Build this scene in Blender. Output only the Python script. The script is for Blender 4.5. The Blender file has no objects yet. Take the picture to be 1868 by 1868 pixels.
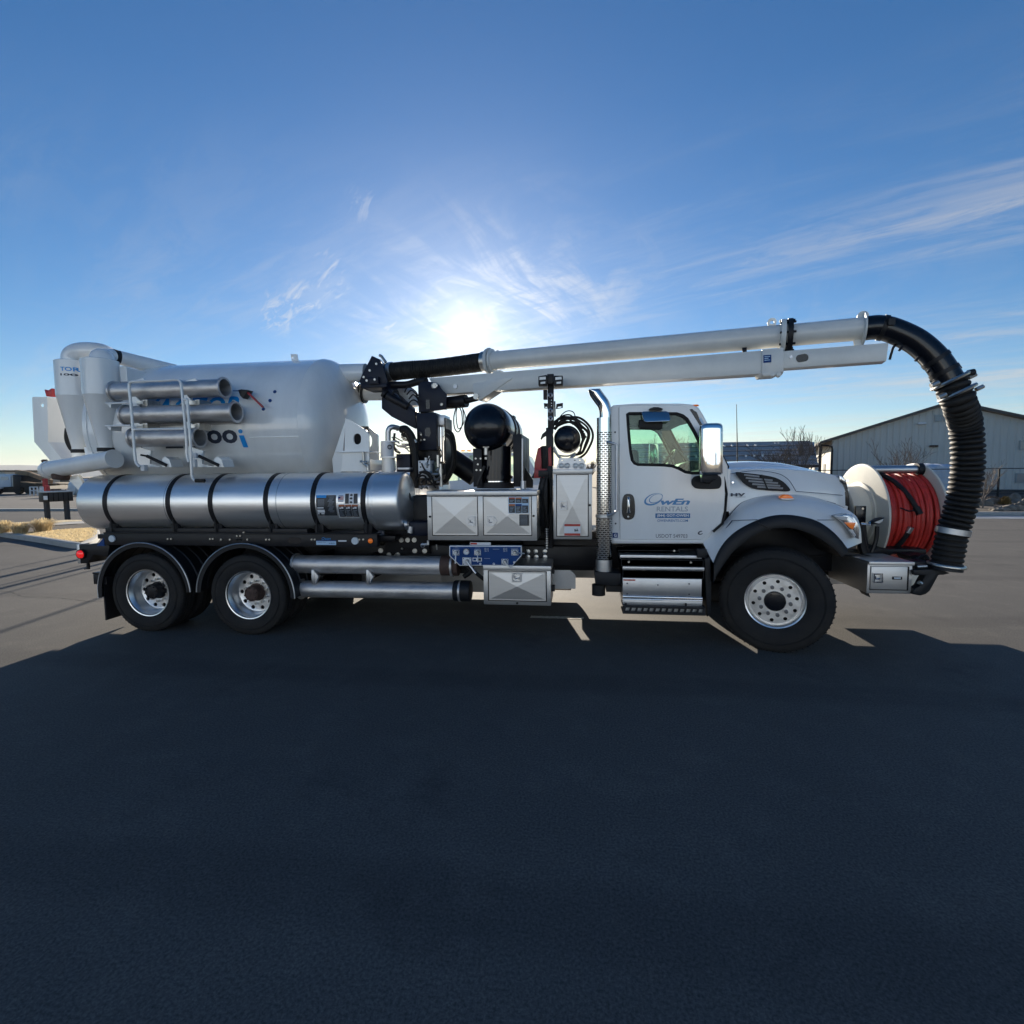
import bpy, bmesh, math, random
from mathutils import Vector, Matrix
random.seed(7)
S = bpy.context.scene
COL = S.collection
PI = math.pi

# ------------------------------------------------------------------ camera
CAM = Vector((-2.0664, -5.6696, 1.9648))
YAW, PITCH, ROLL, FPX = -0.1317, -0.0782, -0.0108, 935.0
FW = Vector((math.sin(YAW)*math.cos(PITCH), math.cos(YAW)*math.cos(PITCH), math.sin(PITCH)))
_r = Vector((math.cos(YAW), -math.sin(YAW), 0)); _u = _r.cross(FW)
RT = _r*math.cos(ROLL) + _u*math.sin(ROLL)
UP = _u*math.cos(ROLL) - _r*math.sin(ROLL)
cd = bpy.data.cameras.new('camera'); cd.sensor_width = 36; cd.lens = 36*FPX/1868
cd.clip_start = .05; cd.clip_end = 60000
cam = bpy.data.objects.new('camera', cd); COL.objects.link(cam); S.camera = cam
cam.matrix_world = Matrix(((RT.x, UP.x, -FW.x, CAM.x), (RT.y, UP.y, -FW.y, CAM.y), (RT.z, UP.z, -FW.z, CAM.z), (0, 0, 0, 1)))

# measuring helpers: a sight line through the surveyed camera, met with a real plane of the place
def sight(px, py): return RT*((px-934)/FPX) - UP*((py-934)/FPX) + FW
def Q(px, py, Y):                      # meets the upright plane y = Y
    d = sight(px, py); return CAM + d*((Y-CAM.y)/d.y)
def QX(px, py, X):
    d = sight(px, py); return CAM + d*((X-CAM.x)/d.x)
def G(px, py, z=0.0):                  # meets the ground
    d = sight(px, py); return CAM + d*((z-CAM.z)/d.z)
BP0 = Vector((-3.19, 1.14, 0)); BD = Vector((3.19, -0.89, 0)).normalized(); BN = Vector((-BD.y, BD.x, 0))
def B(px, py, off=0.0):                # meets the upright plane of the boom
    d = sight(px, py); return CAM + d*((BP0 + BN*off - CAM).dot(BN)/d.dot(BN))

# ------------------------------------------------------------------ world, sun, exposure
SUN = Vector((-0.204, 0.943, 0.262)).normalized()
EL, AZ = math.asin(SUN.z), math.atan2(SUN.x, SUN.y)
W = bpy.data.worlds.new('World'); S.world = W; W.use_nodes = True
wn = W.node_tree.nodes; wl = W.node_tree.links; wn.clear()
def nd(t, **k):
    n = wn.new(t)
    for a, b in k.items(): setattr(n, a, b)
    return n
def val(sock_in, v):
    if isinstance(v, (int, float)): sock_in.default_value = v
    else: wl.new(v, sock_in)
def mth(op, a, b=0.0, clamp=False):
    n = nd('ShaderNodeMath', operation=op, use_clamp=clamp); val(n.inputs[0], a); val(n.inputs[1], b); return n.outputs[0]
def mapr(x, a, b, c, d):
    n = nd('ShaderNodeMapRange', interpolation_type='SMOOTHSTEP'); val(n.inputs[0], x)
    for i, v in enumerate((a, b, c, d)): n.inputs[i+1].default_value = v
    return n.outputs[0]
sky = nd('ShaderNodeTexSky', sky_type='NISHITA', sun_disc=False)
sky.sun_elevation = EL; sky.sun_rotation = AZ; sky.altitude = 400; sky.air_density = 1.0; sky.dust_density = 0.2; sky.ozone_density = 3.5
tc = nd('ShaderNodeTexCoord'); sp = nd('ShaderNodeSeparateXYZ'); wl.new(tc.outputs['Generated'], sp.inputs[0])
dx, dy, dz = sp.outputs
zz = mth('ADD', mth('MAXIMUM', dz, 0.0), 0.10)
cx, cy = mth('DIVIDE', dx, zz), mth('DIVIDE', dy, zz)      # position on a high flat layer of cirrus
def layer(rot, sx, sy, scale, detail, rough, dist, seed):
    cmb = nd('ShaderNodeCombineXYZ'); val(cmb.inputs[0], cx); val(cmb.inputs[1], cy); cmb.inputs[2].default_value = seed
    mp = nd('ShaderNodeMapping', vector_type='TEXTURE'); mp.inputs['Rotation'].default_value = (0, 0, rot); mp.inputs['Scale'].default_value = (1/sx, 1/sy, 1)
    wl.new(cmb.outputs[0], mp.inputs[0])
    n = nd('ShaderNodeTexNoise'); wl.new(mp.outputs[0], n.inputs['Vector'])
    n.inputs['Scale'].default_value = scale; n.inputs['Detail'].default_value = detail
    n.inputs['Roughness'].default_value = rough; n.inputs['Distortion'].default_value = dist
    return n.outputs['Fac']
sundot = nd('ShaderNodeVectorMath', operation='DOT_PRODUCT'); wl.new(tc.outputs['Generated'], sundot.inputs[0]); sundot.inputs[1].default_value = SUN
ang = mth('ARCCOSINE', mth('MINIMUM', sundot.outputs['Value'], 0.99999))    # angle from the sun, radians
streak = layer(2.67, .16, 1.0, 1.5, 8, .62, .5, 3.1)
ripple = layer(1.2, .5, 1.5, 3.0, 7, .62, .9, 9.2)
patch = layer(0.2, .5, .6, .55, 3, .5, 0, 1.7)
broken = layer(2.67, .55, 1.5, 5.0, 7, .68, .7, 2.2)
patch2 = layer(0.0, 1, 1, .8, 3, .5, 0, 6.3)
where = mth('MULTIPLY', mapr(dz, .01, .05, .4, 1.0), mapr(dz, .26, .55, 1.0, 0.0))   # cirrus low in the sky, clear overhead
c1 = mth('MULTIPLY', mapr(streak, .40, .68, 0, 1), mth('MULTIPLY', mapr(patch, .30, .52, .35, 1), mapr(broken, .36, .60, .25, 1.25)))
c2 = mth('MULTIPLY', mth('MULTIPLY', mth('MULTIPLY', mapr(ripple, .40, .64, 0, 1.0), mapr(broken, .38, .60, .35, 1.2)), mapr(patch2, .34, .52, .2, 1)), mapr(ang, .12, .42, 1.0, .12))
cl = mth('MULTIPLY', mth('MAXIMUM', c1, c2), where)
right = mapr(dx, -.55, .25, .3, 1.0)
cl = mth('MULTIPLY', cl, right, True)
def spot(px, py, rad, k):           # one of the small wisps left of the sun
    d = sight(px, py).normalized(); vd = nd('ShaderNodeVectorMath', operation='DOT_PRODUCT'); wl.new(tc.outputs['Generated'], vd.inputs[0]); vd.inputs[1].default_value = d
    return mth('MULTIPLY', mapr(mth('ARCCOSINE', mth('MINIMUM', vd.outputs['Value'], .99999)), rad*.15, rad, 1, 0), k)
wisp = layer(2.4, .6, 2.6, 9.0, 6, .7, .8, 4.4)
wm = mth('MULTIPLY', mapr(wisp, .44, .66, 0, 1), mth('MAXIMUM', mth('MAXIMUM', mth('MAXIMUM', spot(505, 572, .05, .95), spot(552, 548, .05, .95)), mth('MAXIMUM', spot(598, 490, .045, .7), spot(604, 528, .045, .75))), mth('MAXIMUM', spot(668, 376, .045, .4), spot(712, 597, .022, .8))))
cl = mth('MAXIMUM', cl, wm)
cl = mth('MULTIPLY', cl, mapr(ang, .9, 1.7, 1.0, .15))
# brightness of sunlit ice cloud: strong forward scattering near the sun
fwd = mth('ADD', mth('MULTIPLY', mth('EXPONENT', mth('MULTIPLY', ang, -5.0)), 9.0), 5.2)
ccol = nd('ShaderNodeVectorMath', operation='SCALE'); ccol.inputs[0].default_value = (1.0, .97, .93); val(ccol.inputs['Scale'], fwd)
hs = nd('ShaderNodeHueSaturation'); hs.inputs['Saturation'].default_value = 1.24; hs.inputs['Hue'].default_value = .503; wl.new(sky.outputs[0], hs.inputs['Color'])
mx = nd('ShaderNodeMix', data_type='RGBA'); val(mx.inputs[0], mth('MULTIPLY', cl, .58)); wl.new(hs.outputs[0], mx.inputs[6]); wl.new(ccol.outputs[0], mx.inputs[7])
# aureole of the sun in the thin veil
aur = mth('ADD', mth('MULTIPLY', mth('EXPONENT', mth('MULTIPLY', ang, -28.0)), 7.0), mth('MULTIPLY', mth('EXPONENT', mth('MULTIPLY', ang, -7.0)), .8))
acol = nd('ShaderNodeVectorMath', operation='SCALE'); acol.inputs[0].default_value = (1.0, .92, .78); val(acol.inputs['Scale'], aur)
ad = nd('ShaderNodeVectorMath', operation='ADD'); wl.new(mx.outputs[2], ad.inputs[0]); wl.new(acol.outputs[0], ad.inputs[1])
bg = nd('ShaderNodeBackground'); bg.inputs['Strength'].default_value = 0.060; wl.new(ad.outputs[0], bg.inputs[0])
wo = nd('ShaderNodeOutputWorld'); wl.new(bg.outputs[0], wo.inputs[0])

sl = bpy.data.lights.new('sun', 'SUN'); sl.energy = 5.0; sl.angle = math.radians(.5); sl.color = (1, .89, .73)
so = bpy.data.objects.new('sun', sl); COL.objects.link(so); so.rotation_euler = SUN.to_track_quat('Z', 'Y').to_euler(); so.location = (-10, 40, 20)
S.view_settings.view_transform = 'Standard'; S.view_settings.look = 'None'
S.view_settings.exposure = 0.98; S.view_settings.gamma = 1; S.view_settings.use_curve_mapping = False
S.cycles.max_bounces = 7; S.cycles.transparent_max_bounces = 12; S.cycles.sample_clamp_indirect = 6; S.cycles.caustics_reflective = False; S.cycles.caustics_refractive = False
S.cycles.use_denoising = True

# ------------------------------------------------------------------ materials
def mat(name, col, rough=.5, metal=0., var=.12, vscale=6., bump=0., bscale=60., coat=0., spec=.5, col2=None, rvar=.0, stretch=(1, 1, 1), emit=None, estr=0.):
    m = bpy.data.materials.new(name); m.use_nodes = True; t = m.node_tree; n = t.nodes; L = t.links
    p = n['Principled BSDF']; p.inputs['Metallic'].default_value = metal; p.inputs['Roughness'].default_value = rough
    p.inputs['Coat Weight'].default_value = coat; p.inputs['Coat Roughness'].default_value = .06; p.inputs['Specular IOR Level'].default_value = spec
    co = n.new('ShaderNodeTexCoord'); mp = n.new('ShaderNodeMapping'); mp.inputs['Scale'].default_value = stretch; L.new(co.outputs['Object'], mp.inputs[0])
    nz = n.new('ShaderNodeTexNoise'); nz.inputs['Scale'].default_value = vscale; nz.inputs['Detail'].default_value = 6; nz.inputs['Roughness'].default_value = .65; L.new(mp.outputs[0], nz.inputs['Vector'])
    rp = n.new('ShaderNodeValToRGB'); c2 = col2 or tuple(c*(1-var) for c in col); c1 = col if col2 else tuple(min(1, c*(1+var*.5)) for c in col)
    rp.color_ramp.elements[0].position = .32; rp.color_ramp.elements[1].position = .68
    rp.color_ramp.elements[0].color = (*c2, 1); rp.color_ramp.elements[1].color = (*c1, 1)
    L.new(nz.outputs['Fac'], rp.inputs[0]); L.new(rp.outputs[0], p.inputs['Base Color'])
    if rvar:
        mr = n.new('ShaderNodeMapRange'); mr.inputs[1].default_value = .3; mr.inputs[2].default_value = .7; mr.inputs[3].default_value = max(.02, rough-rvar); mr.inputs[4].default_value = rough+rvar
        L.new(nz.outputs['Fac'], mr.inputs[0]); L.new(mr.outputs[0], p.inputs['Roughness'])
    if bump:
        n2 = n.new('ShaderNodeTexNoise'); n2.inputs['Scale'].default_value = bscale; n2.inputs['Detail'].default_value = 4; L.new(mp.outputs[0], n2.inputs['Vector'])
        b = n.new('ShaderNodeBump'); b.inputs['Strength'].default_value = bump; b.inputs['Distance'].default_value = .01; L.new(n2.outputs['Fac'], b.inputs['Height']); L.new(b.outputs[0], p.inputs['Normal'])
    if emit:
        p.inputs['Emission Color'].default_value = (*emit, 1); p.inputs['Emission Strength'].default_value = estr
    return m
def glass_mat(name, tint, refl=.9):
    m = bpy.data.materials.new(name); m.use_nodes = True; t = m.node_tree; n = t.nodes; L = t.links; n.remove(n['Principled BSDF'])
    tr = n.new('ShaderNodeBsdfTransparent'); tr.inputs[0].default_value = (*tint, 1)
    gl = n.new('ShaderNodeBsdfGlossy'); gl.inputs['Roughness'].default_value = .02
    lw = n.new('ShaderNodeLayerWeight'); lw.inputs[0].default_value = .5
    pw = n.new('ShaderNodeMath'); pw.operation = 'POWER'; pw.inputs[1].default_value = 4.5; L.new(lw.outputs['Facing'], pw.inputs[0])
    ma = n.new('ShaderNodeMath'); ma.operation = 'MULTIPLY_ADD'; ma.inputs[1].default_value = .8; ma.inputs[2].default_value = .04; L.new(pw.outputs[0], ma.inputs[0])
    ms = n.new('ShaderNodeMixShader'); L.new(ma.outputs[0], ms.inputs[0]); L.new(tr.outputs[0], ms.inputs[1]); L.new(gl.outputs[0], ms.inputs[2])
    L.new(ms.outputs[0], n['Material Output'].inputs[0]); return m
M = {}
M['white'] = mat('white_truck_paint', (.80, .81, .81), .2, var=.06, vscale=2.0, coat=.8, stretch=(1, 1, .4))
M['tankwhite'] = mat('white_tank_paint', (.80, .81, .80), .22, var=.08, stretch=(1.6, 1.6, .45), vscale=1.8, coat=.7, rvar=.04)
M['cream'] = mat('cream_reel_paint', (.74, .71, .62), .38, var=.08, vscale=4)
M['boomwhite'] = mat('white_boom_paint', (.70, .70, .67), .36, var=.1, vscale=3, coat=.25, rvar=.06)
M['black'] = mat('black_steel_paint', (.012, .012, .015), .45, var=.3, vscale=8, rvar=.08, spec=.3)
M['navy'] = mat('blue_black_steel_paint', (.008, .012, .026), .45, var=.2, vscale=5, spec=.25)
M['gloss'] = mat('gloss_black_paint', (.006, .007, .011), .26, var=.2, coat=.25, spec=.35)
M['plastic'] = mat('black_plastic', (.010, .011, .014), .55, spec=.35, var=.15, bump=.05, bscale=200)
M['rubber'] = mat('tyre_rubber', (.013, .013, .015), .78, col2=(.027, .025, .023), vscale=5, bump=.12, bscale=150, spec=.3)
M['hose'] = mat('hose_rubber', (.009, .009, .010), .6, vscale=9, bump=.2, bscale=90, col2=(.022, .020, .018), spec=.3)
M['steel'] = mat('stainless_steel', (.60, .595, .59), .46, 1., var=.07, vscale=3, rvar=.03, stretch=(.3, 2, 5))
M['tanksteel'] = mat('brushed_tank_steel', (.90, .895, .89), .34, .88, var=.08, vscale=2.4, rvar=.05, stretch=(.35, 2, 5))
M['tubesteel'] = mat('dull_galvanised_tube', (.62, .60, .59), .46, .8, var=.28, vscale=7, rvar=.1, bump=.12, bscale=14, stretch=(.5, 1, 1))
M['alu'] = mat('polished_aluminium_wheel', (.86, .86, .86), .36, 1., var=.1, vscale=9, rvar=.08)
M['satin'] = mat('satin_aluminium', (.55, .56, .58), .42, 1., var=.1, vscale=6)
M['chrome'] = mat('chrome', (.82, .82, .82), .05, 1., var=.02)
M['zinc'] = mat('zinc_fitting', (.52, .51, .48), .35, 1., var=.2, vscale=20)
M['rust'] = mat('rusty_brown_steel', (.09, .055, .045), .7, .3, var=.4, vscale=18, bump=.2)
M['red'] = mat('red_paint', (.42, .02, .025), .35, var=.2)
M['redhose'] = mat('red_rubber_hose', (.60, .04, .03), .45, var=.25, vscale=9, bump=.05)
M['blue'] = mat('blue_panel_paint', (.004, .05, .20), .5, var=.1, spec=.25)
M['skyblue'] = mat('bright_blue_print', (.0, .28, .72), .35, var=.02)
M['owenblue'] = mat('door_lettering_blue', (.015, .14, .36), .35, var=.08)
M['owenblue2'] = mat('door_lettering_light_blue', (.06, .24, .50), .35, var=.08)
M['greytext'] = mat('grey_lettering', (.33, .38, .44), .4, var=.02)
M['darktext'] = mat('dark_lettering', (.025, .035, .06), .4, var=.02)
M['whiteprint'] = mat('white_print', (.75, .76, .78), .4, var=.02)
M['paleprint'] = mat('pale_blue_print', (.42, .6, .78), .4, var=.02)
M['darkprint'] = mat('dark_label_print', (.03, .034, .04), .4, var=.05)
M['orangeprint'] = mat('orange_label_print', (.45, .13, .05), .4, var=.05)
M['redprint'] = mat('red_label_print', (.5, .045, .03), .4, var=.05)
M['amber'] = mat('amber_lens', (.62, .12, .01), .15, var=.02, coat=.5, emit=(1., .25, .02), estr=.12)
M['redlens'] = mat('red_lens', (.6, .01, .01), .15, var=.02, coat=.5, emit=(1., .02, .02), estr=.25)
M['reflector'] = mat('pale_reflector', (.62, .68, .72), .25, var=.05)
M['glass'] = glass_mat('tinted_window_glass', (.80, .93, .84))
M['lens'] = mat('lamp_lens', (.7, .7, .68), .12, var=.1, coat=1.)
M['interior'] = mat('dark_cab_interior', (.075, .08, .09), .7, var=.1)
M['interior2'] = mat('grey_cab_lining', (.17, .19, .21), .7, var=.1)
M['mirrorblue'] = mat('mirror_shell', (.55, .56, .58), .15, 1., var=.03)

# ------------------------------------------------------------------ mesh building
def frame(d):
    d = d.normalized(); a = Vector((0, 0, 1)) if abs(d.z) < .9 else Vector((1, 0, 0))
    x = a.cross(d).normalized(); return x, d.cross(x)
class MB:
    def __init__(s): s.v = []; s.f = []; s.m = []; s.cur = 0
    def add(s, vs, fs):
        o = len(s.v); s.v += [tuple(v) for v in vs]; s.f += [tuple(i+o for i in f) for f in fs]; s.m += [s.cur]*len(fs); return s
    def box(s, x0, x1, y0, y1, z0, z1):
        x0, x1 = sorted((x0, x1)); y0, y1 = sorted((y0, y1)); z0, z1 = sorted((z0, z1))
        return s.add([(x0, y0, z0), (x1, y0, z0), (x1, y1, z0), (x0, y1, z0), (x0, y0, z1), (x1, y0, z1), (x1, y1, z1), (x0, y1, z1)],
                     [(3, 2, 1, 0), (4, 5, 6, 7), (0, 1, 5, 4), (1, 2, 6, 5), (2, 3, 7, 6), (3, 0, 4, 7)])
    def pbox(s, px0, py0, px1, py1, Y0, Y1):           # box whose near face fills a sighted rectangle on plane Y0
        mx_, my_ = (px0+px1)/2, (py0+py1)/2
        return s.box(Q(px0, my_, Y0).x, Q(px1, my_, Y0).x, Y0, Y1, Q(mx_, py1, Y0).z, Q(mx_, py0, Y0).z)
    def bar(s, a, b, w, h, upv=(0, 0, 1)):              # rectangular bar between two points
        a, b = Vector(a), Vector(b); d = (b-a).normalized(); x = d.cross(Vector(upv)).normalized(); y = x.cross(d)
        vs = [p + x*i*w/2 + y*j*h/2 for p in (a, b) for i, j in ((-1, -1), (1, -1), (1, 1), (-1, 1))]
        return s.add(vs, [(3, 2, 1, 0), (4, 5, 6, 7), (0, 1, 5, 4), (1, 2, 6, 5), (2, 3, 7, 6), (3, 0, 4, 7)])
    def cyl(s, a, b, r, r2=None, n=24, cap=True):
        a, b = Vector(a), Vector(b); r2 = r if r2 is None else r2; x, y = frame(b-a)
        vs = [p + (x*math.cos(t) + y*math.sin(t))*rr for p, rr in ((a, r), (b, r2)) for t in [2*PI*i/n for i in range(n)]]
        fs = [(i, (i+1) % n, n+(i+1) % n, n+i) for i in range(n)]
        if cap: fs += [tuple(range(n))[::-1], tuple(range(n, 2*n))]
        return s.add(vs, fs)
    def lathe(s, prof, o, ax, n=40, a0=0., a1=2*PI, xref=None):    # prof: (radius, distance along the axis)
        o, ax = Vector(o), Vector(ax).normalized(); x, y = frame(ax)
        if xref is not None: x = Vector(xref); y = ax.cross(x)
        full = abs(a1-a0-2*PI) < 1e-6; k = n if full else n+1; vs = []
        for r, t in prof:
            for i in range(k):
                A = a0+(a1-a0)*i/n; vs.append(o + ax*t + (x*math.cos(A)+y*math.sin(A))*max(r, 1e-4))
        fs = []
        for j in range(len(prof)-1):
            for i in range(n):
                i2 = (i+1) % k; fs.append((j*k+i, j*k+i2, (j+1)*k+i2, (j+1)*k+i))
        return s.add(vs, fs)
    def tube(s, pts, r, n=10, cap=True, closed=False):
        pts = [Vector(p) for p in pts]; N = len(pts); rs = r if isinstance(r, (list, tuple)) else [r]*N
        x = None; vs = []
        for i in range(N):
            d = (pts[(i+1) % N]-pts[i-1]) if closed else (pts[min(i+1, N-1)]-pts[max(i-1, 0)])
            d.normalize()
            if x is None: x, y = frame(d)
            else:
                x = (x - d*x.dot(d)).normalized(); y = d.cross(x)
            vs += [pts[i]+(x*math.cos(2*PI*k/n)+y*math.sin(2*PI*k/n))*rs[i] for k in range(n)]
        fs = []
        for i in range(N if closed else N-1):
            j = (i+1) % N
            fs += [(i*n+k, i*n+(k+1) % n, j*n+(k+1) % n, j*n+k) for k in range(n)]
        if cap and not closed: fs += [tuple(range(n))[::-1], tuple(range((N-1)*n, N*n))]
        return s.add(vs, fs)
    def prism(s, poly, y0, y1):                        # poly [(x,z)], extruded across the truck
        n = len(poly); a = sum(poly[i][0]*poly[(i+1) % n][1]-poly[(i+1) % n][0]*poly[i][1] for i in range(n))
        if a < 0: poly = poly[::-1]
        vs = [(x, y0, z) for x, z in poly]+[(x, y1, z) for x, z in poly]
        return s.add(vs, [tuple(range(n)), tuple(range(n, 2*n))[::-1]]+[(i, n+i, n+(i+1) % n, (i+1) % n) for i in range(n)])
    def pprism(s, pts, Y0, Y1):
        return s.prism([(Q(x, y, Y0).x, Q(x, y, Y0).z) for x, y in pts], Y0, Y1)
    def loft(s, lines, close=False):                   # skin through polylines that have equal point counts
        k = len(lines[0]); vs = [p for l in lines for p in l]; R = len(lines)
        return s.add(vs, [(j*k+i, j*k+i+1, ((j+1) % R)*k+i+1, ((j+1) % R)*k+i) for j in range(R if close else R-1) for i in range(k-1)])
    def mesh(s, me, mtx=None):
        vs = [(mtx @ v.co) if mtx else v.co.copy() for v in me.vertices]
        return s.add(vs, [tuple(p.vertices) for p in me.polygons])
def catmull(pts, n):
    pts = [Vector(p) for p in pts]; out = []; N = len(pts)-1
    for k in range(n):
        t = k/(n-1)*N; i = min(int(t), N-1); u = t-i
        p0, p1, p2, p3 = pts[max(i-1, 0)], pts[i], pts[i+1], pts[min(i+2, N)]
        out.append(.5*((2*p1)+(p2-p0)*u+(2*p0-5*p1+4*p2-p3)*u*u+(3*p1-p0-3*p2+p3)*u**3))
    return out
def resample(pts, n):
    pts = [Vector(p) for p in pts]; L = [0]
    for a, b in zip(pts, pts[1:]): L.append(L[-1]+(b-a).length)
    out = []; i = 0
    for k in range(n):
        t = L[-1]*k/(n-1)
        while i < len(pts)-2 and L[i+1] < t: i += 1
        u = (t-L[i])/max(1e-9, L[i+1]-L[i]); out.append(pts[i].lerp(pts[i+1], min(1, u)))
    return out
def setparent(o, parent):
    if parent is not None:
        o.parent = parent
        o.location = -parent.location if parent.parent is None else Vector((0, 0, 0))
def islands(mb):
    par = list(range(len(mb.v)))
    def find(a):
        while par[a] != a: par[a] = par[par[a]]; a = par[a]
        return a
    for f in mb.f:
        for i in f[1:]:
            a, b = find(f[0]), find(i)
            if a != b: par[b] = a
    out = {}
    for f, mi in zip(mb.f, mb.m): out.setdefault(find(f[0]), []).append((f, mi))
    res = []
    for fs in out.values():
        n = MB(); ids = {}
        for f, mi in fs:
            for i in f:
                if i not in ids: ids[i] = len(n.v); n.v.append(mb.v[i])
            n.f.append(tuple(ids[i] for i in f)); n.m.append(mi)
        res.append(n)
    return res
def pieces(name, mb, ms, parent=None, bevel=0., smooth=35):    # every separate piece becomes a part of its own
    return [obj(name, n, ms, parent, bevel, smooth) for n in islands(mb)]
def small(o): o['kind'] = 'stuff'; return o                    # pieces too small to pick apart
def obj(name, mb, ms, parent=None, bevel=0., smooth=35, label=None):
    me = bpy.data.meshes.new(name); me.from_pydata(mb.v, [], mb.f); me.update()
    if not isinstance(ms, (list, tuple)): ms = [ms]
    for m in ms: me.materials.append(M[m] if isinstance(m, str) else m)
    if len(ms) > 1: me.polygons.foreach_set('material_index', mb.m)
    bm = bmesh.new(); bm.from_mesh(me)
    bmesh.ops.recalc_face_normals(bm, faces=bm.faces)
    if bevel:
        es = [e for e in bm.edges if len(e.link_faces) == 2 and e.calc_face_angle(0) > .5]
        bmesh.ops.bevel(bm, geom=es, offset=bevel, segments=2, profile=.5, affect='EDGES', clamp_overlap=True)
    bm.to_mesh(me); bm.free()
    if smooth:
        me.shade_smooth(); me.set_sharp_from_angle(angle=math.radians(smooth))
    o = bpy.data.objects.new(name, me); COL.objects.link(o); setparent(o, parent)
    if label: o['label'] = label
    return o
def empty(name, parent=None, loc=(0, 0, 0)):
    o = bpy.data.objects.new(name, None); o.empty_display_size = .2; COL.objects.link(o); o.location = loc
    if parent is not None: setparent(o, parent)
    return o
def tag(o, label=None, cat=None, group=None, kind=None):
    if label: o['label'] = label
    if cat: o['category'] = cat
    if group: o['group'] = group
    if kind: o['kind'] = kind
    return o
def copy_tree(o, parent=None, delta=(0, 0, 0)):
    c = o.copy(); COL.objects.link(c)
    if parent is not None: c.parent = parent
    c.location = o.location + Vector(delta)
    for ch in o.children: copy_tree(ch, c)
    return c
ROTX = Matrix(((1, 0, 0, 0), (0, 0, -1, 0), (0, 1, 0, 0), (0, 0, 0, 1)))    # drawing plane to an upright plane facing the viewer
def curve_mesh(cu):
    o = bpy.data.objects.new('outline', cu); COL.objects.link(o); dg = bpy.context.evaluated_depsgraph_get(); dg.update()
    me = bpy.data.meshes.new_from_object(o.evaluated_get(dg)); bpy.data.objects.remove(o); bpy.data.curves.remove(cu); return me
def plate(mb, outline, holes, y0, y1, bev=0.):         # flat plate in XZ with real holes
    cu = bpy.data.curves.new('outline', 'CURVE'); cu.dimensions = '2D'; cu.fill_mode = 'BOTH'; cu.extrude = abs(y1-y0)/2-bev
    if bev: cu.bevel_depth = bev; cu.bevel_resolution = 1
    for ring in [outline]+list(holes):
        sp_ = cu.splines.new('POLY'); sp_.points.add(len(ring)-1); sp_.use_cyclic_u = True
        for p, (x, z) in zip(sp_.points, ring): p.co = (x, z, 0, 1)
    me = curve_mesh(cu); mb.mesh(me, Matrix.Translation((0, (y0+y1)/2, 0)) @ ROTX); bpy.data.meshes.remove(me); return mb
def circ(x, z, r, n=20, rz=None): return [(x+r*math.cos(2*PI*i/n), z+(rz or r)*math.sin(2*PI*i/n)) for i in range(n)]
def rrect(x0, x1, z0, z1, r, n=5):
    out = []
    for cx_, cz_, a in ((x1-r, z1-r, 0), (x0+r, z1-r, 90), (x0+r, z0+r, 180), (x1-r, z0+r, 270)):
        out += [(cx_+r*math.cos(math.radians(a+90*i/n)), cz_+r*math.sin(math.radians(a+90*i/n))) for i in range(n+1)]
    return out
def pxz(pts, Y): return [(Q(x, y, Y).x, Q(x, y, Y).z) for x, y in pts]
def smoothpoly(pts, n=60):
    p = [Vector((a, b, 0)) for a, b in pts]; N = len(p); out = []
    for k in range(n):
        t = k/n*N; i = int(t); u = t-i; p0, p1, p2, p3 = p[i-1], p[i % N], p[(i+1) % N], p[(i+2) % N]
        q = .5*((2*p1)+(p2-p0)*u+(2*p0-5*p1+4*p2-p3)*u*u+(3*p1-p0-3*p2+p3)*u**3); out.append((q.x, q.y))
    return out
def text_mesh(sx, shear=0., bold=0., space=1.):
    cu = bpy.data.curves.new('lettering', 'FONT'); cu.body = sx; cu.size = 1; cu.shear = shear; cu.offset = bold; cu.space_character = space; cu.fill_mode = 'FRONT'; cu.resolution_u = 3
    return curve_mesh(cu)
def text(mb, sx, px0, py0, px1, py1, Y, shear=0., bold=0., space=1., wrap=None):   # lettering fitted into a sighted rectangle on plane Y
    me = text_mesh(sx, shear, bold, space)
    xs = [v.co.x for v in me.vertices]; ys = [v.co.y for v in me.vertices]
    a, b = Q(px0, py1, Y), Q(px1, py0, Y); kx = (b.x-a.x)/(max(xs)-min(xs)); kz = (b.z-a.z)/(max(ys)-min(ys))
    ox, oz = min(xs), min(ys)
    if wrap:
        bm = bmesh.new(); bm.from_mesh(me); bmesh.ops.triangulate(bm, faces=bm.faces)
        for _ in range(2): bmesh.ops.subdivide_edges(bm, edges=[e for e in bm.edges if e.calc_length() > .12], cuts=1)
        bm.to_mesh(me); bm.free()
    vs = []
    for v in me.vertices:
        x, z = a.x+(v.co.x-ox)*kx, a.z+(v.co.y-oz)*kz
        vs.append(wrap(x, z) if wrap else (x, Y, z))
    mb.add(vs, [tuple(p.vertices) for p in me.polygons]); bpy.data.meshes.remove(me); return mb
def cylwrap(Yc, Zc, r):
    def f(x, z):
        d = max(-.98*r, min(.98*r, z-Zc)); return (x, Yc-math.sqrt(r*r-d*d), z)
    return f
def cpatch(mb, px0, py0, px1, py1, Yp, Yc, Zc, r, n=6):     # print lying on a cylinder that runs along the truck
    f = cylwrap(Yc, Zc, r); a, b = Q(px0, py1, Yp), Q(px1, py0, Yp); k = 2
    vs = [f(x, a.z+(b.z-a.z)*j/n) for j in range(n+1) for x in (a.x, b.x)]
    return mb.add(vs, [(2*j, 2*j+1, 2*j+3, 2*j+2) for j in range(n)])
def rect(mb, px0, py0, px1, py1, Y):
    a, b = Q(px0, py1, Y), Q(px1, py0, Y); return mb.add([(a.x, Y, a.z), (b.x, Y, a.z), (b.x, Y, b.z), (a.x, Y, b.z)], [(0, 1, 2, 3)])

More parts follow.
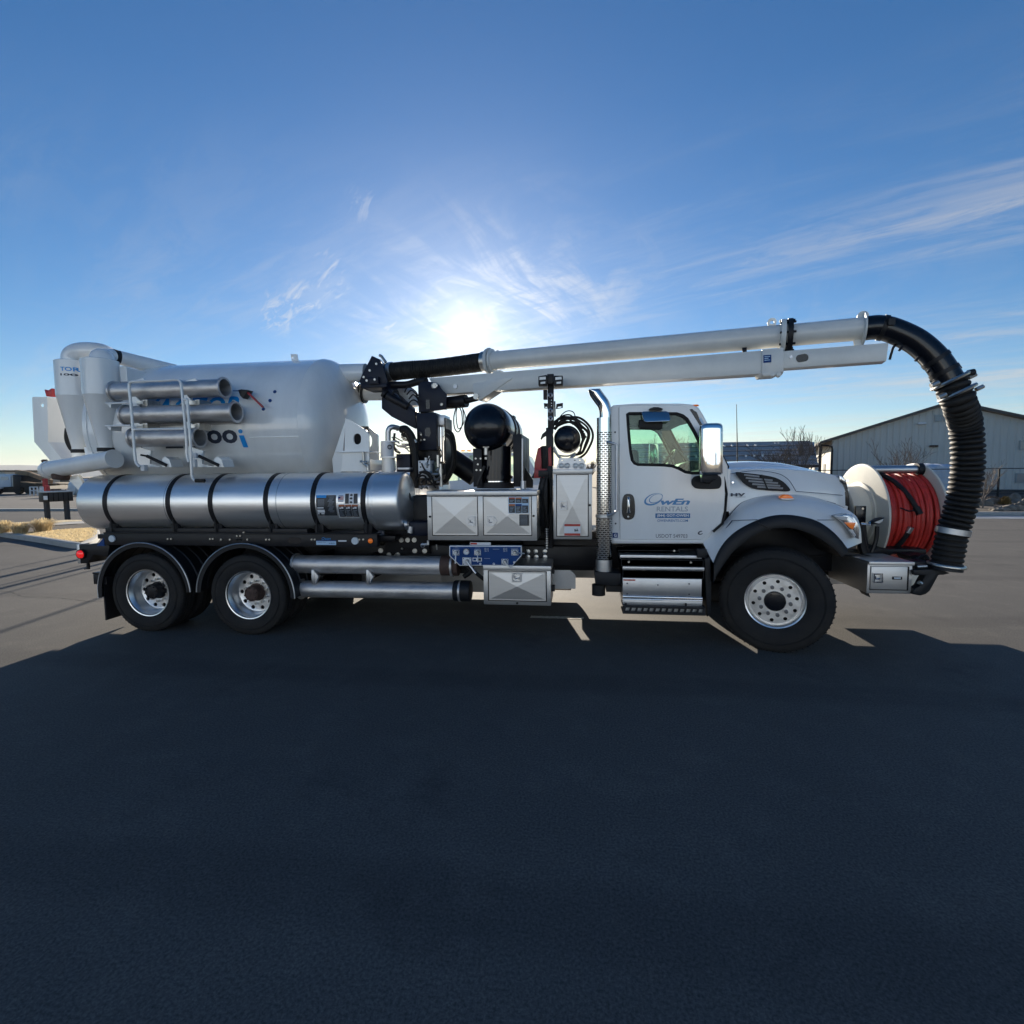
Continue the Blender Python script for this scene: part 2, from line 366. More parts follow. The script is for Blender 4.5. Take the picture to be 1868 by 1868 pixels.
# ================================================================== THE VACUUM TRUCK
T = tag(empty('vacuum_truck', None, (-4, 1.25, 0)), 'large white sewer vacuum truck with boom, steel tanks and front hose reel', 'truck')
WB1, WB2 = -7.46, -6.09        # rear axles; the front axle is at x = 0
ZR, ZF = .495, .555

# ---- chassis
m = MB()
for y in (.82, 1.6): m.box(-8.6, 1.15, y, y+.09, .74, 1.04)
for x in (-8.2, -7.0, -5.6, -4.4, -3.0, -1.6, -.4, .8): m.box(x, x+.1, .91, 1.6, .8, .98)
obj('chassis_frame', m, 'black', T, .006)
m = MB(); m.box(-8.45, -1.75, .86, 1.64, 1.05, 1.2); m.box(-8.4, -4.3, .3, 2.2, 1.14, 1.2)
obj('subframe', m, 'black', T, .005)
m = MB(); m.cyl((-7.46, .5, ZR), (-7.46, 2.0, ZR), .09); m.cyl((-6.09, .5, ZR), (-6.09, 2.0, ZR), .09); m.cyl((0, .5, ZF-.05), (0, 2., ZF-.05), .07)
for x in (WB1, WB2): m.lathe([(.0, -.2), (.14, -.2), (.22, -.08), (.22, .08), (.14, .2), (0, .2)], (x, 1.25, ZR), (1, 0, 0), 20)
m.tube([(-7.4, 1.25, .55), (-6.1, 1.25, .58), (-3.4, 1.25, .8), (-1.2, 1.25, .85)], .06)
m.box(-.95, .8, .95, 1.55, .62, 1.25); m.cyl((-1.9, 1.25, .85), (-.9, 1.25, .85), .22)
obj('axles_and_driveline', m, 'black', T)

# ---- wheels
def tyre_profile(R, rb, w):
    s = w/2
    pr = [(rb-.01, -s*.72), (rb+.02, -s*.86), (rb+.3*(R-rb), -s*1.0), (rb+.55*(R-rb), -s*1.03), (R-.06, -s*.98), (R-.025, -s*.93), (R-.006, -s*.82), (R, -s*.72)]
    groove = []
    for g in (-.42, 0., .42):
        groove += [(R, s*(g-.06)), (R-.014, s*(g-.045)), (R-.014, s*(g+.045)), (R, s*(g+.06))]
    pr = pr + groove + [(r, -t) for r, t in pr[::-1]]
    return pr
def build_tyre(parent, x, z, yo, R, w, rb=.292):
    m = MB(); m.lathe(tyre_profile(R, rb, w), (x, yo+w/2*1.03, z), (0, 1, 0), 72)
    for s_ in (.62, .66): m.lathe([(rb+s_*(R-rb)-.004, 0), (rb+s_*(R-rb), -.004), (rb+s_*(R-rb)+.004, 0)], (x, yo+.002, z), (0, 1, 0), 72)
    for k in range(60):            # shoulder blocks of the tread
        a = 2*PI*k/60; c, s_ = math.cos(a), math.sin(a); t = Vector((-s_, 0, c)); rr = Vector((c, 0, s_)); p = Vector((x, yo+.025, z))+rr*(R-.016)
        q = p+Vector((0, .03, 0))+rr*.014
        m.bar(p-t*.006, q-t*.006, .02, .012, t)
    return obj('tyre', m, 'rubber', parent, smooth=40)
def holes_disc(m, x, z, y0, y1, R, hub, nh, rh, hr, ph=0.):
    out = circ(x, z, R, 56); hs = [circ(x+rh*math.cos(ph+2*PI*k/nh), z+rh*math.sin(ph+2*PI*k/nh), hr, 14) for k in range(nh)]
    plate(m, out, hs, y0, y1)
def rear_wheel(x):
    w = empty('rear_wheel', T)
    build_tyre(w, x, ZR, 0.0, ZR+.002, .27); build_tyre(w, x, ZR, .33, ZR+.002, .27)
    m = MB(); m.lathe([(.286, .028), (.2985, .024), (.301, .030), (.2985, .042), (.288, .05), (.283, .07), (.268, .085), (.262, .12), (.258, .17), (.248, .205), (.235, .215)], (x, 0, ZR), (0, 1, 0), 72)
    holes_disc(m, x, ZR, .205, .217, .246, .1, 10, .205, .026)
    m.lathe([(.286, .36), (.26, .40), (.24, .5), (.24, .6)], (x, 0, ZR), (0, 1, 0), 48)
    obj('rim', m, 'alu', w, smooth=40)
    m = MB(); m.cyl((x, .235, ZR), (x, .24, ZR), .25, n=40); obj('brake_drum', m, 'black', w)
    m = MB(); m.lathe([(0, .075), (.055, .077), (.088, .085), (.096, .1), (.096, .19), (.112, .195), (.112, .206)], (x, 0, ZR), (0, 1, 0), 36)
    for k in range(8): a = 2*PI*k/8+.2; m.cyl((x+.075*math.cos(a), .066, ZR+.075*math.sin(a)), (x+.075*math.cos(a), .09, ZR+.075*math.sin(a)), .010, n=6)
    obj('hub', m, 'rust' if x == WB2 else 'black', w)
    m = MB()
    for k in range(10): a = 2*PI*k/10+.31; m.cyl((x+.143*math.cos(a), .165, ZR+.143*math.sin(a)), (x+.143*math.cos(a), .206, ZR+.143*math.sin(a)), .0165, n=6)
    pieces('wheel_nut', m, 'zinc', w)
    return w
rw1 = rear_wheel(WB1); rw2 = rear_wheel(WB2)
def far(w, cy=1.25):                # the same wheel on the far side, turned about the truck's middle
    c = copy_tree(w, T); c.rotation_euler = (0, 0, PI)
    o = Vector(T.location)*-1
    c.location = Vector((-2*T.location.x, 2*cy-T.location.y, 0)); return c
def far_wheel(w, x, cy=1.25):
    c = copy_tree(w, T); c.rotation_euler = (0, 0, PI); c.location = Vector((2*x-T.location.x, 2*cy-T.location.y, 0)); return c
far_wheel(rw1, WB1); far_wheel(rw2, WB2)
fw = empty('front_wheel', T)
RF, WF = ZF+.006, .38
build_tyre(fw, 0, ZF, 0.0, RF, WF)
m = MB(); m.lathe([(.284, .052), (.2985, .044), (.302, .052), (.2985, .064), (.288, .074), (.28, .1), (.268, .108), (.255, .095), (.247, .072), (.245, .06)], (0, 0, ZF), (0, 1, 0), 72)
m2 = MB(); holes_disc(m2, 0, ZF, .058, .07, .2455, .1, 10, .212, .0195, .2)
m.v = m.v; m.add(m2.v, m2.f)
obj('rim', m, 'alu', fw, smooth=30)
m = MB(); m.cyl((0, .13, ZF), (0, .16, ZF), .27, n=40); obj('brake_drum', m, 'black', fw)
m = MB()
for k in range(10): a = 2*PI*k/10+.51; m.cyl((.15*math.cos(a), .022, ZF+.15*math.sin(a)), (.15*math.cos(a), .066, ZF+.15*math.sin(a)), .0185, .0205, n=12)
pieces('wheel_nut', m, mat('grey_wheel_nut', (.16, .165, .175), .4, .8), fw)
m = MB(); m.lathe([(0, .018), (.06, .019), (.098, .024), (.106, .034), (.108, .07)], (0, 0, ZF), (0, 1, 0), 40)
for k in range(6): a = 2*PI*k/6; m.cyl((.08*math.cos(a), .012, ZF+.08*math.sin(a)), (.08*math.cos(a), .026, ZF+.08*math.sin(a)), .009, n=6)
obj('hub', m, 'gloss', fw)
farf = far_wheel(fw, 0)
ST = -.30
def steer(o, x, y):
    R = Matrix.Rotation(ST, 4, 'Z'); p = Vector((x-T.location.x, y-T.location.y, 0)); o.rotation_euler.z += ST
    o.location = p + R @ (o.location-p)
steer(fw, .0, .03); steer(farf, 0, 2.47)

# ---- rear mudguards with ribs
def mudguard(x, a0, a1):
    f = empty('rear_fender', T); R = .64
    m = MB(); prof = []
    for k in range(0, 13):
        y = -.03+.66*k/12; prof += [(R, y), (R+(.014 if k % 3 == 0 else 0), y+.012), (R, y+.03)]
    m.lathe(prof, (x, 0, ZR), (0, 1, 0), 40, a0, a1, xref=(1, 0, 0))
    m.lathe([(R-.05, -.028), (R, -.03)], (x, 0, ZR), (0, 1, 0), 40, a0, a1, xref=(1, 0, 0))
    obj('mudguard_shell', m, 'plastic', f)
    m = MB(); m.tube([(x+(R+.004)*math.cos(-a), -.032, ZR+(R+.004)*math.sin(-a)) for a in [a0+(a1-a0)*i/40 for i in range(41)]], .007, 6)
    obj('edge_trim', m, 'satin', f)
    return f
f1 = mudguard(WB1, -PI-.1, -.06); f2 = mudguard(WB2, -PI+.06, .02)
m = MB(); m.box(-8.08, -8.06, .02, .64, .13, .62); obj('mud_flap', m, 'plastic', T)
m = MB(); m.box(-8.1, -8.0, .0, .66, .6, .7)
obj('mud_flap_hanger', m, 'black', T)

# ---- body side rail with its lamps and print
YR = .06
m = MB(); m.pbox(190, 974, 688, 996, YR, YR+.08); m.pbox(192, 964, 560, 974, YR+.03, YR+.2)
m.pbox(188, 972.5, 689, 974.5, YR-.02, YR+.1)
for px in (200, 312, 390, 492, 576, 664): m.pbox(px, 952, px+14, 974, YR+.05, YR+.25)
rail = obj('body_rail', m, 'black', T, .004)
m = MB()
for px in (307, 313, 384, 389, 404, 420, 433, 439, 433, 439, 452, 486, 492, 569, 574.5, 656, 663): 
    q = Q(px, 984 if px > 400 else 983, YR); m.cyl((q.x, YR-.012, q.z), (q.x, YR, q.z), .011, n=8)
for px, py in ((433, 977.5), (439, 977.5), (445, 971)): q = Q(px, py, YR); m.cyl((q.x, YR-.012, q.z), (q.x, YR, q.z), .010, n=8)
pieces('rail_bolt', m, 'zinc', rail)
for px, py in ((205, 982.5), (648, 986.5)):
    q = Q(px, py, YR); m = MB(); m.cyl((q.x, YR-.014, q.z), (q.x, YR, q.z), .042, .045, n=28); obj('reflector', m, 'reflector', rail)
q = Q(676.5, 986.5, YR); m = MB(); m.lathe([(0, -.03), (.016, -.029), (.028, -.02), (.03, 0)], (q.x, YR, q.z), (0, 1, 0), 20); obj('marker_lamp', m, 'amber', rail)
m = MB(); m.lathe([(.034, -.008), (.03, -.01), (.03, 0), (.036, 0)], (q.x, YR, q.z), (0, 1, 0), 20); obj('lamp_ring', m, 'rubber', rail)
m = MB(); plate(m, rrect(Q(525, 986, YR).x, Q(549, 986, YR).x, Q(537, 991, YR).z, Q(537, 980.5, YR).z, .03), [], YR-.003, YR+.002); obj('slot', m, 'gloss', rail)
m = MB(); m.cur = 0; rect(m, 577, 987, 613, 994, YR-.004); m.cur = 1; rect(m, 577, 985.5, 613, 987, YR-.004)
m.cur = 2; text(m, 'Owen', 587, 980, 603, 985, YR-.004, shear=.3); m.cur = 1; text(m, 'EQUIPMENT SALES', 579, 988.3, 594, 990, YR-.006); text(m, '844-468-6936', 600, 990, 611, 992, YR-.006)
obj('dealer_sticker', m, ['paleprint', 'blue', 'skyblue'], rail, smooth=0)
m = MB(); rect(m, 617, 985.5, 632, 988, YR-.004); obj('serial_plate', m, 'whiteprint', rail, smooth=0)

# ---- rear end
m = MB(); m.pprism([(146, 995), (190, 990), (200, 996), (196, 1016), (170, 1012), (158, 1028), (146, 1028)], .12, .5)
m.box(-8.66, -8.56, .25, 2.25, .82, 1.03); m.box(-8.3, -8.1, .8, 1.7, .5, .95)
rear = obj('rear_bumper', m, 'black', T, .006)
m = MB(); m.pbox(140.5, 993, 145.5, 1028, .115, .26); obj('bumper_end_plate', m, 'satin', rear, .003)
q = Q(147.5, 1011, .10); m = MB(); m.lathe([(0, -.03), (.03, -.028), (.05, -.016), (.052, .02)], (q.x, .10, q.z), (0, 1, 0), 24); obj('tail_lamp', m, 'redlens', rear)
m = MB(); m.lathe([(.056, -.012), (.062, -.012), (.064, .02), (.05, .02)], (q.x, .10, q.z), (0, 1, 0), 24); obj('lamp_ring', m, 'plastic', rear)
m = MB(); m.pprism([(176, 996), (189, 981), (191, 996)], .1, .13); obj('blue_corner_plate', m, 'blue', rear)
m = MB(); m.pbox(170, 1048, 198, 1066, .42, .55); m.pbox(168, 1044.5, 198, 1048, .40, .57); obj('step_beam', m, 'black', T, .008)
m = MB(); m.tube([Q(161, 1012, .2), Q(162, 1024, .2), Q(161, 1036, .2)], .012); m.tube([Q(154, 1038, .2), Q(164, 1037, .2)], .008); m.cyl(Q(161, 1028, .2), Q(161, 1038, .2), .02)
obj('drain_valve', m, 'plastic', T)

# ---- water tanks (brushed steel cylinders low on both sides)
YT, ZT, RTK = .356, 1.623, .356
XA, XB = Q(138, 915, .0).x, Q(722, 915, .0).x
def water_tank(mirror):
    yc = 2.5-YT if mirror else YT
    t_ = MB(); t_.lathe([(0, -.1), (.12, -.095), (.24, -.07), (.32, -.03), (.35, 0), (RTK, .03), (RTK, (XB-XA)*.5), (RTK, XB-XA-.34), (RTK+.006, XB-XA-.33), (RTK+.006, XB-XA-.30), (RTK, XB-XA-.29), (RTK, XB-XA-.025), (.348, XB-XA), (.335, XB-XA+.012), (.25, XB-XA+.035), (0, XB-XA+.055)], (XA, yc, ZT), (1, 0, 0), 96)
    o = obj('water_tank', t_, 'tanksteel', T, smooth=30)
    for px in (190.5, 305.5, 383, 484, 570, 662):
        x = Q(px, 915, 0).x; w = MB(); w.lathe([(RTK, -.03), (RTK+.005, -.03), (RTK+.005, .03), (RTK, .03)], (x, yc, ZT), (1, 0, 0), 72); obj('tank_strap', w, 'black', o)
    if not mirror:
        w = MB()
        for px in (298, 503): x = Q(px, 915, 0).x; w.lathe([(RTK, -.006), (RTK+.0025, 0), (RTK, .006)], (x, yc, ZT), (1, 0, 0), 72)
        obj('weld_seam', w, 'satin', o)
        for px in (190.5, 305.5, 383, 484, 570, 662):
            x = Q(px, 915, 0).x; w = MB(); w.box(x-.035, x+.035, .1, .2, ZT-.36, ZT-.27); w.cyl((x, .07, ZT-.36), (x, .07, ZT-.2), .012, n=8); obj('strap_clamp', w, 'black', o)
    return o
wt = water_tank(False); water_tank(True)
dk = lambda m, a, b, c, d, r=RTK+.0035, n=5: cpatch(m, a, b, c, d, 0.03, YT, ZT, r, n)
m = MB(); m.cur = 0; dk(m, 580, 903, 614.5, 940.5, n=8); m.cur = 1; dk(m, 579.5, 903, 597, 908, RTK+.005)
m.cur = 2
for i in range(7): dk(m, 582, 911+i*1.9, 594, 911.5+i*1.9, RTK+.005, 1)
for i in range(14): dk(m, 600+((i*7) % 4), 906+i*2.1, 612-((i*5) % 4), 906.5+i*2.1, RTK+.005, 1)
m.cur = 3; dk(m, 581, 925, 592.5, 927.2, RTK+.005, 1); dk(m, 581, 929.5, 594, 935, RTK+.005, 2); dk(m, 581, 936, 584, 938, RTK+.005, 1); dk(m, 587, 936, 593, 938, RTK+.005, 1)
obj('instruction_label', m, ['darkprint', 'skyblue', 'greytext', 'whiteprint'], wt, smooth=30)
m = MB(); m.cur = 0; dk(m, 618.5, 903, 629, 915)
m.cur = 1
for i in range(4): dk(m, 619, 905.5+i*1.7, 628.7, 906.4+i*1.7, RTK+.005, 1)
m.cur = 2; dk(m, 619, 905.5, 623.2, 909, RTK+.006, 1); dk(m, 619.5, 903.6, 628, 904.6, RTK+.006, 1); dk(m, 620, 913.3, 628, 914.5, RTK+.006, 1)
obj('flag_sticker', m, ['whiteprint', 'redprint', 'blue'], wt, smooth=30)
m = MB(); m.cur = 0; dk(m, 631, 899.5, 654, 919); m.cur = 1; dk(m, 632, 900.5, 638, 918.5, RTK+.005); dk(m, 647.5, 900.5, 653.5, 918.5, RTK+.005)
for y_ in (903, 909, 916): dk(m, 640, y_-1, 645, y_+1, RTK+.005, 1); dk(m, 641.5, y_-2, 644, y_+1.8, RTK+.006, 1)
m.cur = 2; dk(m, 632, 900.5, 638, 902, RTK+.006, 1); dk(m, 647.5, 900.5, 653.5, 902, RTK+.006, 1)
obj('warning_label', m, ['whiteprint', 'darkprint', 'rust'], wt, smooth=30)
m = MB(); m.cur = 0; dk(m, 619, 919.5, 655.5, 944)
for i in range(3):
    x = 620+i*12; m.cur = 1; dk(m, x, 923.5, x+11, 943, RTK+.005); m.cur = 2; dk(m, x, 920.3, x+11, 923.5, RTK+.005, 2)
    m.cur = 0; dk(m, x+1.5, 925.5, x+4, 928, RTK+.006, 1); dk(m, x+4.5, 924.3, x+8.5, 927.5, RTK+.006, 1)
    m.cur = 3
    for k in range(5): dk(m, x+1.5, 931+k*2.2, x+9-(k*3) % 4, 931.5+k*2.2, RTK+.006, 1)
obj('safety_label', m, ['whiteprint', 'darkprint', 'orangeprint', 'greytext'], wt, smooth=30)

# ---- debris tank
YD, ZD, RD = 1.278, 2.62, .928
XD0, XD1 = -8.55, Q(543, 760, .36).x
L_ = XD1-XD0
m = MB(); m.lathe([(0, -.25), (.5, -.2), (.8, -.1), (.9, -.03), (RD, 0), (RD+.012, .0), (RD+.012, .06), (RD, .06), (RD, L_*.5), (RD, L_-.012), (RD+.004, L_), (RD, L_+.012), (RD-.006, L_+.05), (RD-.03, L_+.10), (RD-.075, L_+.155), (RD-.16, L_+.215), (RD-.3, L_+.28), (RD-.5, L_+.335), (.2, L_+.365), (0, L_+.37)], (XD0, YD, ZD), (1, 0, 0), 128)
dtk = obj('debris_tank', m, 'tankwhite', T, smooth=25)
m = MB(); m.tube([Q(425, 713, .33), Q(440, 713, .33)], .006); obj('indicator_cable', m, 'blue', dtk)
m = MB(); m.pprism([(434, 711.5), (440, 710), (453, 711.5), (450, 716), (443, 727), (438, 722)], .26, .36); obj('indicator_bracket', m, 'black', dtk, .004)
m = MB(); m.bar(Q(450, 714, .29), Q(480, 743, .29), .02, .034, (0, 1, 0)); obj('level_indicator_arm', m, 'red', dtk, .004)
wd = cylwrap(YD, ZD, RD+.005)
for px, py in ((499, 714), (494, 731), (484, 747)):
    q = Q(px, py, .4); p = wd(q.x, q.z); m = MB(); d = Vector((0, p[1]-YD, p[2]-ZD)).normalized(); m.cyl(Vector(p)-d*.01, Vector(p)+d*.004, .021, n=16); obj('level_dot', m, 'blue', dtk)
m = MB(); text(m, 'VACTOR', 268, 722, 443, 768, .42, shear=.12, bold=.02, wrap=wd); obj('maker_lettering', m, 'skyblue', dtk, smooth=0)
m = MB(); cpatch(m, 285, 773, 443, 777.5, .38, YD, ZD, RD+.005, 2); text(m, '21', 300, 781, 352, 818, .37, bold=.03, wrap=wd); text(m, 'oo', 379, 784, 433, 809.5, .37, bold=.03, wrap=wd); obj('model_lettering', m, 'darktext', dtk, smooth=0)
m = MB(); text(m, 'l', 438, 794, 449.5, 816, .37, shear=-.1, bold=.05, wrap=wd); text(m, '.', 436.5, 783, 444, 791, .37, bold=.05, wrap=wd); obj('model_letter_i', m, 'skyblue', dtk, smooth=0)
m = MB(); qs = Q(500, 797, .38); p_ = wd(qs.x, qs.z); m.box(Q(456, 797, .38).x, XD1, p_[1]-.003, p_[1]+.02, p_[2]-.004, p_[2]+.004); obj('weld_seam', m, 'tankwhite', dtk)
a = Q(532, 646, 1.2); m = MB(); plate(m, pxz([(531.5, 646.5), (542, 646.5), (545, 661), (534, 661)], 1.1), [pxz([(535+1.8*math.cos(t), 653+3.2*math.sin(t)) for t in [2*PI*i/12 for i in range(12)]], 1.1)], 1.08, 1.11); obj('lifting_lug', m, 'tankwhite', dtk)
# front cradle brackets
m = MB(); m.pbox(634, 778, 671, 822, .68, .72); obj('cradle_dark_backing', m, 'black', T)  # black plate that paints in the shaded inside behind the cradle hole
m = MB(); oval = [(653+7*math.cos(t), 801+10*math.copysign(abs(math.sin(t))**.7, math.sin(t))) for t in [2*PI*i/20 for i in range(20)]]
plate(m, pxz([(631, 763), (642, 768), (670, 786), (674, 793), (675.5, 860), (620, 860), (622, 824), (630, 822)], .55), [pxz(oval, .55)], .53, .555)
m.pbox(613, 823, 674, 825.5, .5, .9); obj('tank_cradle', m, 'tankwhite', T, .002)
m = MB(); h2 = [(676+4.5*math.cos(t), 805+11*math.sin(t)) for t in [2*PI*i/16 for i in range(16)]]
plate(m, pxz([(650, 768), (662, 772), (684, 786), (691, 795), (692, 862), (664, 862)], 1.9), [pxz(h2, 1.9)], 1.86, 1.9); m.box(Q(676, 850, .9).x-.03, Q(676, 850, .9).x, .6, 1.86, 2.0, 2.15); obj('tank_cradle', m, 'tankwhite', T, .002)
m = MB(); m.loft([[Q(606, 838, .5), Q(608, 862, .5)], [Q(631, 764, .53), Q(622, 862, .53)]]); obj('cradle_gusset', m, 'tankwhite', T)
m = MB(); m.tube([Q(662, 824, .5), Q(663, 832, .5), Q(663, 846, .5), Q(668, 850, .5)], .014); m.cyl(Q(657, 842, .5), Q(671, 843, .5), .016, n=8); m.tube([Q(664, 846, .5), Q(671, 850, .5), Q(671, 858, .5)], .02, 8); obj('tank_valve', m, 'zinc', T)
m = MB()
for x in (-8.1, -7.2, -6.3, -5.7): m.box(x, x+.08, .55, 1.95, 1.2, 1.95)
m.box(-8.3, -5.4, .78, 1.72, 1.2, 1.7); pieces('tank_saddle', m, 'tankwhite', T, .004)
# front pipes from the debris tank
m = MB(); m.cyl(Q(600, 682, 1.28), Q(668, 680.5, 1.28), .128, n=40); obj('vacuum_pipe', m, 'tankwhite', T)
m = MB(); pl = Q(660, 718, 1.62); m.cyl(pl, Q(738, 717, 1.62), .102, n=32); m.tube(catmull([Q(736, 717, 1.62), Q(748, 722, 1.62), Q(752, 742, 1.62)], 12), .095, 20); obj('blower_pipe', m, 'tankwhite', T)
m = MB(); d = Vector((1, 0, -.05)); m.cyl(pl-d*.03, pl+d*.005, .14, n=32); m.cyl(pl+d*.03, pl+d*.055, .14, n=32); obj('pipe_flange', m, 'black', T)

# ---- cyclones at the rear
def cyclone(px, pyt, pyc, pyb, Y, logo):
    t = Q(px, pyt, Y); zc = Q(px, pyc, Y).z; zb = Q(px, pyb, Y).z; c = empty('cyclone_separator', T)
    R = .205
    m = MB(); m.lathe([(0, t.z+.012), (R-.02, t.z+.01), (R, t.z), (R+.003, zc+.006), (R, zc), (.085, zb), (.085, zb-.03)], (t.x, Y, 0), (0, 0, 1), 56); obj('cyclone_body', m, 'tankwhite', c, smooth=25)
    m = MB(); m.lathe([(.092, zb-.03), (.098, zb-.034), (.098, zb-.075), (.092, zb-.08)], (t.x, Y, 0), (0, 0, 1), 32); obj('clamp_band', m, 'plastic', c)
    m = MB(); m.lathe([(.088, zb-.04), (.088, zb-.16)], (t.x, Y, 0), (0, 0, 1), 32); obj('outlet_neck', m, 'tankwhite', c)
    if logo:
        def wv(x, z):
            d = max(-R*.97, min(R*.97, x-t.x)); return (x, Y-math.sqrt((R+.004)**2-d*d), z)
        m = MB(); text(m, 'TOR', 110.5, 668, 130.5, 676.5, Y-R, bold=.02, wrap=wv); obj('maker_lettering', m, 'skyblue', c, smooth=0)
        m = MB(); text(m, '100', 110.5, 680, 129.5, 685, Y-R, bold=.03, wrap=wv); obj('model_lettering', m, 'darktext', c, smooth=0)
    return t
ya, yb = .36, .60
ta = cyclone(182, 658, 723, 813, ya, False); tb = cyclone(133, 661, 725, 816, yb, True)
p0, p1 = Q(209, 837, .16), Q(92, 857, .38)
m = MB(); d = (p1-p0).normalized(); m.cyl(p0, p1, .112, n=40); m.lathe([(.112, 0), (.118, 0), (.118, .02), (.112, .02)], p0, d, 40); col_ = obj('collector_pipe', m, 'tankwhite', T)
m = MB(); text(m, 'VACTOR', 96, 843, 112, 848, Q(104, 845, .2).y, bold=.02); bpy_ = None
m = MB(); m.lathe([(.114, 0), (.123, .002), (.123, .05), (.1, .12), (0, .13)], p1-d*.03, d, 32); obj('drain_cap', m, 'tankwhite', col_)
m = MB(); q = Q(112, 868, .36); m.lathe([(.1, .1), (.105, .0), (.09, -.05), (0, -.06)], q, (0, .1, 1), 28); obj('drain_valve_bowl', m, 'rust', col_)
for tt, zz_ in ((ta, 826), (tb, 832)):
    pass
m = MB(); m.pprism([(153, 816), (170, 814), (168, 832), (176, 845), (150, 845), (156, 832)], .4, .42); obj('separator_bracket', m, 'tankwhite', T)
m = MB(); m.pprism([(74, 840), (78, 838), (92, 860), (88, 862)], .5, .56); obj('hook_bar', m, 'rust', T)
m = MB(); m.tube(catmull([Q(131, 664, yb), Q(132, 650, yb), Q(142, 643, yb), Q(160, 641, yb), Q(184, 643, yb+.1), Q(200, 650, yb+.25)], 30), .12, 24); obj('cyclone_elbow', m, 'tankwhite', T)
m = MB(); q = Q(187, 655, ya); m.lathe([(0, .13), (.06, .12), (.11, .085), (.135, .03), (.14, -.06)], q, (0, 0, 1), 32); qa = Q(187, 648, ya); m.cyl(qa, Q(205, 649, .5), .085, n=24); obj('cyclone_dome', m, 'tankwhite', T)
m = MB(); m.cyl(Q(203, 650, .5), Q(219, 653, .62), .095, n=28); m.cyl(Q(206, 650.5, .52), Q(210, 651.5, .55), .1, n=28); obj('rubber_coupling', m, 'plastic', T)
m = MB(); m.cyl(Q(217, 652.5, .6), Q(320, 677, 1.25), .095, n=28); obj('vent_pipe', m, 'tankwhite', T)
m = MB(); m.pbox(219, 668, 230, 696, .42, .46); m.pbox(230, 670, 231.5, 696, .40, .7); obj('rack_post_plate', m, 'tankwhite', T)
# rear splash box (tailgate hood)
bx0, bx1 = Q(59, 760, .95), Q(87.5, 760, .95)
m = MB(); near = [(58.5, 726), (60.5, 724), (86, 724), (88, 806), (122, 848), (100, 850), (62.5, 806)]
pn = [Q(x, y, .95) for x, y in near]
hole = circ(Q(77, 739.5, .95).x, Q(77, 739.5, .95).z, .028, 16)
plate(m, [(p.x, p.z) for p in pn], [hole], .95, .96)
A_ = [Q(86, 724, .95), Q(88, 806, .95), Q(122, 848, .95)]; off = Vector((.1, .85, 0))
m.loft([A_, [p+off for p in A_]]); m.loft([[Q(60.5, 724, .95), Q(86, 724, .95)], [Q(60.5, 724, .95)+off, Q(86, 724, .95)+off]])
tg = obj('tailgate_hood', m, 'tankwhite', T, .003)
m = MB(); m.pprism([(80.5, 710), (85, 714), (88.5, 711.5), (94, 708), (94, 723), (84, 723)], 1.1, 1.2); obj('red_beacon', m, 'red', T, .006)
m = MB(); qh = Q(133, 815, 1.0); m.tube(catmull([Q(126, 782, .9), Q(125, 800, .9), Q(131, 815, .9), Q(138, 822, .9)], 16), .05, 14); obj('rear_hose', m, 'hose', T)
m = MB(); m.pprism([(121, 871), (142, 866), (156, 890), (145, 896)], .4, .44); obj('tank_prop_plate', m, 'tankwhite', T)

# ---- tube rack on the tank's side, with three loose suction tubes
YK = -.035
rk = empty('tube_rack', T)
def ptube(m, pts, Y, r, n=8, k=40): m.tube(catmull([Q(x, y, Y) for x, y in pts], k), r, n)
m = MB(); ptube(m, [(255, 852), (248, 843), (246, 828), (240, 750), (236, 708), (237, 699), (245, 696), (290, 694.5), (322, 693), (329, 697), (331, 706), (335, 745), (340, 800), (341, 830), (345, 843)], YK, .017, 10, 70); obj('rack_frame', m, 'tankwhite', rk)
m = MB(); m.cyl(Q(243, 783.5, YK), Q(336, 782, YK), .014, n=10); obj('cross_bar', m, 'tankwhite', rk)
m = MB(); ptube(m, [(336, 729), (341, 729), (342.5, 740), (347, 800), (349.5, 858), (351, 871), (357, 877), (372, 877)], YK-.03, .016, 10, 50); obj('swing_arm', m, 'tankwhite', rk)
m = MB(); m.cyl(Q(357, 877, YK-.03), Q(373, 877, YK-.03), .022, n=12); obj('grip', m, 'rubber', rk)
for py in (736, 777.5):
    m = MB(); m.cyl(Q(193, py, YK+.02), Q(238, py-1.5, YK), .012, n=8); obj('stay_rod', m, 'tankwhite', rk)
    m = MB(); m.pprism([(191, py-2), (203, py-2), (202, py+8)], .05, .2); obj('stay_bracket', m, 'tankwhite', rk)
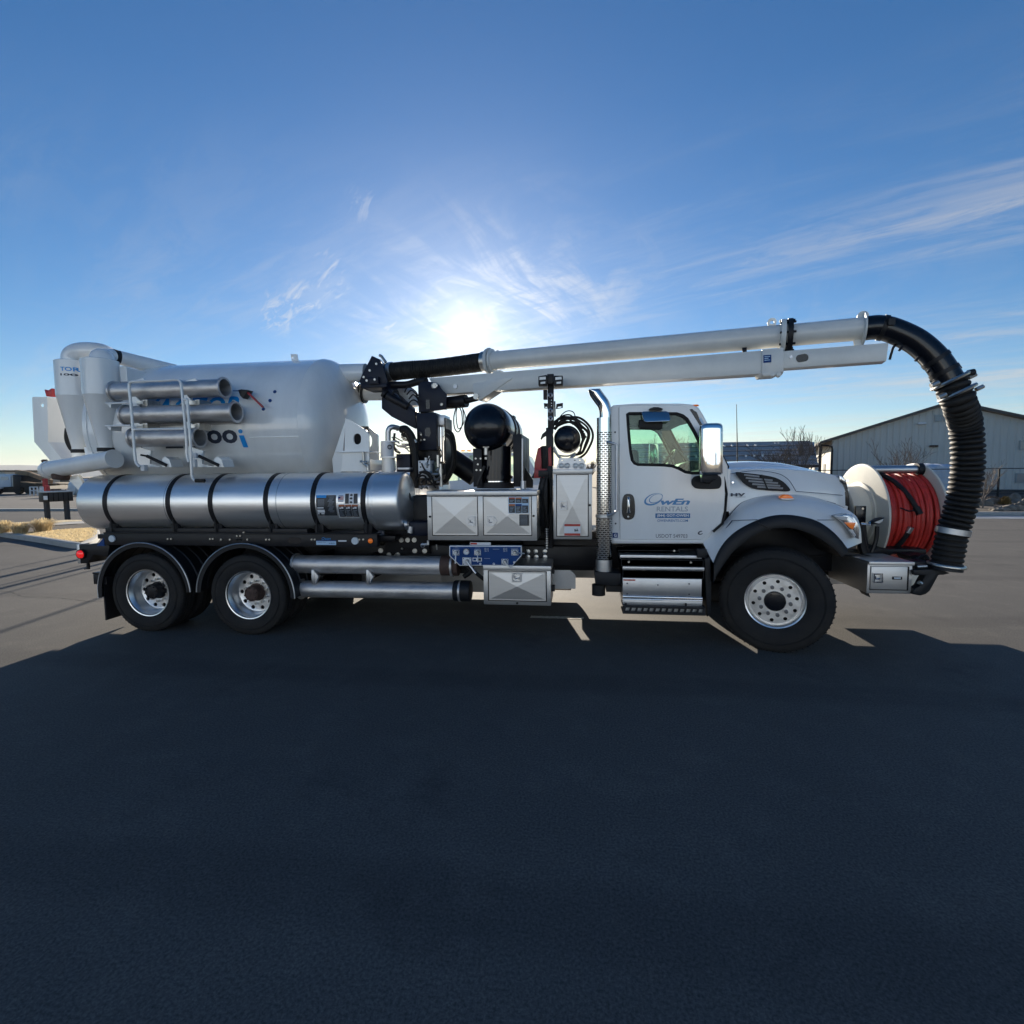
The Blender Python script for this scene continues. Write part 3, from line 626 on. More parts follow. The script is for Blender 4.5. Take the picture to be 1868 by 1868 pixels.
for px in (247, 342):
    cs = [(px+13, 714), (px+17, 757), (px+19, 798)]
    out = [(px-8, 696), (px+14, 690), (px+20, 698)]
    for (ax, ay) in cs: out += [(px+6, ay-14), (px, ay-8), (px-3, ay), (px, ay+9), (px+6, ay+15), (px+11, ay+19)]
    out += [(px+28, 822), (px+26, 846), (px+50, 852), (px+12, 852), (px, 840)]
    m = MB(); m.pprism(out, .12, .15); obj('saddle_plate', m, 'tankwhite', rk)
    for ay in (735, 778): 
        m = MB(); m.pbox(px+2, ay-4, px+14, ay+3, .06, .12); m.cyl(Q(px+16, ay-5, .1), Q(px+16, ay+4, .1), .018, n=8); m.pbox(px+17, ay-6, px+22, ay+6, .1, .3); obj('latch_clip', m, 'zinc', rk)
    m = MB(); m.cyl(Q(px+21, 832, .07), Q(px+57, 849, .09), .02, n=12); m.cyl(Q(px+10, 830, .07), Q(px+21, 832, .07), .012, n=8); obj('gas_strut', m, 'black', rk)
    m = MB(); m.pprism([(px+48, 852), (px+48, 838), (px+54, 833), (px+62, 838), (px+66, 852)], .1, .3); obj('strut_lug', m, 'tankwhite', rk)
m = MB(); m.pbox(256, 848, 263, 859, .02, .08); m.pbox(350, 826, 357, 836, .02, .06); m.pbox(352, 838, 356, 852, .02, .06); obj('lock_pin_block', m, 'whiteprint', rk, .003)

tubes_group = 'dull steel suction tubes carried on the truck'
def suction_tube(label, pa, pb, Y, open_right=True, r=.108):
    a, b = Q(*pa, Y), Q(*pb, Y); d = (b-a).normalized(); Ln = (b-a).length
    t = tag(empty('suction_tube', None, (a.x, Y, a.z)), label, 'tube', tubes_group)
    m = MB(); m.lathe([(r, 0), (r, Ln), (r-.006, Ln), (r-.006, 0), (r, 0)], (0, 0, 0), d, 48); o = obj('pipe', m, 'tubesteel', None, smooth=40); o.parent = t
    for s in (0, Ln):
        m = MB(); m.lathe([(r, s-.012), (r+.022, s-.012), (r+.024, s), (r+.022, s+.012), (r-.004, s+.012), (r-.004, s-.012), (r, s-.012)], (0, 0, 0), d, 48); o = obj('end_flange', m, 'tubesteel', None, smooth=40); o.parent = t
    return t
suction_tube('dull steel suction tube in the topmost saddle of the tank rack', (211, 714.5), (409, 707.5), .19)
suction_tube('dull steel suction tube in the middle saddle of the tank rack', (231, 757.5), (430, 751.5), .15)
suction_tube('shorter steel suction tube in the lowest saddle of the tank rack', (246, 799), (363.5, 798), .12)

# ---- two tubes slung low behind the rear wheels
t = suction_tube('frosted steel suction tube slung under the body, brown coupling at its end', (541, 1029), (826, 1032), .23, r=.113)
m = MB(); a = Q(806, 1031.5, .23)-t.location; m.cyl(a, Q(837, 1032, .23)-t.location, .119, n=32); o = obj('coupling', m, 'rust', None); o.parent = t
a, b = Q(551, 1074, .20), Q(832, 1078, .20)
t = suction_tube('polished steel suction tube hung lowest, with a black rubber end cap', (551, 1074), (840, 1078), .20, r=.103)
m = MB(); m.lathe([(.118, 0), (.124, .01), (.124, .19), (.118, .2), (0, .2)], Q(829, 1077.5, .2)-t.location, (1, 0, 0), 32); o = obj('rubber_cap', m, 'plastic', None, .004); o.parent = t
tr = empty('tube_carrier', T)
for px in (568, 668):
    m = MB(); m.pbox(px, 1040, px+5, 1066, .10, .14); m.pprism([(px+5, 1042), (px+13, 1052), (px+6, 1066)], .1, .16); obj('carrier_bracket', m, 'satin', tr, .003)
m = MB(); m.box(Q(568, 1050, .3).x, Q(568, 1050, .3).x+.06, .3, .85, .65, .95); m.box(Q(668, 1050, .3).x, Q(668, 1050, .3).x+.06, .3, .85, .65, .95); obj('carrier_arm', m, 'black', tr)

# ================================================================== boom, mast, machinery
# ---- boom
def bdir(a, b): return (b-a).normalized()
pa, pb = B(899, 658.5), B(1436, 612)
dB = bdir(pa, pb); bm_ = empty('boom', T)
m = MB(); m.cyl(pa, pb, .118, n=48); obj('boom_pipe', m, 'boomwhite', bm_)
pc = B(1576, 599.5); m = MB(); m.cyl(pb, pc, .112, n=48); obj('boom_pipe', m, 'boomwhite', bm_)
m = MB(); m.lathe([(.118, -.07), (.165, -.065), (.17, -.05), (.17, -.02), (.13, -.01)], pb, dB, 40); obj('pipe_flange', m, 'boomwhite', bm_)
m = MB(); m.lathe([(.12, 0), (.172, 0), (.172, .045), (.115, .045)], pb, dB, 40)
for k in range(8): a = 2*PI*k/8; x_, y_ = frame(dB); p = pb+(x_*math.cos(a)+y_*math.sin(a))*.155; m.cyl(p-dB*.08, p+dB*.07, .012, n=6)
obj('swivel_ring', m, 'black', bm_)
m = MB(); m.lathe([(.112, -.02), (.16, -.015), (.165, 0), (.112, .005)], pc, dB, 40)
for px, py in ((1574, 571), ): q = B(px, py+6); m.cyl(q-BN*.015, q+BN*.015, .05, n=16)
obj('end_flange', m, 'boomwhite', bm_)
m = MB()
q0, q1, q2, q3 = B(1557, 615, -.02), B(1577, 613, -.02), B(1571, 632, -.02), B(1560, 633, -.02)
m.loft([[q0, q1], [q3, q2]]); m.loft([[q0+BN*.04, q1+BN*.04], [q3+BN*.04, q2+BN*.04]]); obj('pipe_hanger', m, 'boomwhite', bm_)
m = MB(); q = B(1441, 585); m.lathe([(.02, -.012), (.045, -.012), (.045, .012), (.02, .012), (.02, -.012)], q-dB*.17, BN, 16); q = B(908, 643); m.lathe([(.012, -.01), (.03, -.01), (.03, .01), (.012, .01), (.012, -.01)], q, BN, 14); pieces('eye_bolt', m, 'zinc', bm_)
# lower beam (outer and inner box)
def beam(m, t0, b0, t1, b1, w):
    vs = []
    for t, b in ((t0, b0), (t1, b1)):
        for p in (t, b): vs += [p-BN*w/2, p+BN*w/2]
    m.add(vs, [(0, 4, 6, 2), (1, 3, 7, 5), (0, 1, 5, 4), (2, 6, 7, 3), (0, 2, 3, 1), (4, 5, 7, 6)])
m = MB(); beam(m, B(789, 692), B(808, 721), B(1428, 639.5), B(1428, 682), .2); obj('boom_beam', m, 'boomwhite', bm_, .006)
m = MB(); beam(m, B(1380, 647), B(1380, 678), B(1617, 628.5), B(1613, 661.5), .16); inner = obj('boom_extension', m, 'boomwhite', bm_, .006)
m = MB(); beam(m, B(1389, 641, -.02), B(1389, 683, -.02), B(1428, 638, -.02), B(1428, 681, -.02), .2)
for px, py in ((1396, 682.5), (1409, 682.5), (1421, 682)): q = B(px, py, -.13); m.cyl(q, q+BN*.1, .025, n=10)
m.pprism([(1389, 679), (1428, 677), (1422, 684), (1393, 686)], B(1400, 680).y-.13, B(1400, 680).y+.1); obj('boom_sleeve', m, 'boomwhite', bm_, .004)
m = MB(); a = [B(1392.5, 648, -.125), B(1407, 647, -.125)]; b = [B(1392.5, 662, -.125), B(1407, 661, -.125)]; m.loft([a, b]); s_ = obj('blue_sticker', m, 'blue', bm_, smooth=0)
m = MB()
for i in range(3): m.loft([[B(1394.5, 650+i*3.3, -.127), B(1405-(i % 2)*3, 649.3+i*3.3, -.127)], [B(1394.5, 651.4+i*3.3, -.127), B(1405-(i % 2)*3, 650.6+i*3.3, -.127)]])
obj('sticker_print', m, 'paleprint', bm_, smooth=0)
def bprism(m, pts, o0, o1):
    n = len(pts); f = [B(x, y, o0) for x, y in pts]; k = [p+BN*(o1-o0) for p in f]
    m.add(f+k, [tuple(range(n)), tuple(range(n, 2*n))[::-1]]+[(i, n+i, n+(i+1) % n, (i+1) % n) for i in range(n)])
def roundpx(x0, x1, y0, y1, sk=0.):
    out = []
    r = (y1-y0)/2
    for k in range(9): t = -PI/2+PI*k/8; out.append((x1-r+r*math.cos(t), (y0+y1)/2+r*math.sin(t)-sk))
    for k in range(9): t = PI/2+PI*k/8; out.append((x0+r+r*math.cos(t), (y0+y1)/2+r*math.sin(t)+sk))
    return out
m = MB(); bprism(m, roundpx(1452, 1475, 646, 660, .8), -.085, -.078); obj('beam_slot', m, 'gloss', bm_)
m = MB(); q = B(1443, 651.5, -.085); m.cyl(q, q-BN*.008, .016, n=14); q = B(831, 705, -.105); m.cyl(q-BN*.01, q+BN*.01, .03, n=14); pieces('beam_plug', m, 'satin', bm_)
m = MB(); bprism(m, [(863, 700), (905, 690), (934, 689), (932, 692), (874, 731), (863, 716)], -.112, .112); obj('beam_gusset', m, 'boomwhite', bm_, .004)
m = MB(); bprism(m, [(899, 676), (913, 675), (912, 690), (902, 691)], -.05, .05); obj('pipe_support', m, 'boomwhite', bm_, .004)
m = MB(); m.bar(B(1358, 625), B(1358, 642), .06, .03); m.cyl(B(1354, 640, -.04), B(1362, 639, -.04), .035, n=12); obj('pipe_clip', m, 'black', bm_)
# lift ram under the beam
m = MB(); m.cyl(B(790, 738), B(851, 731.5), .085, n=24); m.cyl(B(848, 732), B(871, 726), .04, n=16); obj('lift_ram', m, 'black', bm_)
m = MB(); q = B(868, 723, -.13); m.cyl(q, q+BN*.26, .04, n=16); obj('ram_pin', m, 'zinc', bm_)
# hose from bracket to boom pipe
def corrugated(m, path, r, amp, pitch, seg=28, per=6):
    L = sum((b-a).length for a, b in zip(path, path[1:])); n = int(L/pitch*per)
    pts = resample(path, n+1); rs = [r+amp*(abs(math.sin(PI*i/per))**.6-.5)*(1+.25*math.sin(i*.37)) for i in range(n+1)]
    m.tube(pts, rs, seg, cap=False)
hp = catmull([Q(704, 680, 1.36), Q(740, 675.5, 1.33), B(800, 671), B(895, 658.5)], 40)
m = MB(); corrugated(m, hp, .120, .009, .030, per=4); obj('boom_hose', m, 'hose', bm_, smooth=80)
for t, col in ((.02, 'zinc'), (.14, 'satin'), (.955, 'zinc'), (.985, 'zinc')):
    i = int(t*39); d = (hp[min(i+1, 39)]-hp[max(0, i-1)]).normalized(); m = MB(); m.lathe([(.126, -.03), (.136, -.028), (.136, .028), (.126, .03)], hp[i], d, 32); obj('hose_clamp', m, col, bm_)
m = MB(); m.lathe([(.12, -.09), (.16, -.08), (.172, -.05), (.172, -.035), (.12, -.03)], pa, dB, 36); m.lathe([(.12, .0), (.155, .0), (.155, .025), (.12, .03)], pa-dB*.02, dB, 36); obj('pipe_flange', m, 'boomwhite', bm_)
# elbow and hanging hose at the front
ep = catmull([pc, pc+dB*.12, B(1630, 603.5, -.0), B(1672, 624), B(1708, 657), B(1733, 695)], 50)
m = MB(); m.tube(ep, .117, 40, cap=False); obj('boom_elbow', m, 'gloss', bm_)
for t in (.28, .8, .9):
    i = int(t*49); d = (ep[i+1]-ep[i-1]).normalized(); q = ep[i]
    m = MB(); m.lathe([(.117, -.02), (.124, -.02), (.124, .02), (.117, .02)], q, d, 32); o_ = q+Vector((0, -.12, .02)); m.box(o_.x-.03, o_.x+.03, o_.y-.03, o_.y+.02, o_.z-.03, o_.z+.03) if t < .5 else None
    obj('elbow_band', m, 'black', bm_)
m = MB(); m.tube(catmull([B(1623, 656), B(1626, 645), B(1631, 632), B(1645, 626), B(1665, 640), B(1690, 665), B(1705, 690)], 30), .012, 8)
for t in (5, 12, 18, 24): 
    i = 20+t; q = ep[min(i, 49)]; m.cyl(q+Vector((-.06, -.06, -.11)), q+Vector((-.09, -.06, -.15)), .012, n=6)
obj('control_cable', m, 'black', bm_)
# tie bracket and rings at the elbow's lower end
q = ep[-1]; d = (ep[-1]-ep[-3]).normalized(); x_, y_ = frame(d)
m = MB(); m.lathe([(.12, -.09), (.165, -.09), (.165, -.06), (.12, -.06)], q, d, 32, -.6, 1.2); m.cyl(q+Vector((.12, -.05, .06)), q+Vector((.17, -.05, .07)), .03, n=12); obj('elbow_flange', m, 'black', bm_)
m = MB()
for o_ in (.0, .13):
    dd = (d+Vector((.0, 0, 0))).normalized(); m.lathe([(.125, -.014), (.155, -.016), (.163, 0), (.155, .016), (.125, .014)], q+d*o_, dd, 36)
    m.cyl(q+d*o_+Vector((-.14, -.06, -.02)), q+d*o_+Vector((-.2, -.06, -.05)), .026, n=10); m.cyl(q+d*o_+Vector((.14, -.03, .02)), q+d*o_+Vector((.2, -.03, .05)), .02, n=10)
pieces('quick_clamp', m, 'zinc', bm_)
hang = catmull([q, B(1748, 730), Q(1761, 775, -.02), Q(1765.5, 830, .0), Q(1762, 880, .02), Q(1751, 930, .04), Q(1738, 970, .05), Q(1726, 1030, .06)], 90)
m = MB(); corrugated(m, hang, .126, .024, .052, seg=36, per=6); obj('suction_hose', m, 'hose', T, smooth=80, label='thick black ribbed hose hanging in front of the red reel')
i = 76; d = (hang[i+1]-hang[i-1]).normalized(); m = MB(); m.lathe([(.13, -.03), (.146, -.028), (.146, .028), (.13, .03)], hang[i], d, 36); obj('hose_clamp', m, 'satin', T)
e_ = hang[-1]; d = (hang[-1]-hang[-4]).normalized()
m = MB(); m.tube([hang[-14], hang[-8], e_], [.122, .126, .122], 36); obj('hose_cuff', m, 'hose', T)
m = MB(); m.lathe([(.1, -.01), (.158, -.01), (.165, .0), (.165, .012), (.158, .02), (.1, .02)], e_, d, 36); obj('hose_end_ring', m, 'zinc', T)
m = MB(); m.lathe([(0, .022), (.14, .022), (.145, .05), (0, .07)], e_, d, 32); obj('hose_rest_plate', m, 'black', T)

# ---- pivot bracket behind the boom hose
m = MB(); m.pprism([(678, 649), (681, 650), (692, 655), (700, 672), (707, 696), (704, 705), (661, 705), (655, 696), (660, 684)], 1.12, 1.15); m.pprism([(678, 649), (681, 650), (692, 655), (707, 696), (704, 705), (661, 705), (655, 696)], 1.5, 1.53)
m.pbox(671, 687, 690, 700, 1.05, 1.12); m.pbox(658, 700, 705, 707, 1.1, 1.55); br = obj('swivel_bracket', m, 'navy', T, .005)
m = MB()
for px, py in ((669.5, 694.5), (684, 692.5), (675, 676), (664, 688), (687, 664)): q = Q(px, py, 1.05 if py > 690 else 1.12); m.cyl((q.x, q.y-.015, q.z), (q.x, q.y, q.z), .016, n=8)
pieces('bracket_bolt', m, 'zinc', br)
m = MB(); q = Q(692, 679, 1.36); m.lathe([(.1, -.03), (.175, -.03), (.18, 0), (.175, .03), (.1, .03)], q, (1, 0, .02), 36); obj('swivel_ring', m, 'satin', br)
m = MB(); m.cyl(Q(690, 679.5, 1.36), Q(712, 679, 1.36), .11, n=28); obj('hose_stub', m, 'plastic', br)
m = MB(); m.tube([Q(692, 648, 1.3), Q(696, 650, 1.3), Q(704, 661, 1.3)], .02, 8); obj('eye_bolt', m, 'zinc', br)

# ---- mast
ms = empty('boom_mast', T)
m = MB(); m.pprism([(763, 703), (767, 697), (780, 695.5), (794, 698), (800, 701), (806, 711), (814, 718.5), (814, 747), (764, 752)], 1.13, 1.17); m.pprism([(763, 703), (767, 697), (780, 695.5), (794, 698), (806, 711), (814, 718.5), (814, 747), (764, 752)], 1.52, 1.56); m.pbox(763, 700, 778, 752, 1.17, 1.52); obj('mast_head', m, 'navy', ms, .004)
m = MB()
for px, py, r in ((793, 703.5, .045), (806, 738, .022)): q = Q(px, py, 1.13); m.lathe([(0, -.02), (r*.35, -.02), (r*.4, -.012), (r*.75, -.012), (r*.8, -.025), (r, -.02), (r, 0)], q, (0, 1, 0), 20)
pieces('mast_pin', m, 'zinc', ms)
m = MB(); m.pbox(777, 729, 784, 746, 1.12, 1.13); obj('mast_window', m, 'gloss', ms)
m = MB(); m.pbox(760, 753, 796, 821, 1.12, 1.5); obj('mast_column', m, 'navy', ms, .01)
m = MB(); m.pprism([(775, 784), (778, 780), (784, 780), (786, 790), (783, 797), (775, 795)], 1.112, 1.12); m.pprism([(763, 792), (766, 787), (770, 790), (771, 802), (768, 809), (763, 808)], 1.112, 1.12); pieces('column_opening', m, 'gloss', ms)
m = MB()
for px, py in ((768, 793), (768, 803), (774, 802)): q = Q(px, py, 1.1); m.cyl(q, q+Vector((0, .02, 0)), .012, n=8)
pieces('column_bolt', m, 'zinc', ms)
m = MB(); m.pbox(756, 800, 800, 886, 1.2, 1.75); obj('mast_base', m, 'black', ms, .01)
m = MB(); m.pbox(797, 757, 811, 776, 1.2, 1.5); obj('valve_cover', m, 'satin', ms, .004)
m = MB(); m.pbox(797, 778, 801, 814, 1.2, 1.24); obj('cover_strip', m, 'satin', ms)
for px in (803.5, 808):
    m = MB(); m.cyl(Q(px, 779, 1.22), Q(px+1, 842, 1.22), .014, n=10); obj('chrome_rod', m, 'chrome', ms)
m = MB(); m.pbox(811, 762, 813.5, 845, 1.15, 1.5); m.pbox(801, 845, 812, 866, 1.1, 1.4); obj('mast_rail', m, 'black', ms)
# arm from bracket down to the mast
m = MB(); m.pprism([(696, 706), (707, 706), (757, 752), (760, 782), (757, 782), (714, 760), (696, 745)], 1.2, 1.5); obj('mast_arm', m, 'navy', ms, .008)
m = MB(); m.cyl(Q(706, 722, 1.18), Q(744, 742, 1.18), .05, n=16); m.cyl(Q(704, 720, 1.18), Q(700, 717, 1.18), .06, n=14); obj('slew_ram', m, 'black', ms)
m = MB(); m.tube(catmull([Q(707, 702, 1.3), Q(740, 702, 1.3), Q(760, 697, 1.25), Q(778, 695, 1.2)], 20), .05, 12); obj('top_hose', m, 'black', ms)

# ---- hydraulic hoses (each one a hose of its own)
hoses = [([(738, 716), (744, 706), (756, 712), (763, 722)], 1.1, .009), ([(742, 720), (750, 712), (758, 718), (764, 728)], 1.08, .009), ([(746, 728), (754, 720), (762, 728), (764, 738)], 1.06, .010), ([(744, 738), (752, 730), (760, 732), (766, 742)], 1.06, .010),
 ([(716, 716), (724, 712), (730, 724), (744, 740)], 1.16, .010), ([(714, 720), (722, 716), (734, 728), (742, 744)], 1.15, .008),
 ([(833, 740), (828, 760), (829, 780), (836, 788), (843, 775), (842, 752), (836, 740)], 1.2, .008), ([(836, 738), (832, 755), (836, 782), (846, 770), (844, 745)], 1.22, .007), ([(840, 738), (847, 752), (850, 765)], 1.22, .007),
 ([(812, 785), (824, 792), (829, 815), (829, 845), (820, 868), (810, 880)], 1.1, .028), ([(812, 792), (821, 800), (826, 820), (825, 848), (814, 872)], 1.06, .022),
 ([(731, 783), (744, 787), (753, 803), (757, 830), (758, 870), (757, 890)], .95, .05), ([(734, 790), (746, 797), (752, 815), (754, 845), (752, 880)], 1.0, .04),
 ([(722, 782), (740, 778), (752, 790), (757, 803)], .97, .016), ([(720, 790), (718, 810), (722, 822), (730, 826)], 1.0, .016),
 ([(769, 845), (772, 852), (778, 862), (785, 868), (790, 872)], .86, .010), ([(763, 868), (770, 862), (780, 866), (786, 876)], .84, .012), ([(760, 876), (768, 868), (776, 870), (778, 884)], .82, .012), ([(765, 862), (775, 860), (783, 864), (792, 880)], .84, .014), ([(768, 880), (778, 874), (790, 884), (795, 890)], .82, .012), ([(788, 828), (782, 838), (780, 846)], .9, .006), ([(797, 826), (802, 818), (806, 828), (803, 836)], 1.05, .006)]
hz = empty('hydraulic_hose_bundle', T)
for pts, Y, r in hoses:
    m = MB(); m.tube(catmull([Q(x, y, Y) for x, y in pts], 26), r, 10); obj('hose', m, 'hose', hz)
m = MB()
random.seed(5)
for k in range(26):
    x, y = random.uniform(762, 806), random.uniform(842, 890); q = Q(x, y, random.uniform(.84, 1.0)); d = Vector((random.uniform(-1, 1), random.uniform(-.6, .2), random.uniform(-1, 1))).normalized(); m.cyl(q-d*.02, q+d*.02, random.choice((.012, .016, .02)), n=8)
for k in range(14):
    x, y = random.uniform(720, 752), random.uniform(800, 824); q = Q(x, y, 1.05); d = Vector((random.uniform(.6, 1), 0, random.uniform(-.8, .2))).normalized(); m.cyl(q-d*.07, q+d*.07, .009, n=8)
for k in range(9): t = k/8; q = Q(724+t*34, 783+t*t*22, .93); d = Vector((1, 0, -1-t)).normalized(); m.cyl(q-d*.02, q+d*.02, .02, n=8)
small(obj('hose_fittings', m, 'zinc', hz))
m = MB(); m.pbox(763, 840, 785, 872, .9, 1.1); mv = obj('manifold_block', m, 'whiteprint', T, .004)
m = MB()
for px, py in ((766, 843), (780, 842), (767, 852), (782, 848), (766, 866), (779, 852)): q = Q(px, py, .89); m.cyl(q, q+Vector((0, .02, 0)), .01, n=8)
pieces('manifold_bolt', m, 'darkprint', mv)
m = MB(); m.cyl(Q(777, 842, 1.), Q(777, 835, 1.), .022, n=14); m.cyl(Q(783, 842, 1.), Q(783, 832, 1.), .013, n=12); pieces('manifold_stem', m, 'satin', mv)
m = MB(); m.pbox(797, 830, 800, 852, .95, 1.0); m.cyl(Q(787, 865.5, .9), Q(800, 865, .9), .018, n=10); m.cyl(Q(804, 846, .9), Q(805, 888, .9), .02, n=12); m.cyl(Q(804, 856, .9), Q(804, 864, .9), .032, n=12); m.cyl(Q(792, 875, .88), Q(799, 875, .88), .014, n=8); pieces('pipe_piece', m, 'zinc', T)
m = MB(); m.pbox(792, 842, 800, 864, .97, 1.06); obj('green_valve', m, mat('olive_valve', (.05, .075, .05), .5), T, .006)
# relief valve stack: white pipe, filter can
fl = empty('vent_filter', T)
m = MB(); m.tube(catmull([Q(708, 812, .8), Q(708, 795, .8), Q(709, 784, .8), Q(715, 779, .82), Q(726, 781, .9)], 24), .035, 16); obj('vent_pipe', m, 'satin', fl)
m = MB(); m.cyl(Q(706.5, 833, .8), Q(706.5, 806, .8), .085, n=28); m.pbox(695, 804, 720, 806, .72, .9); obj('filter_housing', m, 'whiteprint', fl)
m = MB(); m.pbox(693, 832.5, 722, 835, .7, .92); obj('filter_flange', m, 'satin', fl)
m = MB(); m.cyl(Q(708.5, 866, .8), Q(708.5, 835, .8), .085, n=28); obj('filter_base', m, 'tankwhite', fl)
m = MB(); q = Q(711, 815.5, .71); m.lathe([(.018, 0), (.03, -.004), (.03, .01)], q, (0, 1, 0), 20); q = Q(699, 815.5, .73); m.cyl(q, q+Vector((0, .03, 0)), .02, n=14); obj('filter_window', m, 'black', fl)
m = MB(); m.pbox(723, 828, 748, 862, .9, 1.2); m.pbox(724, 854, 748, 862, .78, .9); obj('pump_case', m, 'navy', T, .006)
m = MB(); m.pbox(725, 853, 747, 856.5, .76, .9); obj('case_cap', m, 'satin', T, .003)

# ---- silencer drum lying across the truck
YS = .50
qc = Q(887.5, 779, YS+.12); rs_ = .298
m = MB(); m.lathe([(0, -.19), (.06, -.186), (.12, -.17), (.18, -.137), (.23, -.093), (.265, -.045), (.285, 0), (.295, .05), (rs_, .11), (rs_, 1.35), (.28, 1.42), (.18, 1.5), (0, 1.53)], (qc.x, YS+.12, qc.z), (0, 1, 0), 96); sil = obj('silencer_drum', m, 'gloss', T, smooth=60)
m = MB()
for y in (1.15, 1.55): m.lathe([(rs_, -.03), (rs_+.012, -.03), (rs_+.012, .03), (rs_, .03)], (qc.x, y, qc.z), (0, 1, 0), 64)
pieces('drum_band', m, 'black', sil)
m = MB(); m.pbox(926, 758, 938, 772, 1.5, 1.7); obj('drum_bracket', m, 'black', sil)
sd = empty('silencer_stand', T)
m = MB(); m.pbox(863, 818, 879, 888, .62, .66); m.pbox(863, 818, 866, 888, .66, 1.2); obj('stand_leg', m, 'black', sd, .004)
m = MB(); m.pbox(936, 792, 952, 888, .62, .66); m.pbox(950, 792, 952.5, 888, .66, 1.6); obj('stand_leg', m, 'black', sd, .004)
m = MB(); m.pbox(956, 800, 961, 888, 1.2, 1.24); obj('stand_leg', m, 'black', sd)
m = MB(); m.bar(Q(870, 884, .6), Q(884, 850, .6), .03, .03); m.pprism([(952.5, 840), (961, 858), (972, 876), (972, 890), (953, 890)], 1.0, 1.05); obj('stand_brace', m, 'black', sd)
m = MB(); m.cyl(Q(953, 900, .6), Q(953, 800, .6), .013, n=10); m.cyl(Q(954.5, 893, .58), Q(954.5, 877, .58), .035, n=14); obj('grease_pipe', m, 'satin', sd)
m = MB()
for px, py in ((867.5, 836.5), (876.5, 836.5), (871.5, 847), (869, 857.5), (876.5, 857.5)): q = Q(px, py, .61); m.cyl(q, q+Vector((0, .02, 0)), .012, n=8)
for k in range(6): q = Q(957, 815+k*11, 1.19); m.cyl(q, q+Vector((0, .02, 0)), .013, n=8)
pieces('stand_bolt', m, 'zinc', sd)
m = MB(); m.cyl(Q(904, 880, .85), Q(904, 815, .85), .20, n=48); m.cyl(Q(904, 873, .85), Q(904, 867, .85), .22, n=48); mo = obj('vacuum_pump', m, 'gloss', T)
m = MB(); m.lathe([(.15, 0), (.17, .008), (.17, .02), (.15, .024)], Q(904, 880, .80), (0, 0, 1), 40); obj('pump_ring', m, 'chrome', mo)
m = MB(); m.cyl(Q(904, 890, .85), Q(904, 880, .85), .24, n=40); obj('pump_base', m, 'black', mo)
m = MB(); m.cyl(Q(886.5, 830, .55), Q(886.5, 817, .55), .026, n=14); m.cyl(Q(886.5, 838, .55), Q(886.5, 834, .55), .018, n=12); m.pbox(881, 814.5, 892, 816, .55, .57); obj('drain_fitting', m, 'zinc', sil)
m = MB(); m.cyl(Q(824, 838, 1.7), Q(868, 868, 1.7), .16, n=28); m.tube(catmull([Q(818, 832, 1.7), Q(828, 840, 1.7), Q(866, 866, 1.7)], 12), .03, 8); obj('outlet_duct', m, 'black', T)
m = MB(); m.box(-4.1, -1.95, .62, 2.1, 1.22, 1.5); m.pbox(700, 905, 782, 1010, .5, .9); m.pbox(720, 940, 745, 975, .35, .6); obj('machinery_deck', m, 'black', T, .01)
m = MB(); m.pbox(745, 952, 781, 978, .2, .5); dv = obj('drive_case', m, 'navy', T, .02)
m = MB(); m.cyl(Q(748.5, 972, .2), Q(750, 960, .2), .036, n=20); m.cyl(Q(748, 969, .19), Q(748.3, 967.5, .19), .04, n=20); m.lathe([(.05, -.02), (.055, 0), (.05, .02)], Q(742.5, 957, .22), (1, 0, .2), 16); obj('oil_filler', m, 'satin', T)
m = MB(); q = Q(741, 906, .35); m.lathe([(.05, -.012), (.068, 0), (.05, .012)], q, (.2, 1, 0), 20); m.lathe([(.0, .0), (.055, .005)], q, (.2, 1, 0), 20); obj('blanking_cap', m, 'plastic', T)
m = MB()
for px, py in ((732.5, 985), (744, 985), (756, 985), (695, 1004), (710, 1012), (726, 1012), (757, 1005), (775, 1005)):
    q = Q(px, py, .49); m.lathe([(.0, -.012), (.012, -.012), (.013, -.006), (.02, -.006), (.022, -.014), (.03, -.014), (.03, .0)], q, (0, 1, 0), 16)
for px, py in ((963, 1006), (977, 1006), (994, 1006), (978, 1016), (994, 1016), (963, 1016)):
    q = Q(px, py, .55); m.lathe([(.0, -.012), (.02, -.012), (.03, -.008), (.03, .0)], q, (0, 1, 0), 14)
m.cyl(Q(719, 1014, .47), Q(723, 1009, .47), .008, n=6); m.cyl(Q(733, 1002, .47), Q(734, 1000, .47), .014, n=8); m.cyl(Q(796, 993, .4), Q(797, 1003, .4), .008, n=6)
pieces('frame_bolt', m, 'zinc', T)
m = MB(); m.pbox(690, 996, 1090, 1030, .56, .8); m.pbox(955, 985, 1090, 1040, .7, .82); obj('side_member', m, 'black', T, .004)
m = MB(); m.cyl(Q(769, 994, .1), Q(779, 992.5, .1), .014, n=10); m.lathe([(.018, -.01), (.028, 0), (.018, .01)], Q(771, 995, .1), (0, 1, 0), 16); m.cyl(Q(781, 986, .1), Q(781, 994, .1), .016, n=10); obj('grease_valve', m, 'satin', T)

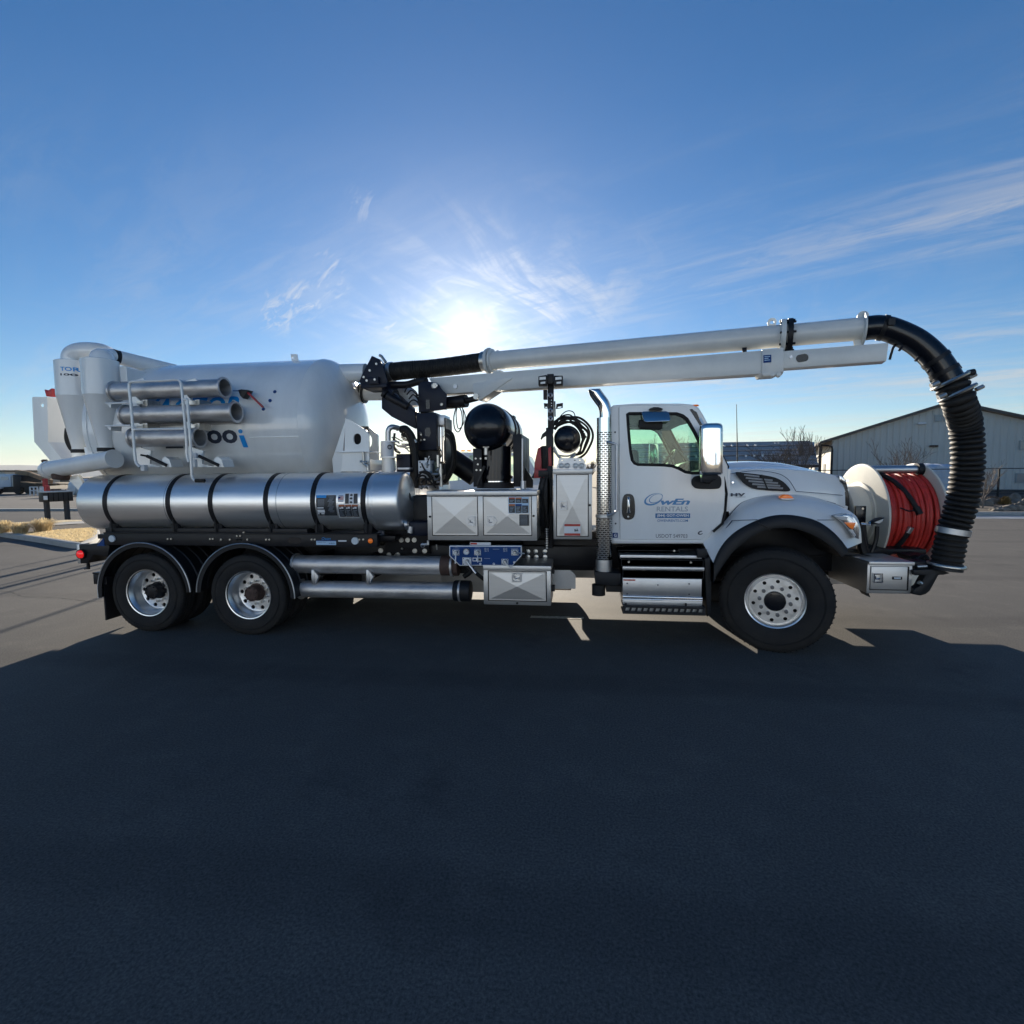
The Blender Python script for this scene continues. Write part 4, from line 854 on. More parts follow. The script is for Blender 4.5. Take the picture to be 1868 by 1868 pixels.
# ---- stainless cabinets with embossed doors
def latch(m, px, py, w, h, Y, hexa=0):
    if hexa:
        m.pprism([(px-w*.5, py-h*.5), (px+w*.5, py-h*.5), (px+w*.5, py+h*.5), (px-w*.5, py+h*.5), (px-w*.9, py)] if hexa < 0 else [(px-w*.5, py-h*.5), (px+w*.5, py-h*.5), (px+w*.9, py), (px+w*.5, py+h*.5), (px-w*.5, py+h*.5)], Y-.012, Y+.004)
    plate(m, pxz([(px-w*.5, py-h*.5), (px+w*.5, py-h*.5), (px+w*.5, py+h*.5), (px-w*.5, py+h*.5)], Y), [pxz([(px-w*.36, py-h*.36), (px+w*.36, py-h*.36), (px+w*.36, py+h*.36), (px-w*.36, py+h*.36)], Y)], Y-.02, Y-.008)
def handle(m, px, py, w, h, Y):
    q0, q1, q2 = Q(px-w*.22, py-h*.2, Y-.02), Q(px-w*.2, py+h*.14, Y-.02), Q(px+w*.2, py+h*.12, Y-.022)
    m.tube([q0, q1, q2], .006, 8); m.cyl(q2, q2+Vector((0, .02, 0)), .012, n=10)
def embossed_door(parent, px0, py0, px1, py1, Y, rise, mname='steel'):
    m = MB(); a, b = Q(px0, (py0+py1)/2, Y).x, Q(px1, (py0+py1)/2, Y).x; z1, z0 = Q((px0+px1)/2, py0, Y).z, Q((px0+px1)/2, py1, Y).z
    e = .016; cxm, czm = (a+b)/2, (z0+z1)/2
    v = [(a, Y, z0), (b, Y, z0), (b, Y, z1), (a, Y, z1), (a+e, Y, z0+e), (b-e, Y, z0+e), (b-e, Y, z1-e), (a+e, Y, z1-e), (cxm, Y-rise, czm), (a, Y+.02, z0), (b, Y+.02, z0), (b, Y+.02, z1), (a, Y+.02, z1)]
    m.add(v, [(0, 1, 5, 4), (1, 2, 6, 5), (2, 3, 7, 6), (3, 0, 4, 7), (4, 5, 8), (5, 6, 8), (6, 7, 8), (7, 4, 8), (0, 9, 10, 1), (1, 10, 11, 2), (2, 11, 12, 3), (3, 12, 9, 0)])
    return obj('door', m, mname, parent, smooth=0)
YC = .05
cb = empty('tool_cabinet', T)
m = MB(); m.pbox(779.5, 905, 979.5, 986, YC, .58); obj('cabinet_body', m, 'steel', cb, .006)
m = MB(); a = Q(778, 895, YC-.02); b = Q(980, 904, YC-.02); m.box(a.x, b.x, YC-.02, .60, b.z+.0, Q(880, 895.5, YC-.02).z); obj('cabinet_lid', m, 'steel', cb, .006)
m = MB(); m.pbox(787.5, 904.6, 872, 977.5, YC-.003, YC+.02); m.pbox(881, 904.6, 970.5, 977.3, YC-.003, YC+.02); pieces('door_seal', m, 'rubber', cb)
embossed_door(cb, 789, 906, 870.5, 976, YC-.022, .018); embossed_door(cb, 882.5, 906, 969, 975.8, YC-.022, .018)
m = MB(); latch(m, 860, 951, 13, 17, YC-.03, -1); latch(m, 895, 951, 13, 17, YC-.03, 1); handle(m, 860, 951, 13, 17, YC-.03); handle(m, 895, 951, 13, 17, YC-.03); pieces('latch', m, 'satin', cb)
m = MB()
for px, py in ((784.5, 942.5), (973.5, 941)): q = Q(px, py, YC); m.cyl((q.x, YC-.012, q.z), (q.x, YC, q.z), .012, n=12)
pieces('door_bumper', m, 'rubber', cb)
m = MB(); m.cur = 0; rect(m, 927.5, 906.5, 964.5, 936.5, YC-.040)
for i in range(3):
    x = 928.4+i*12.1; m.cur = 1; rect(m, x, 907.5, x+11, 917.5, YC-.042); rect(m, x, 920 if i < 2 else 922, x+11, 935.5, YC-.042)
    m.cur = 3 if i < 2 else 0; rect(m, x, 907.5, x+11, 910, YC-.044); m.cur = 2 if i else 3; rect(m, x, 919.5 if i < 2 else 922, x+11, 923, YC-.044)
    m.cur = 0
    for k in range(4): rect(m, x+1.5, 925+k*2.5, x+9-(k*5+i) % 4, 925.5+k*2.5, YC-.044)
    for k in range(2): rect(m, x+1.5, 912.5+k*2.4, x+9-(k*5+i) % 3, 913+k*2.4, YC-.044)
m.cur = 4; rect(m, 928.4, 907.5, 939.4, 909.5, YC-.045)
obj('safety_label', m, ['paleprint', 'darkprint', 'blue', 'orangeprint', 'redprint'], cb, smooth=0)
m = MB(); m.cur = 0; rect(m, 947.5, 938.5, 965, 959, YC-.040); m.cur = 1
for k in range(8): rect(m, 949, 940.5+k*2.2, 962-(k*5) % 5, 940.9+k*2.2, YC-.042)
obj('notice_label', m, ['darkprint', 'greytext'], cb, smooth=0)
m = MB(); m.pbox(857, 989.5, 895, 994, .08, .1); m.cur = 1; rect(m, 858, 990.3, 870, 993.2, .078); obj('lower_nameplate', m, ['whiteprint', 'redprint'], T, smooth=0)
# blue valve panel
YB = .04
vp = empty('valve_panel', T)
out = [(819.5, 995.5), (951.5, 995.5), (951.5, 1014), (935.5, 1032), (838, 1032), (819.5, 1014)]
m = MB(); m.pprism(out, YB, YB+.05); obj('panel_border', m, 'whiteprint', vp, .003)
m = MB(); m.pprism([(821.2, 997.5), (949.8, 997.5), (949.8, 1013.4), (934.6, 1030.6), (838.8, 1030.6), (821.2, 1013.2)], YB-.004, YB+.02); obj('panel_face', m, 'blue', vp)
def valve(px, py, s, ex, ey, r=.008):
    m = MB(); m.pbox(px-s, py-s*.85, px+s, py+s*.85, YB-.014, YB-.004); o = obj('valve_plate', m, 'whiteprint', vp, .002)
    m = MB(); q = Q(px, py, YB-.05); m.lathe([(0, -.012), (.014, -.012), (.02, 0), (.022, .04)], q, (0, 1, 0), 16); m.tube([q, Q(px+(ex-px)*.4, py+(ey-py)*.4, YB-.07), Q(ex, ey, YB-.08)], r, 8); obj('valve_lever', m, 'satin', vp)
    m = MB()
    for i in (-.75, .75):
        for j in (-.65, .65): q = Q(px+i*s, py+j*s, YB-.016); m.cyl(q, q+Vector((0, .004, 0)), .006, n=6)
    small(obj('valve_screws', m, 'darkprint', vp))
valve(831.5, 1008, 6, 830.5, 1028); valve(871, 1008, 6, 871.5, 1026, .006); valve(939, 1008, 6.3, 957, 1010); valve(851.5, 1024, 8, 868, 1046, .013); valve(921, 1025, 6.2, 932, 1037, .009)
m = MB(); q = Q(850.5, 1006.5, YB-.03); m.lathe([(.03, 0), (.036, -.004), (.038, .005), (.038, .03)], q, (0, 1, 0), 24); obj('gauge_case', m, 'satin', vp)
m = MB(); m.lathe([(0, .004), (.031, .004)], q, (0, 1, 0), 24); obj('gauge_dial', m, 'whiteprint', vp)
m = MB(); m.bar(q+Vector((0, .001, 0)), q+Vector((.02, .001, .012)), .004, .002, (0, 1, 0)); obj('gauge_needle', m, 'redprint', vp)
m = MB(); m.cur = 0; rect(m, 862, 1017.5, 879, 1024, YB-.007); m.cur = 1; rect(m, 863.5, 1019, 868.5, 1022.5, YB-.009); m.cur = 2; rect(m, 872.5, 1018.5, 877.5, 1023, YB-.009)
m.cur = 3
for x0, x1, y in ((826, 838, 999.5), (846, 856, 1001), (866, 876, 999.5), (899, 911, 1001.5), (883, 894, 1018.5), (932, 945, 1000)): rect(m, x0, y, x1, y+.6, YB-.007)
for x0 in (884, 918):
    for dx_, dy_, w_, h_ in ((0, 0, 1, 5), (1.8, 0, .8, 7), (4, .5, .8, 4), (6, 0, 1, 7), (0, 6.2, 1.8, .8), (3, 6, 1.6, .8)): rect(m, x0+dx_, 999.5+dy_, x0+dx_+w_, 999.5+dy_+h_, YB-.007)
obj('panel_print', m, ['whiteprint', 'blue', 'darkprint', 'greytext'], vp, smooth=0)
for px, py in ((876, 1029), (900.5, 1029), (938, 1026)):
    m = MB(); q = Q(px, py, YB-.014); m.lathe([(.004, 0), (.011, -.003), (.014, .01)], q, (0, 1, 0), 14); obj('panel_knob', m, 'whiteprint', vp)
m = MB(); m.tube(catmull([Q(866, 1043, .0), Q(874, 1050, .03), Q(884, 1058, .1)], 12), .022, 10); obj('lever_hose', m, 'hose', T)
m = MB(); m.tube(catmull([Q(833, 1040, .3), Q(845, 1030, .3), Q(858, 1042, .3), Q(846, 1052, .3)], 16), .03, 10); m.pbox(830, 1036, 862, 1046, .4, .5); obj('pipe_outlet', m, 'plastic', T)
# lower tool box
lb = empty('lower_toolbox', T)
m = MB(); m.pbox(882, 1040, 1005, 1104, YC, .55); obj('box_body', m, 'steel', lb, .006)
m = MB(); m.pbox(881, 1032, 1005.5, 1041, YC-.02, .56); obj('box_lid', m, 'steel', lb, .005)
m = MB(); m.pbox(890, 1041.5, 997.5, 1097, YC-.003, YC+.02); obj('door_seal', m, 'rubber', lb)
embossed_door(lb, 892, 1043, 995.5, 1095.5, YC-.022, .020)
m = MB(); latch(m, 942.5, 1053.5, 17, 16, YC-.034, 0); handle(m, 942.5, 1053.5, 17, 16, YC-.034); pieces('latch', m, 'satin', lb)
m = MB(); q = Q(943.5, 1100, YC); m.cyl((q.x, YC-.012, q.z), (q.x, YC, q.z), .013, n=12); pieces('door_bumper', m, 'rubber', lb)
m = MB(); m.pbox(1006, 1038, 1011, 1047, .1, .2); m.pbox(1006, 1070, 1012, 1079, .1, .2); pieces('box_hinge', m, 'black', lb)
m = MB(); m.pprism([(1009, 1038), (1036, 1038), (1044, 1043), (1050, 1050), (1050, 1074), (1009, 1074)], .72, .76); obj('far_side_panel', m, 'satin', T)
# tall cabinet with its lamps
tc_ = empty('tall_cabinet', T)
m = MB(); m.pbox(1009.5, 862, 1080, 984, YC, .5); obj('cabinet_body', m, 'steel', tc_, .006)
m = MB(); m.pbox(1008.5, 855.5, 1081, 864, YC-.02, .52); obj('cabinet_lid', m, 'steel', tc_, .005)
m = MB(); m.pbox(1014.5, 865, 1074, 979, YC-.003, YC+.02); obj('door_seal', m, 'rubber', tc_)
embossed_door(tc_, 1016, 866.5, 1072.3, 977.5, YC-.022, .020)
m = MB(); latch(m, 1027.5, 922, 13, 16, YC-.034, 0); handle(m, 1027.5, 922, 13, 16, YC-.034); pieces('latch', m, 'satin', tc_)
m = MB(); q = Q(1076, 921.5, YC); m.cyl((q.x, YC-.012, q.z), (q.x, YC, q.z), .013, n=12); pieces('door_bumper', m, 'rubber', tc_)
m = MB(); m.cur = 0; rect(m, 1029, 955.5, 1059, 977.5, YC-.045); m.cur = 1; rect(m, 1029.5, 956, 1058.6, 960, YC-.047); rect(m, 1029.5, 973, 1058.6, 977, YC-.047)
m.cur = 2; rect(m, 1048, 965, 1050, 969.5, YC-.047); rect(m, 1049, 967.5, 1055, 969, YC-.047); rect(m, 1052, 964.5, 1053.5, 969, YC-.047)
obj('warning_label', m, ['whiteprint', 'redprint', 'darkprint'], tc_, smooth=0)
m = MB(); plate(m, pxz([(1016, 855), (1016, 849), (1018, 846), (1019, 838), (1022, 835.5), (1062, 835.5), (1065, 839), (1067, 846), (1069, 849), (1069, 855)], .12), [pxz([(x+2*math.cos(t), 839.5+.8*math.sin(t)) for t in [2*PI*i/8 for i in range(8)]], .12) for x in (1026, 1048.5, 1058)], .115, .125); obj('lamp_bracket', m, 'satin', tc_)
for px in (1024, 1034.5, 1050, 1061):
    q = Q(px, 849.5, .09); m = MB(); m.cur = 0; m.lathe([(.026, -.01), (.03, -.012), (.031, .03), (0, .03)], q, (0, 1, 0), 20); m.cur = 1; m.lathe([(0, -.012), (.018, -.010), (.027, -.004)], q, (0, 1, 0), 20); obj('work_lamp', m, ['satin', 'lens'], tc_)
# light mast
YL = .55
lm = empty('light_mast', T)
m = MB(); m.pbox(999, 700, 1010, 782, YL, YL+.08); m.pbox(996, 780, 1009, 850, YL, YL+.12); m.pbox(998, 850, 1008, 1000, YL-.1, YL+.05); obj('mast_post', m, 'black', lm, .005)
m = MB(); m.pbox(998, 682, 1010, 700, YL-.08, YL+.1); obj('lamp_mount', m, 'black', lm, .004)
for x0, x1, a, b in ((982, 997.5, 1.5, 0), (1011, 1026.5, 0, 1.5)):
    m = MB(); m.pprism([(x0, 685+a), (x1, 685+b-1.5), (x1, 702.5-b*.3), (x0, 703-a*.3)], YL-.1, YL+.02); obj('work_light', m, 'black', lm, .004)
    m = MB(); m.pprism([(x0+2, 688), (x1-2, 687), (x1-2, 692), (x0+2, 693)], YL-.104, YL-.1); m.pprism([(x0+4, 697), (x1-3, 696), (x1-3, 699.5), (x0+4, 700.5)], YL-.104, YL-.1); pieces('light_lens', m, 'lens', lm, smooth=0)
m = MB(); plate(m, pxz([(1015, 737), (1027, 735), (1026.5, 744), (1014, 746)], YL+.1), [pxz([(1017.5, 742), (1024.5, 741), (1024, 743.6), (1017, 744.5)], YL+.1)], YL+.09, YL+.12); plate(m, pxz([(992, 735.5), (999, 736), (999, 745), (993, 745)], YL+.1), [pxz([(994.5, 742), (998.5, 742), (998, 744), (995, 744)], YL+.1)], YL+.09, YL+.12); m.cyl(Q(1012, 732, YL+.1), Q(1012.5, 760, YL+.1), .01, n=6); m.pbox(991, 711, 998, 728, YL+.02, YL+.1); pieces('small_lamp', m, 'black', lm)
m = MB()
for py in (721, 749.5, 763.5):
    q = Q(1004, py, YL-.01); m.lathe([(.012, 0), (.02, -.005), (.03, 0)], q, (0, 1, 0), 16)
for py in (730, 735.5, 740): q = Q(1006, py, YL-.004); m.cyl(q, q+Vector((0, .006, 0)), .006, n=6)
pieces('post_bushing', m, 'satin', lm)
m = MB(); m.pprism([(986, 800), (989, 792), (997, 785), (1000, 785), (1000, 800), (995, 795), (990, 798), (987, 802)], YL+.02, YL+.1); obj('mast_hook', m, 'black', lm)
# red hose reel under the mast and the coiled hose drum beside it
rr_ = empty('handgun_hose_reel', T)
m = MB(); m.pprism([(981, 818), (986, 814), (988, 845), (988, 866), (974, 872), (975, 845)], .52, .56); m.pprism([(1000, 818), (1005, 814), (1007, 866), (1001, 868)], .50, .53); m.pbox(975, 855, 1007, 872, .5, .56); obj('reel_frame', m, 'red', rr_, .004)
m = MB(); m.pbox(986, 813, 1001, 868, .56, .9); obj('reel_drum', m, 'hose', rr_, .02)
m = MB(); m.pbox(982, 858, 1002, 870, .44, .5); m.pbox(985, 872, 1004, 960, .45, .55); obj('reel_guide', m, 'black', rr_, .004)
m = MB()
for pts, r in (([(996, 868), (990, 900), (994, 940), (1000, 985)], .018), ([(1003, 868), (1006, 905), (1001, 950), (998, 990)], .016), ([(990, 868), (984, 890), (982, 930)], .014)): m.tube(catmull([Q(x, y, .46) for x, y in pts], 20), r, 8)
pieces('reel_hose', m, 'hose', rr_)
m = MB()
for k in range(9): q = Q(997.5, 964+k*4.2, .40); m.cyl(q, Q(997.5, 966.6+k*4.2, .40), .022, n=12)
pieces('chain_link', m, 'satin', rr_)
m = MB(); m.pbox(981, 906, 984, 908, .5, .9); m.pbox(985, 917, 1000, 919, .5, .52); m.pbox(983, 940, 997, 942, .5, .52); pieces('hook_rail', m, 'satin', rr_)
q = Q(1034.5, 800, .55); hr = empty('coiled_hose_drum', T)
m = MB(); m.lathe([(0, -.07), (.06, -.065), (.11, -.045), (.145, -.01), (.158, .03), (.16, .10), (.16, .5), (0, .5)], q, (0, 1, 0), 56); obj('drum_head', m, 'gloss', hr, smooth=60)
random.seed(11)
for k, (r0, th, cxo, czo) in enumerate(((.20, .013, .0, .0), (.225, .016, .02, .012), (.245, .012, .015, .03), (.27, .014, .035, .02))):
    m = MB(); pts = []
    for i in range(24):
        t = 2.55-i/23*(3.5+.25*k); pts.append(q+Vector((cxo+r0*math.cos(t)+.012*math.sin(i*.9+k), .08+.06*k, czo+r0*math.sin(t)+.012*math.cos(i*.7+k*2))))
    m.tube(catmull(pts, 60), th, 8); obj('hose_coil', m, 'hose', hr)
m = MB()
for pts, r in (([(1013, 780), (1022, 760), (1034, 750), (1046, 752), (1050, 765), (1049, 772)], .006), ([(1012, 782), (1022, 768), (1036, 764), (1050, 776), (1060, 790), (1063, 800), (1058, 815)], .010), ([(1012, 784), (1026, 770), (1044, 772), (1058, 786), (1064, 806)], .012), ([(1013, 776), (1024, 760), (1040, 757), (1050, 768), (1062, 786), (1064, 800)], .009), ([(1060, 797), (1070, 797)], .012), ([(1014, 778), (1020, 773), (1021, 774)], .02)):
    m.tube(catmull([Q(x, y, .6) for x, y in pts], 24), r, 8)
for k in range(12): a = random.uniform(.1, 1.4); p = q+Vector((.2*math.cos(a), .05, .2*math.sin(a))); m.cyl(p, p+Vector((.02, 0, -.02)), .014, n=6)
pieces('loose_cable', m, 'hose', hr)
m = MB(); m.tube(catmull([Q(1010, 815, .5), Q(1020, 834, .5), Q(1035, 838, .5), Q(1050, 830, .5)], 16), .014, 8); m.tube(catmull([Q(1010, 822, .5), Q(1018, 830, .5), Q(1036, 832, .5), Q(1050, 826, .5)], 16), .01, 8); obj('drum_cradle', m, 'zinc', hr)

# ---- exhaust stack
def perf_mat():
    m = bpy.data.materials.new('perforated_heat_shield'); m.use_nodes = True; t = m.node_tree; n = t.nodes; L = t.links
    p = n['Principled BSDF']; p.inputs['Metallic'].default_value = 1; p.inputs['Roughness'].default_value = .12
    uv = n.new('ShaderNodeUVMap'); b = n.new('ShaderNodeTexBrick'); b.offset = .5; b.squash = 1
    for k, v in (('Scale', 1.), ('Mortar Size', .0065), ('Brick Width', .048), ('Row Height', .0235), ('Mortar Smooth', .0), ('Bias', 0)): b.inputs[k].default_value = v
    L.new(uv.outputs[0], b.inputs['Vector'])
    r = n.new('ShaderNodeValToRGB'); r.color_ramp.interpolation = 'CONSTANT'; r.color_ramp.elements[0].color = (.02, .02, .022, 1); r.color_ramp.elements[1].position = .5; r.color_ramp.elements[1].color = (.75, .75, .74, 1)
    L.new(b.outputs['Fac'], r.inputs[0]); L.new(r.outputs[0], p.inputs['Base Color'])
    bp = n.new('ShaderNodeBump'); bp.inputs['Strength'].default_value = .8; bp.inputs['Distance'].default_value = .004; L.new(b.outputs['Fac'], bp.inputs['Height']); L.new(bp.outputs[0], p.inputs['Normal'])
    return m
M['perf'] = perf_mat()
YE = .17
ex = empty('exhaust_stack', T)
def exx(px, py): return Q(px, py, YE)
xe = exx(1102, 900).x
def perf_cyl(za, zb, r, name):
    me = bpy.data.meshes.new(name); n = 48; vs = []; fs = []
    for z in (za, zb):
        for i in range(n+1): a = 2*PI*i/n; vs.append((xe+r*math.cos(a), YE-r*math.sin(a)*1, z))
    for i in range(n): fs.append((i, i+1, n+1+i+1, n+1+i))
    me.from_pydata(vs, [], fs); uv = me.uv_layers.new(name='UVMap')
    for p in me.polygons:
        for li in p.loop_indices:
            vi = me.loops[li].vertex_index; k = vi % (n+1); uv.data[li].uv = (2*PI*r*k/n, vs[vi][2])
    me.materials.append(M['perf']); me.shade_smooth(); o = bpy.data.objects.new(name, me); COL.objects.link(o); setparent(o, ex); return o
RE = .083
perf_cyl(exx(1102, 938).z, exx(1102, 788).z, RE, 'heat_shield'); perf_cyl(exx(1102, 1020).z, exx(1102, 945).z, RE+.008, 'heat_shield')
m = MB(); m.lathe([(.055, exx(1102, 762).z), (RE, exx(1102, 762.5).z), (RE, exx(1102, 788).z)], (xe, YE, 0), (0, 0, 1), 48); obj('shield_collar', m, 'chrome', ex)
m = MB(); zc = exx(1102, 941).z; m.lathe([(RE+.002, zc-.02), (RE+.012, zc-.015), (RE+.012, zc+.015), (RE+.002, zc+.02)], (xe, YE, 0), (0, 0, 1), 48); m.lathe([(RE+.008, exx(1102, 1046).z), (RE+.01, exx(1102, 1044).z), (RE+.008, exx(1102, 1020).z)], (xe, YE, 0), (0, 0, 1), 48); pieces('shield_band', m, 'steel', ex)
xt = xe+.012
tip = catmull([Vector((xt, YE, exx(1102, 770).z)), Vector((xt, YE, exx(1102, 752).z)), Vector((xt-.02, YE, exx(1102, 738).z)), Vector((xt-.07, YE, exx(1102, 726).z)), Vector((xt-.12, YE, exx(1102, 714).z))], 28)
m = MB(); m.tube(tip, .068, 36, cap=False)
cut = tip[-1]; 
# slanted mouth
last = [i for i in range(27*36, 28*36)]
for i in last: x, y, z = m.v[i]; m.v[i] = (cut.x-.055+ (x-cut.x)*.25, y, z+.02-(x-cut.x)*-.35+(cut.x-x)*.9)
obj('exhaust_tip', m, 'chrome', ex, smooth=60)
m = MB(); m.tube([exx(1108, 807)+Vector((0, -.08, 0)), exx(1117, 810)+Vector((0, -.12, 0)), exx(1124, 812)+Vector((0, -.12, 0)), exx(1124, 930)+Vector((0, -.12, 0)), exx(1117, 936)+Vector((0, -.12, 0)), exx(1108, 940)+Vector((0, -.08, 0))], .016, 10); obj('grab_handle', m, 'satin', ex)
m = MB(); m.pprism([(1084, 1043), (1134, 1046), (1134, 1067), (1118, 1069.5), (1086, 1066)], .06, .36); obj('stack_elbow_box', m, 'plastic', ex, .015)
m = MB(); m.cyl(exx(1092, 1085), exx(1092, 1066), .075, n=28); m.pbox(1106, 1068, 1134, 1080, .1, .35); obj('stack_foot', m, 'rubber', ex)

# ================================================================== cab, bonnet, front
Y0 = .22; Y1 = 2.28                      # near and far cab sides
cabp = empty('cab', T)
side = [(1116, 744), (1120, 741), (1160, 738), (1244, 738), (1262, 740), (1273, 745), (1281, 757), (1300, 795), (1326, 851), (1326, 900), (1324, 930), (1318, 956), (1285, 985), (1283, 990), (1118, 990)]
win = [(1142.7, 756), (1147, 753.2), (1190, 753), (1234, 753.5), (1245, 757), (1254, 764), (1268, 788), (1282, 816), (1290, 840), (1293, 862), (1280, 864.6), (1262, 864.5), (1249, 862.5), (1238, 856.5), (1225, 851.5), (1210, 850), (1163, 849), (1156, 846), (1151.5, 840), (1148.5, 825), (1146, 800), (1144, 775)]
sideXZ = pxz(side, Y0); winXZ = pxz(win, Y0)
def grow(poly, d):
    cx_ = sum(p[0] for p in poly)/len(poly); cz_ = sum(p[1] for p in poly)/len(poly); out = []
    n = len(poly)
    for i in range(n):
        a, b, c = poly[i-1], poly[i], poly[(i+1) % n]; t = Vector((c[0]-a[0], c[1]-a[1])).normalized(); nrm = Vector((t.y, -t.x))
        if nrm.dot(Vector((b[0]-cx_, b[1]-cz_))) < 0: nrm = -nrm
        out.append((b[0]+nrm.x*d, b[1]+nrm.y*d))
    return out
w2 = grow(winXZ, .004)
m = MB(); plate(m, sideXZ, [w2], Y0, Y0+.05, .012); obj('cab_side', m, 'white', cabp)
m = MB(); plate(m, sideXZ, [w2], Y1-.05, Y1, .012); obj('cab_side', m, 'white', cabp)
xr, xf = sideXZ[0][0], Q(1262, 740, Y0).x; zt = Q(1200, 738, Y0).z; zb = Q(1200, 988, Y0).z; xw = Q(1326, 851, Y0).x; zw = Q(1326, 851, Y0).z
# roof, slightly crowned
m = MB(); lines = []
rp = pxz([(1116, 744), (1120, 741), (1160, 738), (1244, 738), (1262, 740), (1273, 745), (1281, 757)], Y0)
for k in range(13):
    t = k/12; y = Y0+.012+(Y1-Y0-.024)*t; h = .05*math.sin(PI*t)**.5; lines.append([Vector((x+.25*h*(1 if i > 3 else 0), y, z+h-.004)) for i, (x, z) in enumerate(rp)])
m.loft(lines); obj('cab_roof', m, 'white', cabp, smooth=50)
m = MB(); m.box(xr+.02, xr+.06, Y0+.03, Y1-.03, zb, zw+.0); m.box(xr+.02, xr+.06, Y0+.03, .62, zw, zt-.03); m.box(xr+.02, xr+.06, 1.88, Y1-.03, zw, zt-.03); m.box(xr+.02, xr+.06, .62, 1.88, zt-.25, zt-.03); obj('cab_back', m, 'white', cabp)
m = MB(); m.box(xr+.035, xr+.041, .62, 1.88, zw, zt-.25); obj('rear_window', m, 'glass', cabp)
m = MB(); m.box(xr, xf+.4, Y0+.05, Y1-.05, zb, zb+.05); m.box(xr+.06, xf-.02, Y0+.06, Y1-.06, zt-.05, zt-.02); m.box(xr+.06, xr+.09, Y0+.05, Y1-.05, zb, zw); obj('cab_lining', m, 'interior2', cabp)
# inner door skins (seen through the opposite window)
m = MB(); plate(m, grow(sideXZ, -.02), [grow(winXZ, .012)], Y0+.055, Y0+.075); plate(m, grow(sideXZ, -.02), [grow(winXZ, .012)], Y1-.075, Y1-.055); obj('door_lining', m, 'interior2', cabp)
# windscreen, its pillars and cowl
wtop = [Vector((Q(1276, 750, Y0).x+.0, y, Q(1276, 750, Y0).z)) for y in (Y0+.05, 1.25, Y1-.05)]; wbot = [Vector((xw+.02, y, zw-.01)) for y in (Y0+.05, 1.25, Y1-.05)]
wtop[1].x += .16; wbot[1].x += .18
ga = [resample(catmull(wtop, 9), 9), resample(catmull(wbot, 9), 9)]
m = MB(); m.loft([[p for p in ga[0]], [a.lerp(b, .5)+Vector((.03, 0, .0)) for a, b in zip(*ga)], ga[1]]); obj('windscreen', m, 'glass', cabp, smooth=60)
m = MB(); m.tube(ga[0], .018, 8); m.tube(ga[1], .018, 8)
for i in (0, 8): m.bar(ga[0][i], ga[1][i], .03, .05, (0, 1, 0))
obj('windscreen_seal', m, 'rubber', cabp)
m = MB(); m.pprism([(1256, 747), (1262, 746), (1271, 752), (1282, 776), (1290, 795), (1296, 808), (1288, 800), (1275, 775)], Y0-.006, Y0+.01); obj('pillar_trim', m, 'gloss', cabp)
m = MB(); m.pprism([(1275, 763), (1279, 762), (1285, 773), (1281, 774)], Y0-.008, Y0-.005); obj('pillar_glass', m, 'paleprint', cabp)
m = MB(); q = Q(1268, 741, Y0+.25); m.lathe([(0, .02), (.035, .015), (.045, 0)], q, (0, 0, 1), 16); obj('roof_marker', m, 'amber', cabp)
# door: seal gap, skin, window rubber, glass
door = [(1130, 744), (1131, 742), (1160, 740.5), (1243, 740.5), (1256, 746), (1275, 776), (1290, 806), (1300, 832), (1309, 857), (1320, 858), (1321, 900), (1319, 930), (1313, 954), (1281, 981.5), (1278, 983.5), (1132, 983.5), (1131, 900)]
dXZ = pxz(door, Y0-.01)
dr = empty('passenger_door', T)
m = MB(); plate(m, grow(dXZ, .007), [grow(winXZ, .002)], Y0-.006, Y0+.002); obj('door_gap', m, 'rubber', dr)
m = MB(); plate(m, dXZ, [grow(winXZ, .003)], Y0-.022, Y0-.003, .005); obj('door_skin', m, 'white', dr)
m = MB(); inn = grow(winXZ, -.022); plate(m, grow(winXZ, .004), [inn], Y0-.026, Y0+.01, .003); obj('window_rubber', m, 'rubber', dr)
m = MB(); plate(m, grow(winXZ, -.01), [], Y0+.0, Y0+.004); obj('window_glass', m, 'glass', dr)
m = MB(); plate(m, grow(winXZ, -.01), [], Y1-.004, Y1); obj('far_window_glass', m, 'glass', cabp)
m = MB(); plate(m, grow(winXZ, .004), [inn], Y1-.01, Y1+.02); obj('far_window_rubber', m, 'rubber', cabp)
m = MB(); hp_ = [(1146, 901.5), (1152, 903), (1155.5, 909), (1157, 922), (1156.5, 938), (1153, 945), (1146, 947), (1139, 945), (1135.5, 938), (1135, 922), (1136.5, 909), (1140, 903)]; plate(m, smoothpoly(pxz(hp_, Y0), 40), [], Y0-.034, Y0-.02, .005); obj('handle_well', m, 'gloss', dr)
m = MB(); m.tube([Q(1146.5, 907, Y0-.04), Q(1146.5, 912, Y0-.065), Q(1146.5, 928, Y0-.065), Q(1146.5, 935, Y0-.05)], [.013, .017, .017, .022], 12); obj('door_handle', m, 'chrome', dr)
m = MB(); q = Q(1146, 942.5, Y0-.036); m.cyl(q, q+Vector((0, .004, 0)), .010, n=14); obj('key_lock', m, 'satin', dr)
